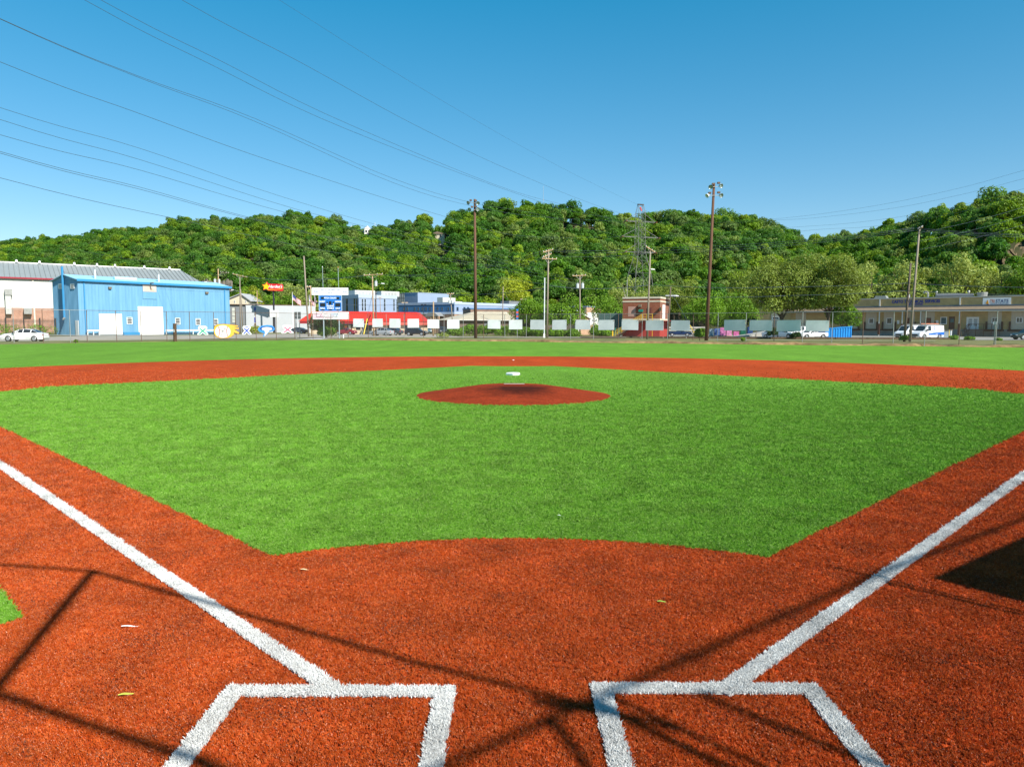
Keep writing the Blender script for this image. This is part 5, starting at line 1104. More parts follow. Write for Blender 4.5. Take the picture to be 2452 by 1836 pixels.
rf = MB(); rf.add([(-.3, -.2, zf), (L + .4, -.2, zf), (L - 1.6, 3.2, zt), (0.1, 3.2, zt), (L + .4, 12.6, zf), (L - 1.6, 9, zt), (.1, 9, zt)], [(0, 1, 2, 3), (1, 4, 5, 2), (3, 2, 5, 6)]); rf.add([(ul - .2, 2.1, zf + .05), (.2, 2.1, zf + .05), (.2, 4.4, zt + .12), (ul + 2.4, 4.4, zt + .12), (ul - .2, 12.5, zf + .05), (ul + 2.4, 9, zt + .12), (.2, 9, zt + .12)], [(0, 1, 2, 3), (0, 3, 5, 4), (3, 2, 6, 5)])
r_ = rf.build('roof', m_redr, f.o); sm = MB(); u = 0.0
while u < L - .3: t_ = 1 if u < L - 1.7 else max(0, (L + .4 - u) / 2.0); sm.beam((u, -.2, zf + .03), (u, -.2 + 3.4 * t_, zf + .03 + (zt - zf) * t_), .05, .07); u += .42
u = ul + .2
while u < .1: t_ = 1 if u > ul + 2.4 else max(0, (u - ul + .2) / 2.6); sm.beam((u, 2.1, zf + .08), (u, 2.1 + 2.3 * t_, zf + .08 + (zt + .07 - zf) * t_), .05, .07); u += .42
sm.build('roof_seams', m_redr, r_)
for (a, b_, c, d, m_) in ((929, 938, 777, 788, m_glass), (948, 958, 779, 791, m_glass)): window(f, rect(f, a, b_, c, d, .6), m_rust, m_, .1, .6)
door(f, rect(f, 970, 978, 778, 800, .6), m_gd, .6)
for (a, b_, y0, y1, c_) in ((824, 832, 779, 791, (.80, .28, .08)), (834, 840, 779, 792, (.80, .68, .5)), (843, 850, 781, 792, (.78, .55, .35))):
    c = rect(f, a, b_, y0, y1, 3.2); MB().box(c[0], c[1], 3.12, 3.19, c[2], c[3]).build('poster', mat('poster%d' % a, c_, .5, .4, 2.0), f.o)
for px in (823, 833, 842, 851, 865): u = f.loc(px, 790, 3.2)[0]; MB().box(u - .12, u + .12, 3.02, 3.11, 0, ze + .1).build('pillar', m_cream if px > 850 else m_rust, f.o)
MB().box(ul + 2.2, -.2, 3.1, 3.19, 0, .9).build('sill_wall', m_cream, f.o)
# pole sign
D = 186; q = D / F; hsn = thing('pole_sign', 'tall red restaurant sign with a yellow star on a dark pole', 'sign', (*gp(656.5, D), 0), R(4))
def hx(px): return (px - 656.5) * q
def hz(py): return zh(656.5, py, D)
m_dkpole = mat('sign_pole', (.025, .025, .035), .5); MB().bar((0, .2, -.2), (0, .2, hz(696)), .22, n=12).build('pole', m_dkpole, hsn); MB().bar((0, .2, 0), (0, .2, 5), .34, n=12).build('pole_sleeve', m_dkpole, hsn)
m_sred = mat('sign_red', (.62, .015, .03), .4, .05, 1); m_star = mat('star_yellow', (.88, .50, .01), .4, .06, 1)
rp_ = [(hx(645), hz(696)), (hx(678), hz(697)), (hx(680), hz(695)), (hx(679.5), hz(682)), (hx(678), hz(680.5)), (hx(645), hz(679.5))]
bx_ = MB().prism_y(rp_, -.3, .3).build('sign_box', m_sred, hsn)
cxs, czs = hx(641.5), hz(686.5)
def star(r1, r2, rot=.12): return [(cxs + (r1 if i % 2 == 0 else r2) * math.sin(rot + i * math.pi / 5), czs + (r1 if i % 2 == 0 else r2) * math.cos(rot + i * math.pi / 5)) for i in range(10)]
MB().prism_y(star(1.22, .66), -.31, .25).build('star_border', m_sred, hsn); MB().prism_y(star(1.05, .50), -.36, -.311).build('star', m_star, hsn)
text_obj('lettering', "Hardee's", 1.02, m_white, bx_, hx(662), -.31, hz(686.5), shear=.35, width=3.5, bold=.02, ext=.02)
sw_ = MB(); pts = [(hx(646), hz(694.5)), (hx(653), hz(693)), (hx(662), hz(694)), (hx(670), hz(692.8)), (hx(679), hz(690.5))]
for p, r2 in zip(pts[:-1], pts[1:]): sw_.beam((p[0], -.31, p[1]), (r2[0], -.31, r2[1]), .03, .13)
sw_.build('swoosh', m_star, bx_)
rb_ = MB().box(hx(648), hx(668), -.35, .2, hz(759), hz(743)).build('reader_board', m_white, hsn); MB().box(hx(646), hx(648), -.33, .2, hz(759), hz(743.5)).build('board_side', m_blk, rb_)
text_obj('lettering', '10', .32, m_navy, rb_, hx(660), -.355, hz(747)); text_obj('lettering', 'CHARBROILED', .28, m_navy, rb_, hx(658.5), -.355, hz(750)); text_obj('lettering', 'K', .32, m_navy, rb_, hx(658), -.355, hz(753))
# flag on a white pole
def flag(label, px, D, ytop, w_, drop, rz):
    t = thing('flagpole', label, 'flag', (*gp(px, D), 0), rz); zt = zh(px, ytop, D); MB().tube([(0, 0, 0), (0, 0, zt)], [.09, .05], 8).build('pole', m_white, t)
    MB().bar((0, 0, zt), (0, 0, zt + .2), .09, .03, 8).build('finial', m_galv, t)
    nx = 14; h_ = w_ * .55; m = MB()
    for i in range(14):
        for j in range(nx + 1):
            u = j / nx; m.v.append((.06 + u * w_ * .82, .22 * math.sin(7 * u + .6) * u ** .5, zt - .5 - drop * u ** 1.15 - i / 13 * h_ + .06 * math.sin(9 * u)))
    for i in range(13):
        for j in range(nx): a = i * (nx + 1) + j; m.f.append((a, a + nx + 1, a + nx + 2, a + 1)); m.m.append(2 if (i < 7 and j < 6) else i % 2)
    m.build('flag_cloth', [mat('flag_red', (.55, .03, .05), .8), mat('flag_white', (.75, .73, .72), .8), mat('flag_blue', (.06, .08, .25), .8)], t, smooth=True); return t
flag('striped flag with blue canton flying from a white pole left of the scoreboard', 702, 172, 701, 2.3, 1.4, R(2)); flag('second striped flag mostly hidden behind the short tan pole', 742, 178, 708, 1.7, 1.5, R(5)); flag('third bare-looking flagpole just left of the scoreboard board', 755.5, 178, 707, .5, 1.2, R(5))
# road-sign backs
for i, (px, wpx, lab) in enumerate(((709.5, 6.5, 'left of two dark grey square road signs seen from behind near the scoreboard'), (718, 7, 'right of two dark grey square road signs seen from behind near the scoreboard'))):
    D = 108; t = thing('road_sign', lab, 'sign', (*gp(px, D), 0)); MB().bar((0, 0, -.1), (0, 0, zh(px, 765, D)), .05 + .03 * (i == 0), n=7).build('post', m_galv, t)
    for y0, y1 in ((747, 755.5), (756, 764)): MB().box(-wpx / 2 * D / F, wpx / 2 * D / F, -.06, -.03, zh(px, y1, D), zh(px, y0, D)).build('plate', mat('sign_back', (.07, .085, .09), .5), t)
# ---- blue offices
ob = Face('blue_office', 'pale blue two-storey office block with tall dark windows behind the red roof', (860, 206), (950, 214)); f = ob
m_ob = mat('office_blue', (0.26, 0.33, 0.46), .6, .05, .3); m_obl = mat('office_band', (0.38, 0.45, 0.55), .6, .05, .3); th = f.loc(860, 705)[1]
MB().box(0, f.L, 0, 22, -.2, th - 1.0).build('wall', m_ob, f.o); MB().box(-.15, f.L + .15, -.15, 22.1, th - 1.0, th).build('parapet_band', m_obl, f.o)
for a, b_ in ((865.5, 870.5), (872, 877), (896.5, 900), (918.5, 923.5), (941, 945.5)): window(f, rect(f, a, b_, 715, 745), m_obl, m_glass, .1, 0, (0, 2))
sd_ = Face(None, '', None, None, xyA=ob.wpt(0, 22), xyB=ob.wpt(0, 0))
for a, b_ in ((829, 833), (847.5, 850.5), (853, 856)):
    u0, u1, z0, z1 = rect(sd_, a, b_, 715, 745); w_ = MB().box(-.06, -.003, 22 - u1, 22 - u0, z0, z1).build('window', m_glass, f.o)
for a, b_ in ((842, 890), (905, 948)):
    u0 = f.loc(a, 700, 8)[0]; u1 = f.loc(b_, 700, 8)[0]; un = MB().box(u0, u1, 6, 10, th + .01, th + 1.5).build('rooftop_unit', mat('unit_grey', (.52, .53, .50), .6), f.o)
    k = 0; 
    while u0 + k * 1.1 + .9 < u1: MB().box(u0 + k * 1.1 + .1, u0 + k * 1.1 + .9, 5.95, 5.995, th + .3, th + 1.2).build('louvre', mat('louvre_grey', (.36, .37, .36)), un); k += 1
og = Face('glass_office', 'grey glass curtain-wall block between the two blue office wings', (950, 226), (1001, 226)); f = og; th = f.loc(975, 702)[1]
MB().box(0, f.L, 0, 14, -.2, th).build('wall', mat('curtain_glass', (.13, .16, .16), .15, .25, .5, spec=.8), f.o)
mu = MB()
for i in range(13): mu.box(f.L * i / 12 - .05, f.L * i / 12 + .05, -.08, -.003, 0, th)
mu.build('mullions', m_blk, f.o); mu = MB()
for i in range(5): mu.box(-.05, f.L + .05, -.10, -.082, th - .1 - i * 1.5, th - i * 1.5)
mu.build('transoms', m_blk, f.o)
o3 = Face('blue_upper_block', 'plain pale blue upper block with rooftop units above the office wing', (1001, 222), (1075, 232)); f = o3; th = f.loc(1001, 701)[1]
MB().box(0, f.L, 0, 14, -.2, th).build('wall', m_ob, f.o); MB().box(-.1, f.L + .1, -.1, 14.1, th, th + .12).build('coping', m_obl, f.o)
u0 = f.loc(1052, 718, -4)[0]; MB().box(u0, u0 + 5.5, -5.5, -3, 7.5, 10.6).build('rooftop_unit', mat('unit_grey', (0, 0, 0)), f.o); MB().box(u0 + 5.6, u0 + 9, -5, -3, 7.5, 9.5).build('rooftop_unit', m_white, f.o)
m_obd = mat('office_shade_trim_blue', (0.045, 0.13, 0.27), .6, .08, .4); m_brn = brick_mat('brick_brown', (0.22, 0.13, 0.09), (0.27, 0.17, 0.12), (.3, .26, .22)); m_brt = brick_mat('brick_tan', (0.48, 0.27, 0.16), (0.54, 0.32, 0.2), (.5, .42, .34))
o4 = Face('blue_office_wing', 'long low office wing with upper storey and brick base coloured darker as in shade', (955, 196), (1088, 186)); f = o4; L = f.L; t0 = f.loc(1088, 723)[1]; t1 = f.loc(1088, 729)[1]; t2 = f.loc(1088, 747)[1]; t3 = f.loc(1088, 752)[1]
MB().box(0, L - .02, 0.02, 12, -.2, t3).build('brick_base', m_brn, f.o); MB().box(-.05, L, -.05, 12, t3, t2).build('belt_course', m_obl, f.o); MB().box(0, L - .02, .02, 12, t2, t1).build('upper_wall', m_obd, f.o); MB().box(-.1, L + .05, -.1, 12.1, t1, t0).build('parapet_band', m_ob, f.o)  # shade of this front is put into its darker blue and brick
for i, a in enumerate((965, 973.5, 991, 999.5, 1009, 1018, 1027.5, 1046, 1056.5, 1071, 1082)): window(f, rect(f, a, a + 4.6, 735, 744.5), m_obd, m_glass, .08, .02)
for a in (1009, 1018, 1027, 1058, 1071):
    u0, u1, z0, z1 = rect(f, a, a + 5, 762, 775); mb = MB().prism_y([(u0, z0), (u1, z0)] + [((u0 + u1) / 2 + (u1 - u0) / 2 * math.cos(t_ * math.pi / 8), z1 - .3 + .45 * math.sin(t_ * math.pi / 8)) for t_ in range(9)], -.03, .015).build('arched_window', m_glass, f.o)
c = rect(f, 1032, 1064, 751, 757); pr_ = MB().prism_y([(c[0], c[2]), (c[1], c[2]), (c[1] - 1.2, c[3] + .25), (c[0] + 1.2, c[3] + .25)], -2.6, -.06).build('porch_roof', mat('porch_grey', (.25, .27, .28)), f.o)
for px in (1046, 1056, 1063): u = f.loc(px, 770)[0]; MB().box(u - .25, u + .25, -2.5, -2.1, 0, c[2]).build('porch_pillar', m_brt, pr_)
o5 = Face('blue_office_end', 'end of the office wing with sunlight put into its pale blue and tan brick', (1088.3, 186), (1247, 206)); f = o5; L = f.L
MB().box(0, L, .02, 10, -.2, t3).build('brick_base', m_brt, f.o); MB().box(0, L, -.03, 10, t3, t2).build('belt_course', m_obl, f.o); MB().box(0, L, .02, 10, t2, t1).build('upper_wall', m_ob, f.o); MB().box(0.12, L + .1, -.08, 10, t1, t0).build('parapet_band', m_obl, f.o)  # same storeys in paler tones, sunlight put into the colour
for a in (1093, 1109.5, 1118): window(f, rect(f, a, a + 5, 735, 744.5), m_obd, m_glass, .1, .02)
u0 = f.loc(1224, 732)[0]; MB().box(u0, u0 + 5, .8, 4, t0, t0 + .9).build('rooftop_unit', m_gd, f.o)
# ---- tan roof building
tr_ = Face('tan_roof_building', 'low brown building with a broad pale tan metal roof', (1093, 160), (1237, 166)); f = tr_; L = f.L; ze = f.loc(1150, 766)[1]; zt = f.loc(1160, 746.5, 7)[1]
MB().box(.5, L - .4, .5, 14, -.1, ze).build('wall', mat('taupe_wall', (.15, .11, .085), .85), f.o)
rf = MB(); ua = f.loc(1136, 746.5, 7)[0]; rf.add([(0, -.3, ze), (L + .3, -.3, ze), (L + .6, 7, zt), (ua, 7, zt), (L + .3, 14.5, ze), (0, 14.5, ze)], [(0, 1, 2, 3), (3, 2, 4, 5), (0, 3, 5), (1, 4, 2)]); r_ = rf.build('roof', mat('tan_roof', (.60, .52, .38), .6, .06, .4), f.o)
sm = MB(); u = .2
while u < L: t_ = min(1.0, u / max(.1, ua)); sm.beam((u, -.3, ze + .03), (u, -.3 + 7.3 * t_, ze + .03 + (zt - ze) * t_), .06, .07); u += .5
sm.build('roof_seams', mat('tan_roof', (0, 0, 0)), r_); MB().box(0, L + .3, -.4, -.3, ze - .12, ze + .02).build('gutter', m_wwall, r_)
c = rect(f, 1159, 1167, 768, 778, .5); MB().box(c[0], c[1], .42, .49, 0, c[3]).build('door', m_gd, f.o)
bb = Face('flat_brown_building', 'flat brown building with a dark blue roof edge behind the tan roof', (1127, 178), (1248, 182)); f = bb; th = f.loc(1180, 741)[1]; MB().box(0, f.L, 0, 8, -.1, th).build('wall', m_brn, f.o); MB().box(-.1, f.L + .1, -.1, 8.1, th, th + .3).build('roof_edge', m_obd, f.o)
# ---- tan garage block
tg = Face('tan_garage', 'tan brick garage block with white doors behind the bushes', (1404, 172), (1440, 178)); f = tg; th = f.loc(1404, 735)[1]; L = f.L
MB().box(0, L, 0, 12, -.1, th).build('wall', m_brt, f.o); MB().box(-.1, L + .1, -.1, 12.1, th, th + .22).build('coping', mat('slate_blue', (.20, .25, .36)), f.o)
for a, b_ in ((1407, 1420), (1423.5, 1436)): door(f, rect(f, a, b_, 750, 778), m_rdoor, 0, 6, 'garage_door', m_white)
s2_ = Face(None, '', None, None, xyA=tg.wpt(0, 12), xyB=tg.wpt(0, 0)); u0, u1, z0, z1 = rect(s2_, 1395.5, 1399.5, 739, 743); MB().box(-.05, -.003, 12 - u1, 12 - u0, z0, z1).build('vent', m_blk, f.o)
for px in (1376, 1394, 1407.5, 1431): u = f.loc(px, 732, 5)[0]; MB().bar((u, 5, th), (u, 5, th + .75), .3, .25, 9).build('roof_vent', m_white, f.o)
tg2 = Face('tan_shed', 'small tan shed with sloping white-edged roof in front of the garage', (1380, 156), (1412, 160)); f = tg2; L = f.L; h0 = f.loc(1381, 747)[1]; h1 = f.loc(1411, 764)[1]
MB().prism_y([(0, 0), (L, 0), (L, h1), (0, h0)], 0, 5).build('wall', m_brt, f.o); MB().beam((-.4, 2.4, h0 + .3), (L + .3, 2.4, h1 + .06), 5.6, .2).build('roof', m_white, f.o); c = rect(f, 1376, 1381, 771, 784); MB().box(c[0], c[1], -.6, -.05, 0, c[3]).build('leaning_board', m_white, f.o)
# green hopper
gh = thing('green_hopper', 'green metal hopper with chamfered hood behind a screened fence', 'hopper', (*gp(1467, 166), 0), R(20)); m_gh = mat('hopper_green', (.01, .20, .14), .5, .1, .8); q = 166 / F; zt = zh(1467, 738.5, 166); z0_ = zh(1467, 765, 166)
MB().prism_y([(-1.25, z0_), (1.25, z0_), (1.25, zt - .75), (.7, zt), (-.7, zt), (-1.25, zt - .75)], -1.0, 1.0).build('hood', m_gh, gh); MB().box(-.7, .7, -1.06, -1.003, z0_ + .3, zt - 1.0).build('opening', m_gd, gh)
for sx_ in (-1, 1):
    for sy in (-1, 1): MB().box(sx_ * 1.1 - .08, sx_ * 1.1 + .08, sy * .85 - .08, sy * .85 + .08, 0, z0_).build('leg', m_gh, gh)
gf = Face('screen_fence', 'short green-screened fence beside the brick building', (1433, 140), (1489, 138), cat='fence'); f = gf; c = rect(f, 1434, 1488, 750, 767)
MB().box(0, f.L, -.02, .02, 1.6, c[3]).build('screen', mat('screen_green', (.10, .17, .15), .8), f.o)
for i in range(5): MB().bar((f.L * i / 4, 0, 0), (f.L * i / 4, 0, c[3] + .05), .04, n=6).build('post', m_galv, f.o)
# ---- red brick building with yellow stairs
bk = Face('brick_building', 'square red brick building with cream bands and red painted base', None, None, xyA=gp(1490, 130), xyB=None or (gp(1490, 130)[0] + .9138 * 6.75, gp(1490, 130)[1] - .4062 * 6.75)); f = bk
m_rb = brick_mat('brick_red', (0.25, 0.066, 0.030), (0.32, 0.10, 0.05), (.24, .14, .10)); m_band = mat('cream_band', (.56, .50, .38), .85, .1, 1); m_rbase = mat('red_base', (.36, .045, .035), .7, .06, .6)
L = f.L; dp = 7.4; th = f.loc(1530, 711)[1]; zb = f.loc(1530, 767)[1]; b1 = f.loc(1530, 720)[1]; b0 = f.loc(1530, 723.5)[1]
MB().box(0, L, 0, dp, -.2, zb - .02).build('painted_base', m_rbase, f.o); MB().box(.02, L - .02, .02, dp, zb, th - .3).build('brick_wall', m_rb, f.o)
MB().box(-.03, L + .03, -.03, dp + .03, b0, b1).build('cream_band', m_band, f.o); MB().box(-.06, L + .06, -.06, dp + .06, th - .3, th).build('coping', m_band, f.o); MB().box(-.03, L + .03, -.03, dp + .03, zb - .02, zb + .3).build('cream_band', m_band, f.o)
c = rect(f, 1504, 1522, 734, 758); MB().box(c[0], c[1], .0, .016, c[2], c[3]).build('bricked_opening', mat('pale_brick', (.42, .24, .19), .9, .12, 3), f.o)
c = rect(f, 1530, 1536.5, 729, 735); MB().box(c[0], c[1], -.55, .0, c[2], c[3]).build('wall_lamp', mat('bronze', (0, 0, 0)), f.o); c = rect(f, 1530, 1540, 741, 747); MB().box(c[0], c[1], -.35, .0, c[2], c[3]).build('wall_box', m_gh, f.o)
c = rect(f, 1549, 1560, 737, 765); MB().box(c[0], c[1], -.03, .015, zb + .3, c[3]).build('door', mat('door_brown', (.13, .04, .03)), f.o)
rs = Face(None, '', None, None, xyA=bk.wpt(L, 0), xyB=bk.wpt(L, dp))
u0, u1, z0, z1 = rect(rs, 1586, 1592, 730, 766); MB().box(L, L + .05, u0, u1, zb + .3, z1).build('white_door', m_white, f.o); u0, u1, z0, z1 = rect(rs, 1579, 1582.5, 736, 744); MB().box(L, L + .05, u0, u1, z0, z1).build('window', m_glass, f.o)
MB().box(L + .02, L + 1.9, dp - 3.2, dp - .6, z1 + 2.1, z1 + 2.3).build('door_canopy', m_white, f.o); MB().box(L, L + 1.6, dp - 4.5, dp - .2, zb - .15, zb - .02).build('landing', m_rbase, f.o); MB().beam((L + .02, dp - 2, zb - 1.4), (L + 1.4, dp - 2, zb - .16), .1).build('landing_brace', m_rbase, f.o)
o = MB().bar((.5, 1, th), (.5, 1, th + 3.2), .05, n=6).build('antenna', m_galv, f.o)
# stairs
m_sy = mat('safety_yellow', (.74, .46, .02), .5, .06, 2); stv = thing('yellow_stairs', 'steel stairs with yellow handrails against the brick building', 'stairs', (*bk.a, 0), bk.rz)
ua = f.loc(1476, 800, -1.2)[0]; ub = f.loc(1537, 767, -1.2)[0]; ue = f.loc(1564, 767, -1.2)[0]; ns = 15; zp = zb
for i in range(ns): u = ua + (ub - ua) * i / ns; z = zp * (i + 1) / ns; MB().box(u, u + (ub - ua) / ns + .03, -1.7, -.45, z - .05, z).build('tread', m_rust, stv)
for y in (-1.75, -.42): MB().beam((ua, y, .1), (ub, y, zp - .05), .05, .25).build('stringer', m_rust, stv)
MB().box(ub, ue, -1.75, -.04, zp - .12, zp).build('platform', m_rust, stv)
for y in (-1.75, -.42):
    for h_ in (.55, 1.0): MB().beam((ua, y, h_ + .1), (ub, y, zp + h_), .06).build('handrail', m_sy, stv)
    for i in range(5): t_ = i / 4; u = ua + (ub - ua) * t_; MB().beam((u, y, zp * t_), (u, y, zp * t_ + 1.05), .06).build('baluster', m_sy, stv)
for h_ in (.55, 1.05): MB().beam((ub, -1.75, zp + h_), (ue, -1.75, zp + h_), .06).build('handrail', m_sy, stv)
for u in (ub, (ub + ue) / 2, ue): MB().beam((u, -1.75, 0 if u == ue else zp), (u, -1.75, zp + 1.1), .07).build('baluster', m_sy, stv)
bl = thing('bollard', 'short yellow bollard at the foot of the yellow stairs', 'bollard', (*gp(1466.5, 128), 0)); MB().bar((0, 0, -.1), (0, 0, zh(1466.5, 793, 128) - .04), .12, n=10).build('pipe', m_sy, bl); MB().bar((0, 0, zh(1466.5, 793, 128) - .04), (0, 0, zh(1466.5, 793, 128) + .04), .12, .05, 10).build('cap', m_sy, bl)
# road shields on a post
rsn = thing('route_shields', 'stack of blue and red route shields on a post behind the centre fence', 'sign', (*gp(1238.5, 118), 0)); MB().bar((0, 0, -.1), (0, 0, zh(1238.5, 741, 118)), .05, n=7).build('post', m_galv, rsn)
for i, y in enumerate((742.5, 748.5, 753, 758, 762.5)):
    z = zh(1238.5, y, 118); w_ = .18; MB().prism_y([(-w_, z + .17), (w_, z + .17), (w_ * 1.05, z - .02), (0, z - .2), (-w_ * 1.05, z - .02)], -.08, -.055).build('shield', mat('shield_blue', (.03, .16, .5)) if i % 2 == 0 else mat('shield_red', (.6, .1, .1)), rsn)
# twin parking-lot lamps
for (px, D, yt, lab, ps) in ((970, 150, 726, 'tan twin-headed lot lamp in front of the deep blue office', 3.6), (1253, 150, 718, 'twin-headed lot lamp above the bushes right of the tan roof', 4), (1015, 170, 731, 'dark flat-headed lot lamp left of the office porch', 3)):
    t = thing('lot_lamp', lab, 'street lamp', (*gp(px, D), 0)); z = zh(px, yt, D); MB().bar((0, 0, 0), (0, 0, z), .07, n=8).build('pole', m_blk, t)
    for s_ in (-1, 1): MB().box(s_ * .12 - (.5 if s_ < 0 else 0), s_ * .12 + (.5 if s_ > 0 else 0), -.2, .2, z, z + .22).build('lamp_head', mat('lamp_tan', (.42, .33, .24)) if D == 150 else m_blk, t)
# ---- warehouse on the right
PA = gp(2060, 160); PB = gp(2450, 140); dv = (Vector(PB) - Vector(PA)); A_ = Vector(PA) - dv * .80; B_ = Vector(PB) + dv * .35
ca = Face('tan_warehouse', 'long low tan brick warehouse with loading docks and brown canopy', None, None, xyA=tuple(A_), xyB=tuple(B_)); f = ca; L = f.L
m_tb = brick_mat('brick_ochre', (0.50, 0.35, 0.14), (0.56, 0.40, 0.17), (.48, .38, .24)); m_dock = mat('dock_concrete', (.30, .29, .26), .9, .2, .5); m_ddoor = mat('dock_door', (.52, .47, .38), .7, .05, .6); m_dtrim = mat('dock_brown', (.10, .045, .03), .8)
th = f.loc(2300, 711)[1]; zc1 = f.loc(2300, 734)[1]; zc0 = f.loc(2300, 743)[1]; zd = f.loc(2300, 788)[1]
MB().box(0, L, 0, 30, zd - .02, th - .16).build('brick_wall', m_tb, f.o); MB().box(0, L, .05, 30, -.2, zd - .02).build('dock_wall', m_dock, f.o); MB().box(-.1, L + .1, -.12, 30.1, th - .16, th + .08).build('coping', mat('coping_grey', (.42, .40, .33)), f.o)
cn = MB(); cn.add([(8, -.003, zc1), (L, -.003, zc1), (L, -3.0, zc0 + .12), (8, -3.0, zc0 + .12), (8, -.003, zc0 + .1), (L, -.003, zc0 + .1), (L, -3.0, zc0 - .12), (8, -3.0, zc0 - .12)], [(0, 1, 2, 3), (4, 5, 6, 7), (3, 2, 6, 7), (0, 3, 7, 4), (1, 2, 6, 5)])
cno = cn.build('canopy', mat('canopy_shingle', (.20, .15, .10), .95, .2, 1.5), f.o); MB().box(8, L, -3.08, -3.01, zc0 - .2, zc0 + .06).build('gutter', m_gd, cno); MB().box(8, L, -.14, -.003, zc1 + .02, zc1 + .32).build('flashing', m_gd, cno)
for px in (2107, 2299): u = f.loc(px, 725)[0]; MB().box(u - .12, u + .12, -.2, -.003, zc1 + .33, th - .2).build('downspout', m_wwall, f.o)
def dock(px0, px1, win=None, wm=None, ymul=(0, 0)):
    u0, u1 = f.loc(px0, 770)[0], f.loc(px1, 770)[0]; z1 = zc0 - .25; dm = MB().ribbed(u0, u1, zd, z1, -.02, .3, .02, .05).build('dock_door', m_ddoor, f.o)
    for u in (u0 - .3, u1 + .02): MB().box(u, u + .28, -.35, -.003, zd - .35, zd + 1.5).build('bumper', m_dtrim, f.o)
    MB().box(u0 - .5, u1 + .5, -.42, -.003, zd - .36, zd - .06).build('dock_sill', m_dtrim, f.o)
    if win: window(f, rect(f, *win), m_wb if wm is None else m_dtrim, wm or m_glass, .12, -.045, ymul)
dock(2031, 2055, (2038, 2049, 762.5, 775)); dock(2073, 2099, (2080.5, 2092.5, 762, 775)); dock(2116, 2142.5, (2123, 2136.5, 761, 775.5)); dock(2172, 2190, (2172, 2178, 761, 775), mat('boarded', (.20, .07, .05), .8)); dock(2206.5, 2237.5, (2215, 2229.5, 761, 775), mat('boarded', (0, 0, 0))); dock(2365, 2398, (2374.5, 2390, 760, 773), None, (1, 0)); dock(2421, 2457, (2433, 2449, 759.5, 773), None, (1, 0)); dock(1846, 1868, (1849, 1866, 759, 765)); dock(1905, 1930)
window(f, rect(f, 2252, 2267.5, 759, 776.5), m_wb, m_glassb, .12, -.003); d_ = rect(f, 2272, 2286, 758, 788); do = MB().box(d_[0], d_[1], -.06, -.003, zd, d_[3]).build('door', m_dtrim, f.o); c = rect(f, 2276, 2284, 763, 772); MB().box(c[0], c[1], -.08, -.061, c[2], c[3]).build('pane', m_glassb, do)
# french doors
c = rect(f, 2314, 2344, 759, 788); fo_ = MB().box(c[0], c[1], -.08, -.003, zd, c[3]).build('french_door', m_white, f.o)
for a, b_ in ((2319, 2327.5), (2332, 2340.5)):
    r4 = rect(f, a, b_, 763, 781); nx, nz = 3, 4
    for i in range(nx):
        for j in range(nz):
            du = (r4[1] - r4[0]) / nx; dz = (r4[3] - r4[2]) / nz; MB().box(r4[0] + i * du + .04, r4[0] + (i + 1) * du - .04, -.10, -.081, r4[2] + j * dz + .05, r4[2] + (j + 1) * dz - .05).build('pane', m_glassb, fo_)
for a, b_, y0, y1 in ((2148, 2153.5, 767, 775.5), (2240.5, 2247, 767, 776), (2058, 2064, 767, 775)): c = rect(f, a, b_, y0, y1); MB().box(c[0], c[1], -.05, -.003, c[2], c[3]).build('notice', m_white, f.o)
for px in (2105, 2160, 2204, 2297): u = f.loc(px, 770, -2.9)[0]; cl = MB().box(u - .09, u + .09, -2.95, -2.77, 0, zc0 - .1).build('canopy_post', m_wwall, f.o); MB().box(u - .2, u + .2, -3.05, -2.65, .3, 2.6).build('post_guard', m_dtrim, cl)
m_lb = mat('letter_blue', (.02, .04, .27), .5, .06, 2)
c = rect(f, 2135.5, 2251, 718.5, 728); text_obj('lettering', 'CASTO TECHNICAL SERVICES', .88, m_lb, f.o, (c[0] + c[1]) / 2, -.03, (c[2] + c[3]) / 2 + .1, width=(c[1] - c[0]), bold=.03, ext=.02)
c = rect(f, 2170, 2210, 727, 730.5); text_obj('lettering', 'PARTS CENTER', .42, m_lb, f.o, (c[0] + c[1]) / 2, -.03, (c[2] + c[3]) / 2, width=(c[1] - c[0]), bold=.015, ext=.02)
c = rect(f, 2353.5, 2421, 713, 732); sg = MB().box(c[0], c[1], -.12, -.003, c[2], c[3]).build('sign_board', m_white, f.o)
wS = c[1] - c[0]; hS = c[3] - c[2]; m_or = mat('sign_orange', (.78, .33, .02), .5); m_or2 = mat('sign_rust', (.55, .14, .06), .5)
MB().prism_y([(c[0] + .10 * wS, c[2] + .28 * hS), (c[0] + .22 * wS, c[2] + .22 * hS), (c[0] + .18 * wS, c[2] + .80 * hS)], -.15, -.121).build('triangle_emblem', m_or, sg); MB().prism_y([(c[0] + .10 * wS, c[2] + .26 * hS), (c[0] + .225 * wS, c[2] + .12 * hS), (c[0] + .225 * wS, c[2] + .20 * hS)], -.15, -.121).build('emblem_shadow', m_navy, sg)
text_obj('lettering', 'TRI', .95, m_or2, sg, c[0] + .345 * wS, -.13, c[2] + .56 * hS, width=.165 * wS, bold=.015); text_obj('lettering', 'STATE', .95, m_navy, sg, c[0] + .69 * wS, -.13, c[2] + .56 * hS, width=.46 * wS, bold=.02); text_obj('lettering', 'OFFICE FURNITURE', .3, m_navy, sg, c[0] + .60 * wS, -.13, c[2] + .25 * hS, width=.64 * wS)
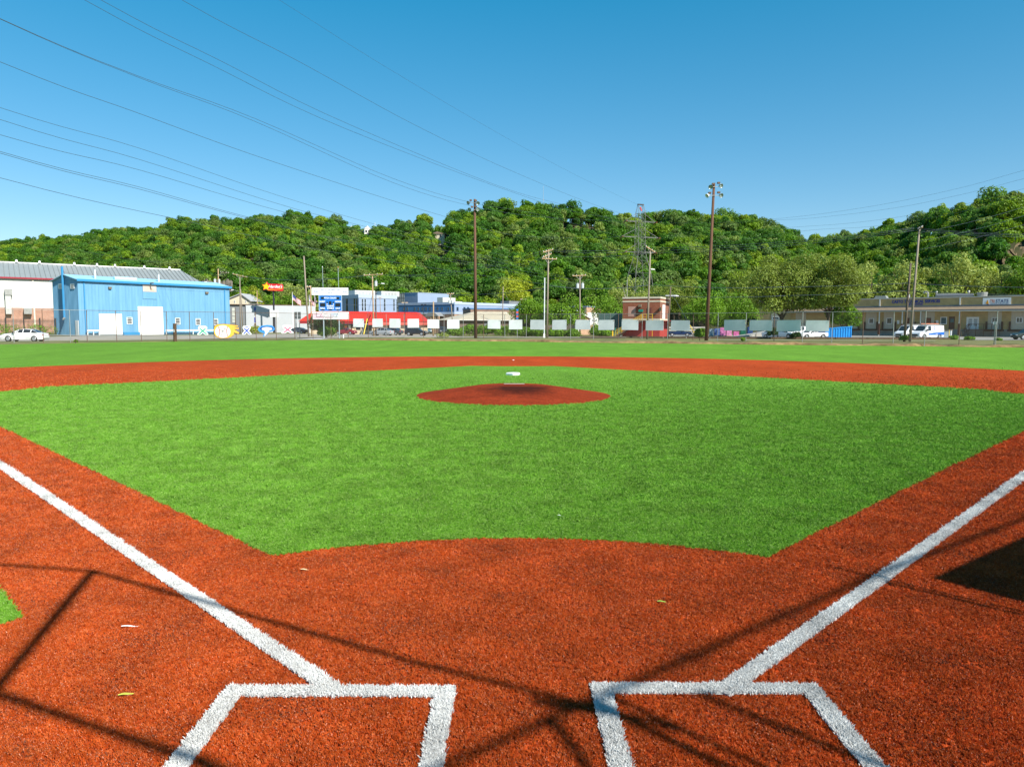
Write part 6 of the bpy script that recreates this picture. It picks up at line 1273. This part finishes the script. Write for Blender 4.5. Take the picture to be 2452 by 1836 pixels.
for px, kind in ((2110, 'box'), (2175, 'can'), (2222, 'hook'), (2242, 'can2'), (2319, 'can2'), (2352, 'drum'), (2285, 'duct'), (2029, 'can'), (1930, 'box')):
    u = f.loc(px, 710, 3)[0]; v_ = 3.0
    if kind == 'box': MB().prism_y([(u - 1.4, th), (u + 1.4, th), (u + 1.0, th + .7), (u - 1.0, th + .7)], 2.4, 4).build('roof_unit', m_galv, f.o)
    elif kind == 'can': MB().bar((u, v_, th), (u, v_, th + .9), .35, .3, 10).build('roof_vent', m_galv, f.o)
    elif kind == 'can2': b__ = MB().bar((u, v_, th), (u, v_, th + 1.1), .16, n=9).build('roof_vent', m_galv, f.o); MB().bar((u, v_, th + 1.1), (u, v_, th + 1.4), .28, .2, 9).build('vent_cap', m_galv, b__)
    elif kind == 'hook': MB().tube([(u, v_, th), (u, v_, th + 1.0), (u - .2, v_, th + 1.3), (u - .6, v_, th + 1.35), (u - .8, v_, th + 1.05)], .2, 8).build('gooseneck_vent', m_galv, f.o)
    elif kind == 'drum': MB().bar((u, v_, th), (u, v_, th + .95), .85, .95, 14).build('roof_fan', m_galv, f.o)
    elif kind == 'duct': MB().bar((u - 3.2, 3, th + .45), (u + 3.4, 3, th + .35), .42, n=12).build('roof_duct', m_gd, f.o)
# dock stairs (wooden) and ramp rails
ds = thing('dock_stairs', 'brown wooden stairs leading up to the white french doors', 'stairs', (*ca.a, 0), ca.rz); ua = f.loc(2300, 805, -3.2)[0]; ub = f.loc(2322, 788, -1)[0]
for i in range(7): z = zd * (i + 1) / 7; u = ua + (ub - ua) * i / 7; MB().box(u, u + .34, -2.4, -1.0, z - .06, z).build('tread', m_dtrim, ds)
MB().box(ub, ub + 5.2, -2.4, -.45, zd - .12, zd).build('deck', m_dtrim, ds)
for y in (-2.45, -.95):
    MB().beam((ua, y, 1.0), (ub, y, zd + 1.05), .08).build('handrail', m_dtrim, ds)
    for t_ in (0, .5, 1): MB().beam((ua + (ub - ua) * t_, y, zd * t_), (ua + (ub - ua) * t_, y, zd * t_ + 1.05), .1).build('rail_post', m_tan if t_ == 0 else m_dtrim, ds)
MB().beam((ub, -2.45, zd + 1.0), (ub + 5.2, -2.45, zd + 1.0), .08).build('handrail', m_dtrim, ds)
for i in range(5): MB().beam((ub + 1.3 * i, -2.45, zd * (i % 2 == 1) * 0), (ub + 1.3 * i, -2.45, zd + 1.0), .08).build('rail_post', m_dtrim, ds)
# square sign near the right edge, lattice of small things on the lot
t = thing('road_sign', 'small square grey sign on a metal post at the right fence', 'sign', (*gp(2379.5, 70.5), 0.05), R(-15)); MB().bar((0, 0, -.2), (.03, 0, zh(2381, 771, 70.5)), .045, n=7).build('post', m_galv, t); MB().box(-.16, .16, -.05, -.03, zh(2381, 778.5, 70.5), zh(2381, 771, 70.5)).build('plate', mat('plate_grey', (.35, .38, .42), .5), t)
t = thing('bollard', 'thin yellow bollard beside the white and blue van', 'bollard', (*gp(2272, 122), 0)); MB().bar((0, 0, -.1), (0, 0, zh(2272, 791, 122)), .07, n=8).build('pipe', m_sy, t); MB().bar((0, 0, zh(2272, 791, 122)), (0, 0, zh(2272, 791, 122) + .05), .07, .03, 8).build('cap', m_sy, t)
t = thing('pallet_bin', 'grey low bin with wooden top behind the white and blue van', 'bin', (*gp(2258, 130), 0), R(-35)); MB().prism_y([(-1.2, 0), (1.3, 0), (1.3, 1.3), (-1.2, 1.05)], -.6, .6).build('body', m_panel, t); MB().beam((-1.25, 0, 1.14), (1.35, 0, 1.39), 1.3, .1).build('lid', m_tan, t)
# ---- roll-off dumpster
dm = thing('dumpster', 'blue ribbed roll-off dumpster with sloping rim under the locust trees', 'dumpster', (*gp(1976, 115), 0), R(14)); m_db = mat('dumpster_blue', (.01, .22, .58), .5, .08, .8)
Ld = 4.9
MB().prism_y([(0, .25), (Ld, .25), (Ld, 1.95), (1.0, 1.62), (0, 1.25)], 0, 2.2).build('body', m_db, dm)
for i in range(9): u = .9 + i * (Ld - 1.0) / 8.3; MB().box(u, u + .12, -.10, -.003, .25, 1.60 + .33 * (u - 1) / (Ld - 1)).build('rib', m_db, dm)
MB().beam((.95, -.04, 1.64), (Ld, -.04, 1.97), .16, .12).build('rim', m_db, dm)
for u in (.5, Ld - .6): MB().bar((u, -.05, .18), (u, .2, .18), .16, n=10).build('roller', m_blk, dm)
# ---- printed wraps and boxes on the far lot
for i, (px, w_, h_, c_, lab) in enumerate(((1703, 9, 17, (.30, .38, .42), 'grey-blue wrapped pallet left of the pink pallets'), (1716, 12, 18, (.10, .16, .36), 'blue wrapped pallet left of the pink pallets'), (1730, 13, 20, (.50, .16, .34), 'pink printed pallet stack behind the fence'), (1745, 12, 17, (.56, .22, .38), 'second pink printed pallet stack, just left of the fence sheet'), (1762, 12, 11, (.48, .12, .28), 'low magenta pallet under the fence sheet'), (1779, 14, 22, (.01, .10, .06), 'dark green bin behind the fence sheet'), (1795, 12, 22, (.02, .05, .16), 'dark blue bin right of the green bin'))):
    D = 142; q = D / F; t = thing('wrapped_pallet' if i < 5 else 'waste_bin', lab, 'pallet' if i < 5 else 'bin', (*gp(px, D), 0), R(-8)); a = w_ * q / 2; h0 = h_ * q
    m_ = mat('wrap%d' % i, c_, .4, .45, 2.2); MB().box(-a, a, -.5, .5, .14, h0).build('load' if i < 5 else 'body', m_, t)
    MB().box(-a, a, -.52, .52, 0.0, .135).build('pallet_base' if i < 5 else 'skid', m_tan if i < 5 else m_blk, t)
    MB().box(-a * .98, a * .98, -.48, .48, h0 + .002, h0 + .05).build('cover' if i < 5 else 'lid', m_, t)
rmp = thing('concrete_ramp', 'pale concrete loading ramp rising towards the warehouse', 'ramp', (*gp(1768, 138), 0), R(6)); MB().prism_y([(0, 0), (9, 0), (9, 1.35)], 0, 4).build('slope', m_conc, rmp)
for u in (3.5, 5.5, 7.5): MB().bar((u, -.1, 0), (u, -.1, u * .15 + .9), .04, n=6).build('rail_post', m_rust, rmp)
fs_ = thing('board_fence', 'low grey board fence behind the dark blue pickup', 'fence', (*gp(1586, 150), 0), R(-3))
for z in (.35, .95, 1.5): MB().box(0, 9, -.03, .03, z, z + .35).build('board', m_conc, fs_)
for u in (0, 3, 6, 9): MB().box(u - .06, u + .06, .035, .15, 0, 1.95).build('post', m_conc, fs_)
# ---- houses and crosses on the hill
def hill_house(name, label, px, D, wpx, y0, y1, rz, wall, roofm):
    q = D / F; x, y = gp(px, D); z0_ = zh(px, y1, D); h_ = zh(px, y0, D) - z0_; a = wpx * q / 2; t = thing(name, label, 'house', (x, y, z0_), rz)
    MB().box(-a, a, -a * .7, a * .7, -4, h_ * .6).build('wall', wall, t); MB().prism_y([(-a * 1.1, h_ * .58), (a * 1.1, h_ * .58), (0, h_)], -a * .8, a * .8).build('roof', roofm, t)
    for u in (-.45, .45): MB().box(u * a - .5, u * a + .5, -a * .7 - .05, -a * .7 - .003, h_ * .12, h_ * .42).build('window', m_glass, t)
hill_house('hilltop_house', 'small white gabled house on the ridge left of the centre pole', 882, 412, 15, 541, 560, R(25), m_wwall, m_wwall); hill_house('hilltop_house', 'low house with brown roof on the ridge beside the white house', 903, 416, 24, 551, 560, R(0), m_wwall, mat('brown_roof', (.22, .17, .12))); hill_house('hillside_house', 'cream house with brown hip roof among the trees on the hill', 1052, 378, 34, 556, 571, R(-10), m_hcream, mat('brown_roof', (0, 0, 0))); hill_house('hilltop_house', 'tiny white house end peeking from the ridge trees', 846, 428, 7, 541, 549, R(10), m_wwall, m_wwall)
for px, y0, y1, c_, lab in ((1424, 555, 566, m_can, 'left small white cross on the hillside'), (1435, 550, 567, mat('cross_orange', (.55, .30, .06)), 'taller orange cross between two small crosses on the hill'), (1446.5, 556, 566, m_can, 'right small white cross on the hillside')):
    D = 338; q = D / F; x, y = gp(px, D); t = thing('hill_cross', lab, 'cross', (x, y, zh(px, y1, D) - 2)); h_ = (y1 - y0) * q + 2; MB().box(-.16, .16, -.1, .1, 0, h_).build('upright', c_, t); MB().box(-h_ * .18, h_ * .18, -.12, -.101 + .22, h_ - .95, h_ - .65).build('arm', c_, t)
hp = thing('h_frame_pole', 'two-legged grey power pole frame standing in the hillside clearing', 'utility pole', (*gp(1241, 330), zh(1241, 596, 330)))
q = 330 / F
for px, yt in ((1237.5, 552), (1245, 547)): MB().bar(((px - 1241) * q, 0, -1), ((px - 1241) * q, 0, (596 - yt) * q), .2, n=7).build('leg', m_can, hp)
for y in (555, 561, 567): MB().beam((-.8, 0, (596 - y) * q), (.9, 0, (596 - y) * q), .16).build('crossbar', m_can, hp)
MB().bar(((1237.3 - 1241) * q, 0, (596 - 553) * q), ((1237.3 - 1241) * q, 0, (596 - 550.5) * q), .24, n=7).build('cap', mat('cross_orange', (0, 0, 0)), hp)
am = thing('radio_mast', 'very thin tall radio mast on top of the ridge', 'mast', (*gp(1299, 420), 40)); MB().bar((0, 0, 0), (0, 0, zh(1299, 446, 420) - 40), .16, .10, 6).build('mast', mat('mast_grey', (.30, .36, .42)), am); MB().box(.1, .4, -.1, .1, zh(1299, 480, 420) - 40, zh(1299, 478, 420) - 40).build('antenna_box', m_can, am)
am = thing('radio_mast', 'short thin mast beside the white house on the ridge', 'mast', (*gp(901, 418), 40)); MB().bar((0, 0, 0), (0, 0, zh(901, 535, 418) - 40), .14, .1, 6).build('mast', m_white, am); MB().bar((0, 0, zh(901, 535, 418) - 40), (0, 0, zh(901, 534, 418) - 40), .2, n=6).build('tip', m_white, am)
# rock face at the left hill foot
rk = MB(); rn = random.Random(8); nx, nz = 26, 8
for k in range(nz + 1):
    for j in range(nx + 1):
        px = 462 + 95 * j / nx; D = lerp_tab(BS, px, 1) + 6 + 6 * k / nz + rn.uniform(-.5, .5); p = W(px, 698 - (27 + 3 * math.sin(j * .9) + 2 * math.sin(j * 2.3)) * k / nz, D); rk.v.append(tuple(p))
for k in range(nz):
    for j in range(nx): a = k * (nx + 1) + j; rk.f.append((a, a + 1, a + nx + 2, a + nx + 1)); rk.m.append(0)
tag(rk.build('rock_face', mat('cliff_rock', (.07, .07, .065), .95, .45, .25, bump=.8, bscale=1.2, col2=(.19, .16, .12))), kind='structure')
# ================================================================== VEHICLES
m_tyre = mat('tyre', (.018, .018, .018), .85); m_rim = mat('rim', (.42, .43, .45), .35, .06, 4, metal=.6); m_head = mat('headlight', (.75, .77, .8), .15, .05, 4, spec=.8); m_tail = mat('taillight', (.45, .01, .01), .25, .1, 4); m_autog = mat('auto_glass', (.018, .022, .026), .06, .1, 2, spec=.8); m_bump = mat('bumper_black', (.03, .03, .032), .6)
KIND = {
 # stations: x, z_low, z_shoulder, z_roof, half width, half width at roof
 'sedan': ([(-2.35, .42, .72, .73, .70, .60), (-2.25, .26, .92, .94, .84, .66), (-1.75, .24, 1.00, 1.03, .90, .68), (-1.05, .24, 1.00, 1.40, .91, .60), (-.2, .24, .98, 1.46, .91, .60), (.35, .24, .97, 1.40, .91, .60), (1.05, .24, .96, .98, .91, .72), (1.85, .24, .88, .90, .87, .70), (2.25, .26, .74, .75, .80, .62), (2.35, .40, .62, .63, .68, .55)], (2, 6), 1.38, -1.40, .33),
 'suv': ([(-2.3, .45, .80, .82, .74, .62), (-2.22, .32, 1.02, 1.06, .88, .70), (-1.95, .30, 1.10, 1.60, .92, .66), (-1.2, .30, 1.08, 1.70, .93, .66), (-.2, .30, 1.06, 1.72, .93, .66), (.45, .30, 1.04, 1.62, .93, .66), (1.15, .30, 1.03, 1.06, .92, .74), (1.9, .30, .98, 1.0, .88, .70), (2.22, .32, .84, .85, .82, .62), (2.3, .46, .70, .71, .72, .56)], (1, 6), 1.40, -1.36, .37),
 'pickup': ([(-2.85, .50, .98, 1.00, .90, .86), (-2.8, .42, 1.12, 1.14, .95, .90), (-.75, .40, 1.14, 1.15, .97, .90), (-.62, .40, 1.14, 1.80, .97, .70), (.1, .40, 1.12, 1.88, .97, .70), (.55, .40, 1.12, 1.82, .97, .70), (1.2, .40, 1.12, 1.15, .97, .80), (2.3, .40, 1.06, 1.08, .94, .78), (2.72, .42, .98, 1.0, .92, .70), (2.82, .52, .86, .87, .84, .64)], (2, 6), 1.75, -1.75, .40),
 'van': ([(-2.85, .42, 1.2, 2.0, .94, .84), (-2.8, .34, 1.24, 2.16, 1.0, .88), (-1.5, .32, 1.24, 2.20, 1.02, .88), (.2, .32, 1.24, 2.20, 1.02, .88), (.95, .32, 1.22, 2.14, 1.02, .86), (1.85, .32, 1.20, 1.26, 1.0, .84), (2.55, .34, .98, 1.02, .95, .74), (2.72, .44, .80, .82, .84, .64)], (3, 5), 1.75, -1.75, .36)}
def car(name, label, cat, px, D, rz, kind, col, sc=1.0, z=0.012, xyz=None, extra=None):
    """rz: heading of the bonnet, 0 = towards +x"""
    st, (ga, gb), fx, rx, wr = KIND[kind]
    loc = xyz or (*gp(px, D), z); t = thing(name, label, cat, loc, rz); t.scale = (sc, sc, sc)
    paint = mat('paint_%d_%d_%d' % tuple(int(c * 255) for c in col), col, .28, .04, 1, spec=.6)
    mb = MB(); n = 8
    for (x, zl, zs, zr, w_, wr_) in st:
        mb.v += [(x, -w_ * .92, zl), (x, -w_, zl + (zs - zl) * .45), (x, -w_ * .97, zs), (x, -wr_, zr), (x, wr_, zr), (x, w_ * .97, zs), (x, w_, zl + (zs - zl) * .45), (x, w_ * .92, zl)]
    for i in range(len(st) - 1):
        for k in range(n): mb.f.append((i * n + k, i * n + (k + 1) % n, (i + 1) * n + (k + 1) % n, (i + 1) * n + k)); mb.m.append(0)
    mb.f += [tuple(range(n)), tuple((len(st) - 1) * n + k for k in reversed(range(n)))]; mb.m += [0, 0]
    mb.build('body', paint, t)
    def P_(i, k): return Vector(mb.v[i * n + k])
    def glass(nm, a, b, c, d, ins=.12):
        ce = (a + b + c + d) / 4; nrm = (b - a).cross(d - a).normalized(); q = [ce + (v - ce) * (1 - ins) for v in (a, b, c, d)]
        out = Vector((0, 0, .9)); 
        if nrm.dot(ce - Vector((0, 0, .9))) < 0: nrm = -nrm
        q0 = [v + nrm * .012 for v in q]; q1 = [v - nrm * .02 for v in q]; MB().add(q0 + q1, [(0, 1, 2, 3), (7, 6, 5, 4), (0, 4, 5, 1), (1, 5, 6, 2), (2, 6, 7, 3), (3, 7, 4, 0)]).build(nm, m_autog, t)
    for i in range(ga, gb):
        zr0, zs0, zr1, zs1 = st[i][3], st[i][2], st[i + 1][3], st[i + 1][2]
        if zr0 - zs0 > .2 or zr1 - zs1 > .2:
            for k in ((2, 3), (5, 4)):
                lift = Vector((0, 0, .03)); glass('side_window', P_(i, k[0]) + lift, P_(i + 1, k[0]) + lift, P_(i + 1, k[1]), P_(i, k[1]), .13)
    glass('windshield', P_(gb, 3), P_(gb, 4), P_(gb - 1, 4), P_(gb - 1, 3), .1)
    if kind != 'van': j = ga if st[ga][3] - st[ga][2] < .3 else ga; glass('rear_window', P_(j, 3), P_(j, 4), P_(j + 1, 4), P_(j + 1, 3), .14)
    if kind == 'pickup': 
        MB().box(-2.74, -.72, -.84, .84, 1.146, 1.165).build('bed', m_bump, t)
        MB().box(-2.95, -2.82, -.9, .9, .48, .72).build('rear_bumper', m_rim, t)
    for (x, s_) in ((fx, -1), (fx, 1), (rx, -1), (rx, 1)):
        w0 = st[3][4]; y = s_ * (w0 - .02); wl = MB().bar((x, y - s_ * .22, wr), (x, y + s_ * .02, wr), wr, n=18).build('wheel', m_tyre, t); MB().bar((x, y + s_ * .021, wr), (x, y + s_ * .035, wr), wr * .66, wr * .6, 14).build('rim', m_rim, wl)
        ar = MB(); seg = [(x + (wr + .07) * math.cos(a), wr + (wr + .07) * math.sin(a)) for a in [math.pi * i / 10 for i in range(11)]]
        for p, q in zip(seg[:-1], seg[1:]): ar.beam((p[0], s_ * (w0 + .004), p[1]), (q[0], s_ * (w0 + .004), q[1]), .03, .06)
        ar.build('wheel_arch', m_bump if kind != 'sedan' else paint, t)
    xf_, xr_ = st[-2][0], st[1][0]; zf, zr = st[-2][2], st[1][2]
    for s_ in (-1, 1):
        wf, wb = st[-2][4], st[1][4]
        MB().box(xf_ - .16, xf_ + .085, s_ * wf * .72 - .17, s_ * wf * .72 + .17, zf - .17, zf - .03).build('headlight', m_head, t); MB().box(xr_ - .085, xr_ + .12, s_ * wb * .78 - .14, s_ * wb * .78 + .14, zr - .24, zr - .06).build('taillight', m_tail, t)
        MB().box(.62 if kind != 'van' else 1.2, .82 if kind != 'van' else 1.42, s_ * (st[3][4] + .1) - .11, s_ * (st[3][4] + .1) + .11, st[5][2] + .02 if kind != 'van' else 1.28, (st[5][2] + .2) if kind != 'van' else 1.55).build('side_mirror', m_bump, t)
    MB().box(xf_ - .05, st[-1][0] + .03, -st[-1][4] * .62, st[-1][4] * .62, st[-1][1] + .04, st[-1][2] - .03).build('grille', m_bump, t)
    if extra: extra(t)
    return t
car('parked_car', 'white hatchback driving along the road at the far left fence', 'car', 60, 83, R(180 + 8), 'sedan', (.80, .80, .80), .98)
car('parked_car', 'dark blue car parked behind the pink ribbon sign', 'car', 712, 168, R(172), 'sedan', (.03, .045, .08))
car('parked_car', 'maroon sedan parked right of the scoreboard bush', 'car', 828, 152, R(-12), 'sedan', (.22, .015, .03))
car('parked_car', 'silver grey sedan seen from the rear before the red-roofed restaurant', 'car', 914, 139, R(160), 'sedan', (.34, .36, .38))
car('parked_car', 'dark grey sedan half hidden behind the silver sedan', 'car', 938, 146, R(160), 'sedan', (.05, .06, .07))
car('parked_car', 'black hatchback under the fourth fence sheet from the scoreboard', 'car', 997, 138, R(-12), 'suv', (.012, .013, .022), .93)
car('parked_car', 'grey pickup far behind by the office porch', 'pickup', 1060, 160, R(-80), 'pickup', (.04, .045, .05), .9)
car('parked_car', 'small teal car parked by the office right of the red roof', 'car', 1021, 172, R(-70), 'suv', (.06, .14, .18))
car('parked_car', 'dark blue pickup parked below the fence sheet right of the brick building', 'pickup', 1627, 136, R(-14), 'pickup', (.012, .03, .10), .8)
car('parked_car', 'white estate car facing forward beneath the shrub and fence sheets', 'car', 1883, 117, R(-68), 'suv', (.74, .76, .78), .98)
car('parked_car', 'white car parked left of the forward-facing white car', 'car', 1858, 119, R(-60), 'sedan', (.78, .79, .80))
car('parked_car', 'white pickup truck left of the blue dumpster', 'pickup', 1943, 115, R(196), 'pickup', (.80, .80, .80), .88)
car('parked_car', 'white van far behind the white pickup under the trees', 'van', 1922, 150, R(190), 'van', (.78, .79, .80), .9)
def livery(t):
    m_b = mat('livery_blue', (.02, .13, .50), .35); m_n = mat('livery_navy', (.02, .04, .22), .4)
    for s_ in (-1, 1):
        y = s_ * 1.012
        bnd = MB(); bnd.add([(-2.78, y * 1.016, .66), (.9, y * 1.016, .66), (.9, y * 1.016, .86), (-.2, y * 1.014, 1.0), (-2.78, y * 1.012, 1.16), (-2.78, y * .99, .66), (.9, y * .99, .66), (.9, y * .99, .86), (-.2, y * .985, 1.0), (-2.78, y * .975, 1.16)], [(0, 1, 2, 3, 4), (9, 8, 7, 6, 5), (0, 5, 6, 1), (1, 6, 7, 2), (2, 7, 8, 3), (3, 8, 9, 4), (4, 9, 5, 0)]); bnd.build('blue_band', m_b, t)
    e = text_obj('emblem', 'C', .62, m_n, t, 0, 0, 0, bold=.03, ext=.01); e.location = (-.55, .935, 1.72); e.rotation_euler = (R(-7), 0, R(180))
    e = text_obj('lettering', 'CASTO TECH', .26, m_n, t, 0, 0, 0, ext=.01); e.location = (-1.75, .945, 1.66); e.rotation_euler = (R(-7), 0, R(180))
    e = text_obj('lettering', 'SERVICE', .14, m_white, t, 0, 0, 0, ext=.01); e.location = (-1.0, 1.032, .80); e.rotation_euler = (0, 0, R(180))
    for y in (-.6, .6): MB().beam((-2.5, y, 2.34), (.6, y, 2.34), .06).build('roof_rack', m_galv, t)
    for x in (-2.4, -1.0, .4): MB().beam((x, -.75, 2.30), (x, .75, 2.30), .06).build('rack_bar', m_galv, t)
car('service_van', 'white and blue service van in front, roof rack loaded with an orange ladder', 'van', 2218, 117, R(203), 'van', (.80, .81, .82), 1.0, extra=livery)
car('service_van', 'white service van partly hidden behind the tall grey pole', 'van', 2177, 121, R(205), 'van', (.80, .81, .82), 1.0, extra=livery)
x, y = gp(2218, 117); ld = thing('ladder', 'orange ladder lying on the roof rack of the front van', 'ladder', (x, y, 2.44), R(203))
m_lo = mat('ladder_orange', (.60, .20, .10), .5)
for yy in (-.35, .05): MB().beam((-2.7, yy, .02), (.9, yy, .02), .05, .1).build('rail', m_lo, ld)
for i in range(11): MB().bar((-2.6 + i * .33, -.35, .02), (-2.6 + i * .33, .05, .02), .018, n=6).build('rung', m_galv, ld)
car('parked_car', 'dark green-grey car cut off at the right edge of the lot', 'car', 2462, 112, R(180), 'suv', (.03, .045, .04))
# ================================================================== BACKSTOP AND DUGOUT (behind the camera; their shadows fall into view)
SH = 1.0 / math.tan(SUN_EL)
def caster(px, py, h): g = ground(px, py); return Vector((g.x + SAZ.x * h * SH, g.y + SAZ.y * h * SH, h))
m_net = mat('backstop_steel', (.10, .11, .10), .6, .1, 2, metal=.3)
HB = 5.2
def cg(x, y, h): return Vector((x + SAZ.x * h * SH, y + SAZ.y * h * SH, h))       # what stands here at height h throws its shadow at x, y
def pipe(name, label, pts, r, h=HB):
    return tag(MB().tube([cg(x, y, h) for x, y in pts], r, 8).build(name, m_net, smooth=True), label, 'pipe')
pipe('backstop_pipe', 'steel backstop pipe shading the dirt across the left foul line', [(-3.39, 2.96), (-0.61, 1.41), (0.38, 0.93), (0.75, 0.72)], 0.026)
pipe('backstop_pipe', 'steel backstop pipe shading the dirt at the far left edge', [(-3.39, 2.96), (-4.22, 3.10), (-7.0, 3.55)], 0.020)
pipe('backstop_pipe', 'steel backstop cross pipe joining the two left backstop pipes', [(-3.39, 2.96), (-2.85, 1.16), (-2.80, 1.05)], 0.034)
pipe('backstop_pipe', 'steel backstop pipe shading the dirt below the left batter\'s box', [(-4.6, 1.85), (-2.77, 1.05), (-1.45, 0.46), (0.2, -0.28)], 0.032)
pipe('backstop_pipe', 'steel backstop pipe shading the dirt along the right foul line', [(-0.60, 0.26), (0.13, 0.84), (0.94, 1.47), (2.71, 2.86), (3.24, 3.24), (5.18, 4.61), (7.2, 6.0)], 0.024)
pipe('backstop_pipe', 'short steel backstop brace in front of the plate', [(0.13, 0.82), (0.25, 0.47), (0.40, -0.1)], 0.03)
pipe('backstop_pipe', 'short steel backstop stub beside the right batter\'s box', [(0.05, 1.00), (0.45, 0.86)], 0.035)
for k, (x, y, h, r, lab) in enumerate(((0.40, 0.92, HB, 0.03, 'steel backstop post nearest the camera'), (0.50, 0.99, HB, 0.022, 'thinner steel backstop post beside the nearest one'), (0.98, 1.02, HB, 0.024, 'steel backstop post right of the nearest one'), (2.57, 3.05, 3.2, 0.016, 'thin pole left of the dugout roof'), (2.80, 2.72, 3.0, 0.020, 'second thin pole left of the dugout roof'), (5.05, 4.94, 3.2, 0.016, 'thin pole at the far corner of the dugout'), (-1.45, 0.46, HB, 0.03, 'steel backstop post carrying the lower left pipe'))):
    c = cg(x, y, h); t = thing('backstop_post', lab, 'post', (c.x, c.y, 0)); MB().bar((0, 0, -.2), (0, 0, h), r, n=10).build('pole', m_net, t); MB().bar((0, 0, h), (0, 0, h + .04), r * 1.3, n=10).build('cap', m_net, t)
# dugout roof at right
hd_ = 2.7; c0 = caster(2223, 1386, hd_); c1 = caster(2452, 1283, hd_); e1 = (c1 - c0); e1.z = 0; e1.normalize(); e2 = Vector((e1.y, -e1.x, 0))
du = thing('dugout', 'flat-roofed dugout shelter just outside the right edge of view', 'dugout', (c0.x, c0.y, 0), math.atan2(e1.y, e1.x))
MB().box(0, 9, -3, 0, hd_ - .12, hd_).build('roof', m_rbase, du)
for u in (.15, 4.5, 8.85):
    for v_ in (-2.85, -.15): MB().box(u - .06, u + .06, v_ - .06, v_ + .06, -.1, hd_ - .12).build('post', m_net, du)
MB().box(.3, 8.7, -2.6, -2.2, .42, .48).build('bench', m_timb, du)
for u in (1, 4.2, 8): MB().box(u, u + .08, -2.5, -2.3, 0, .42).build('bench_leg', m_net, du)
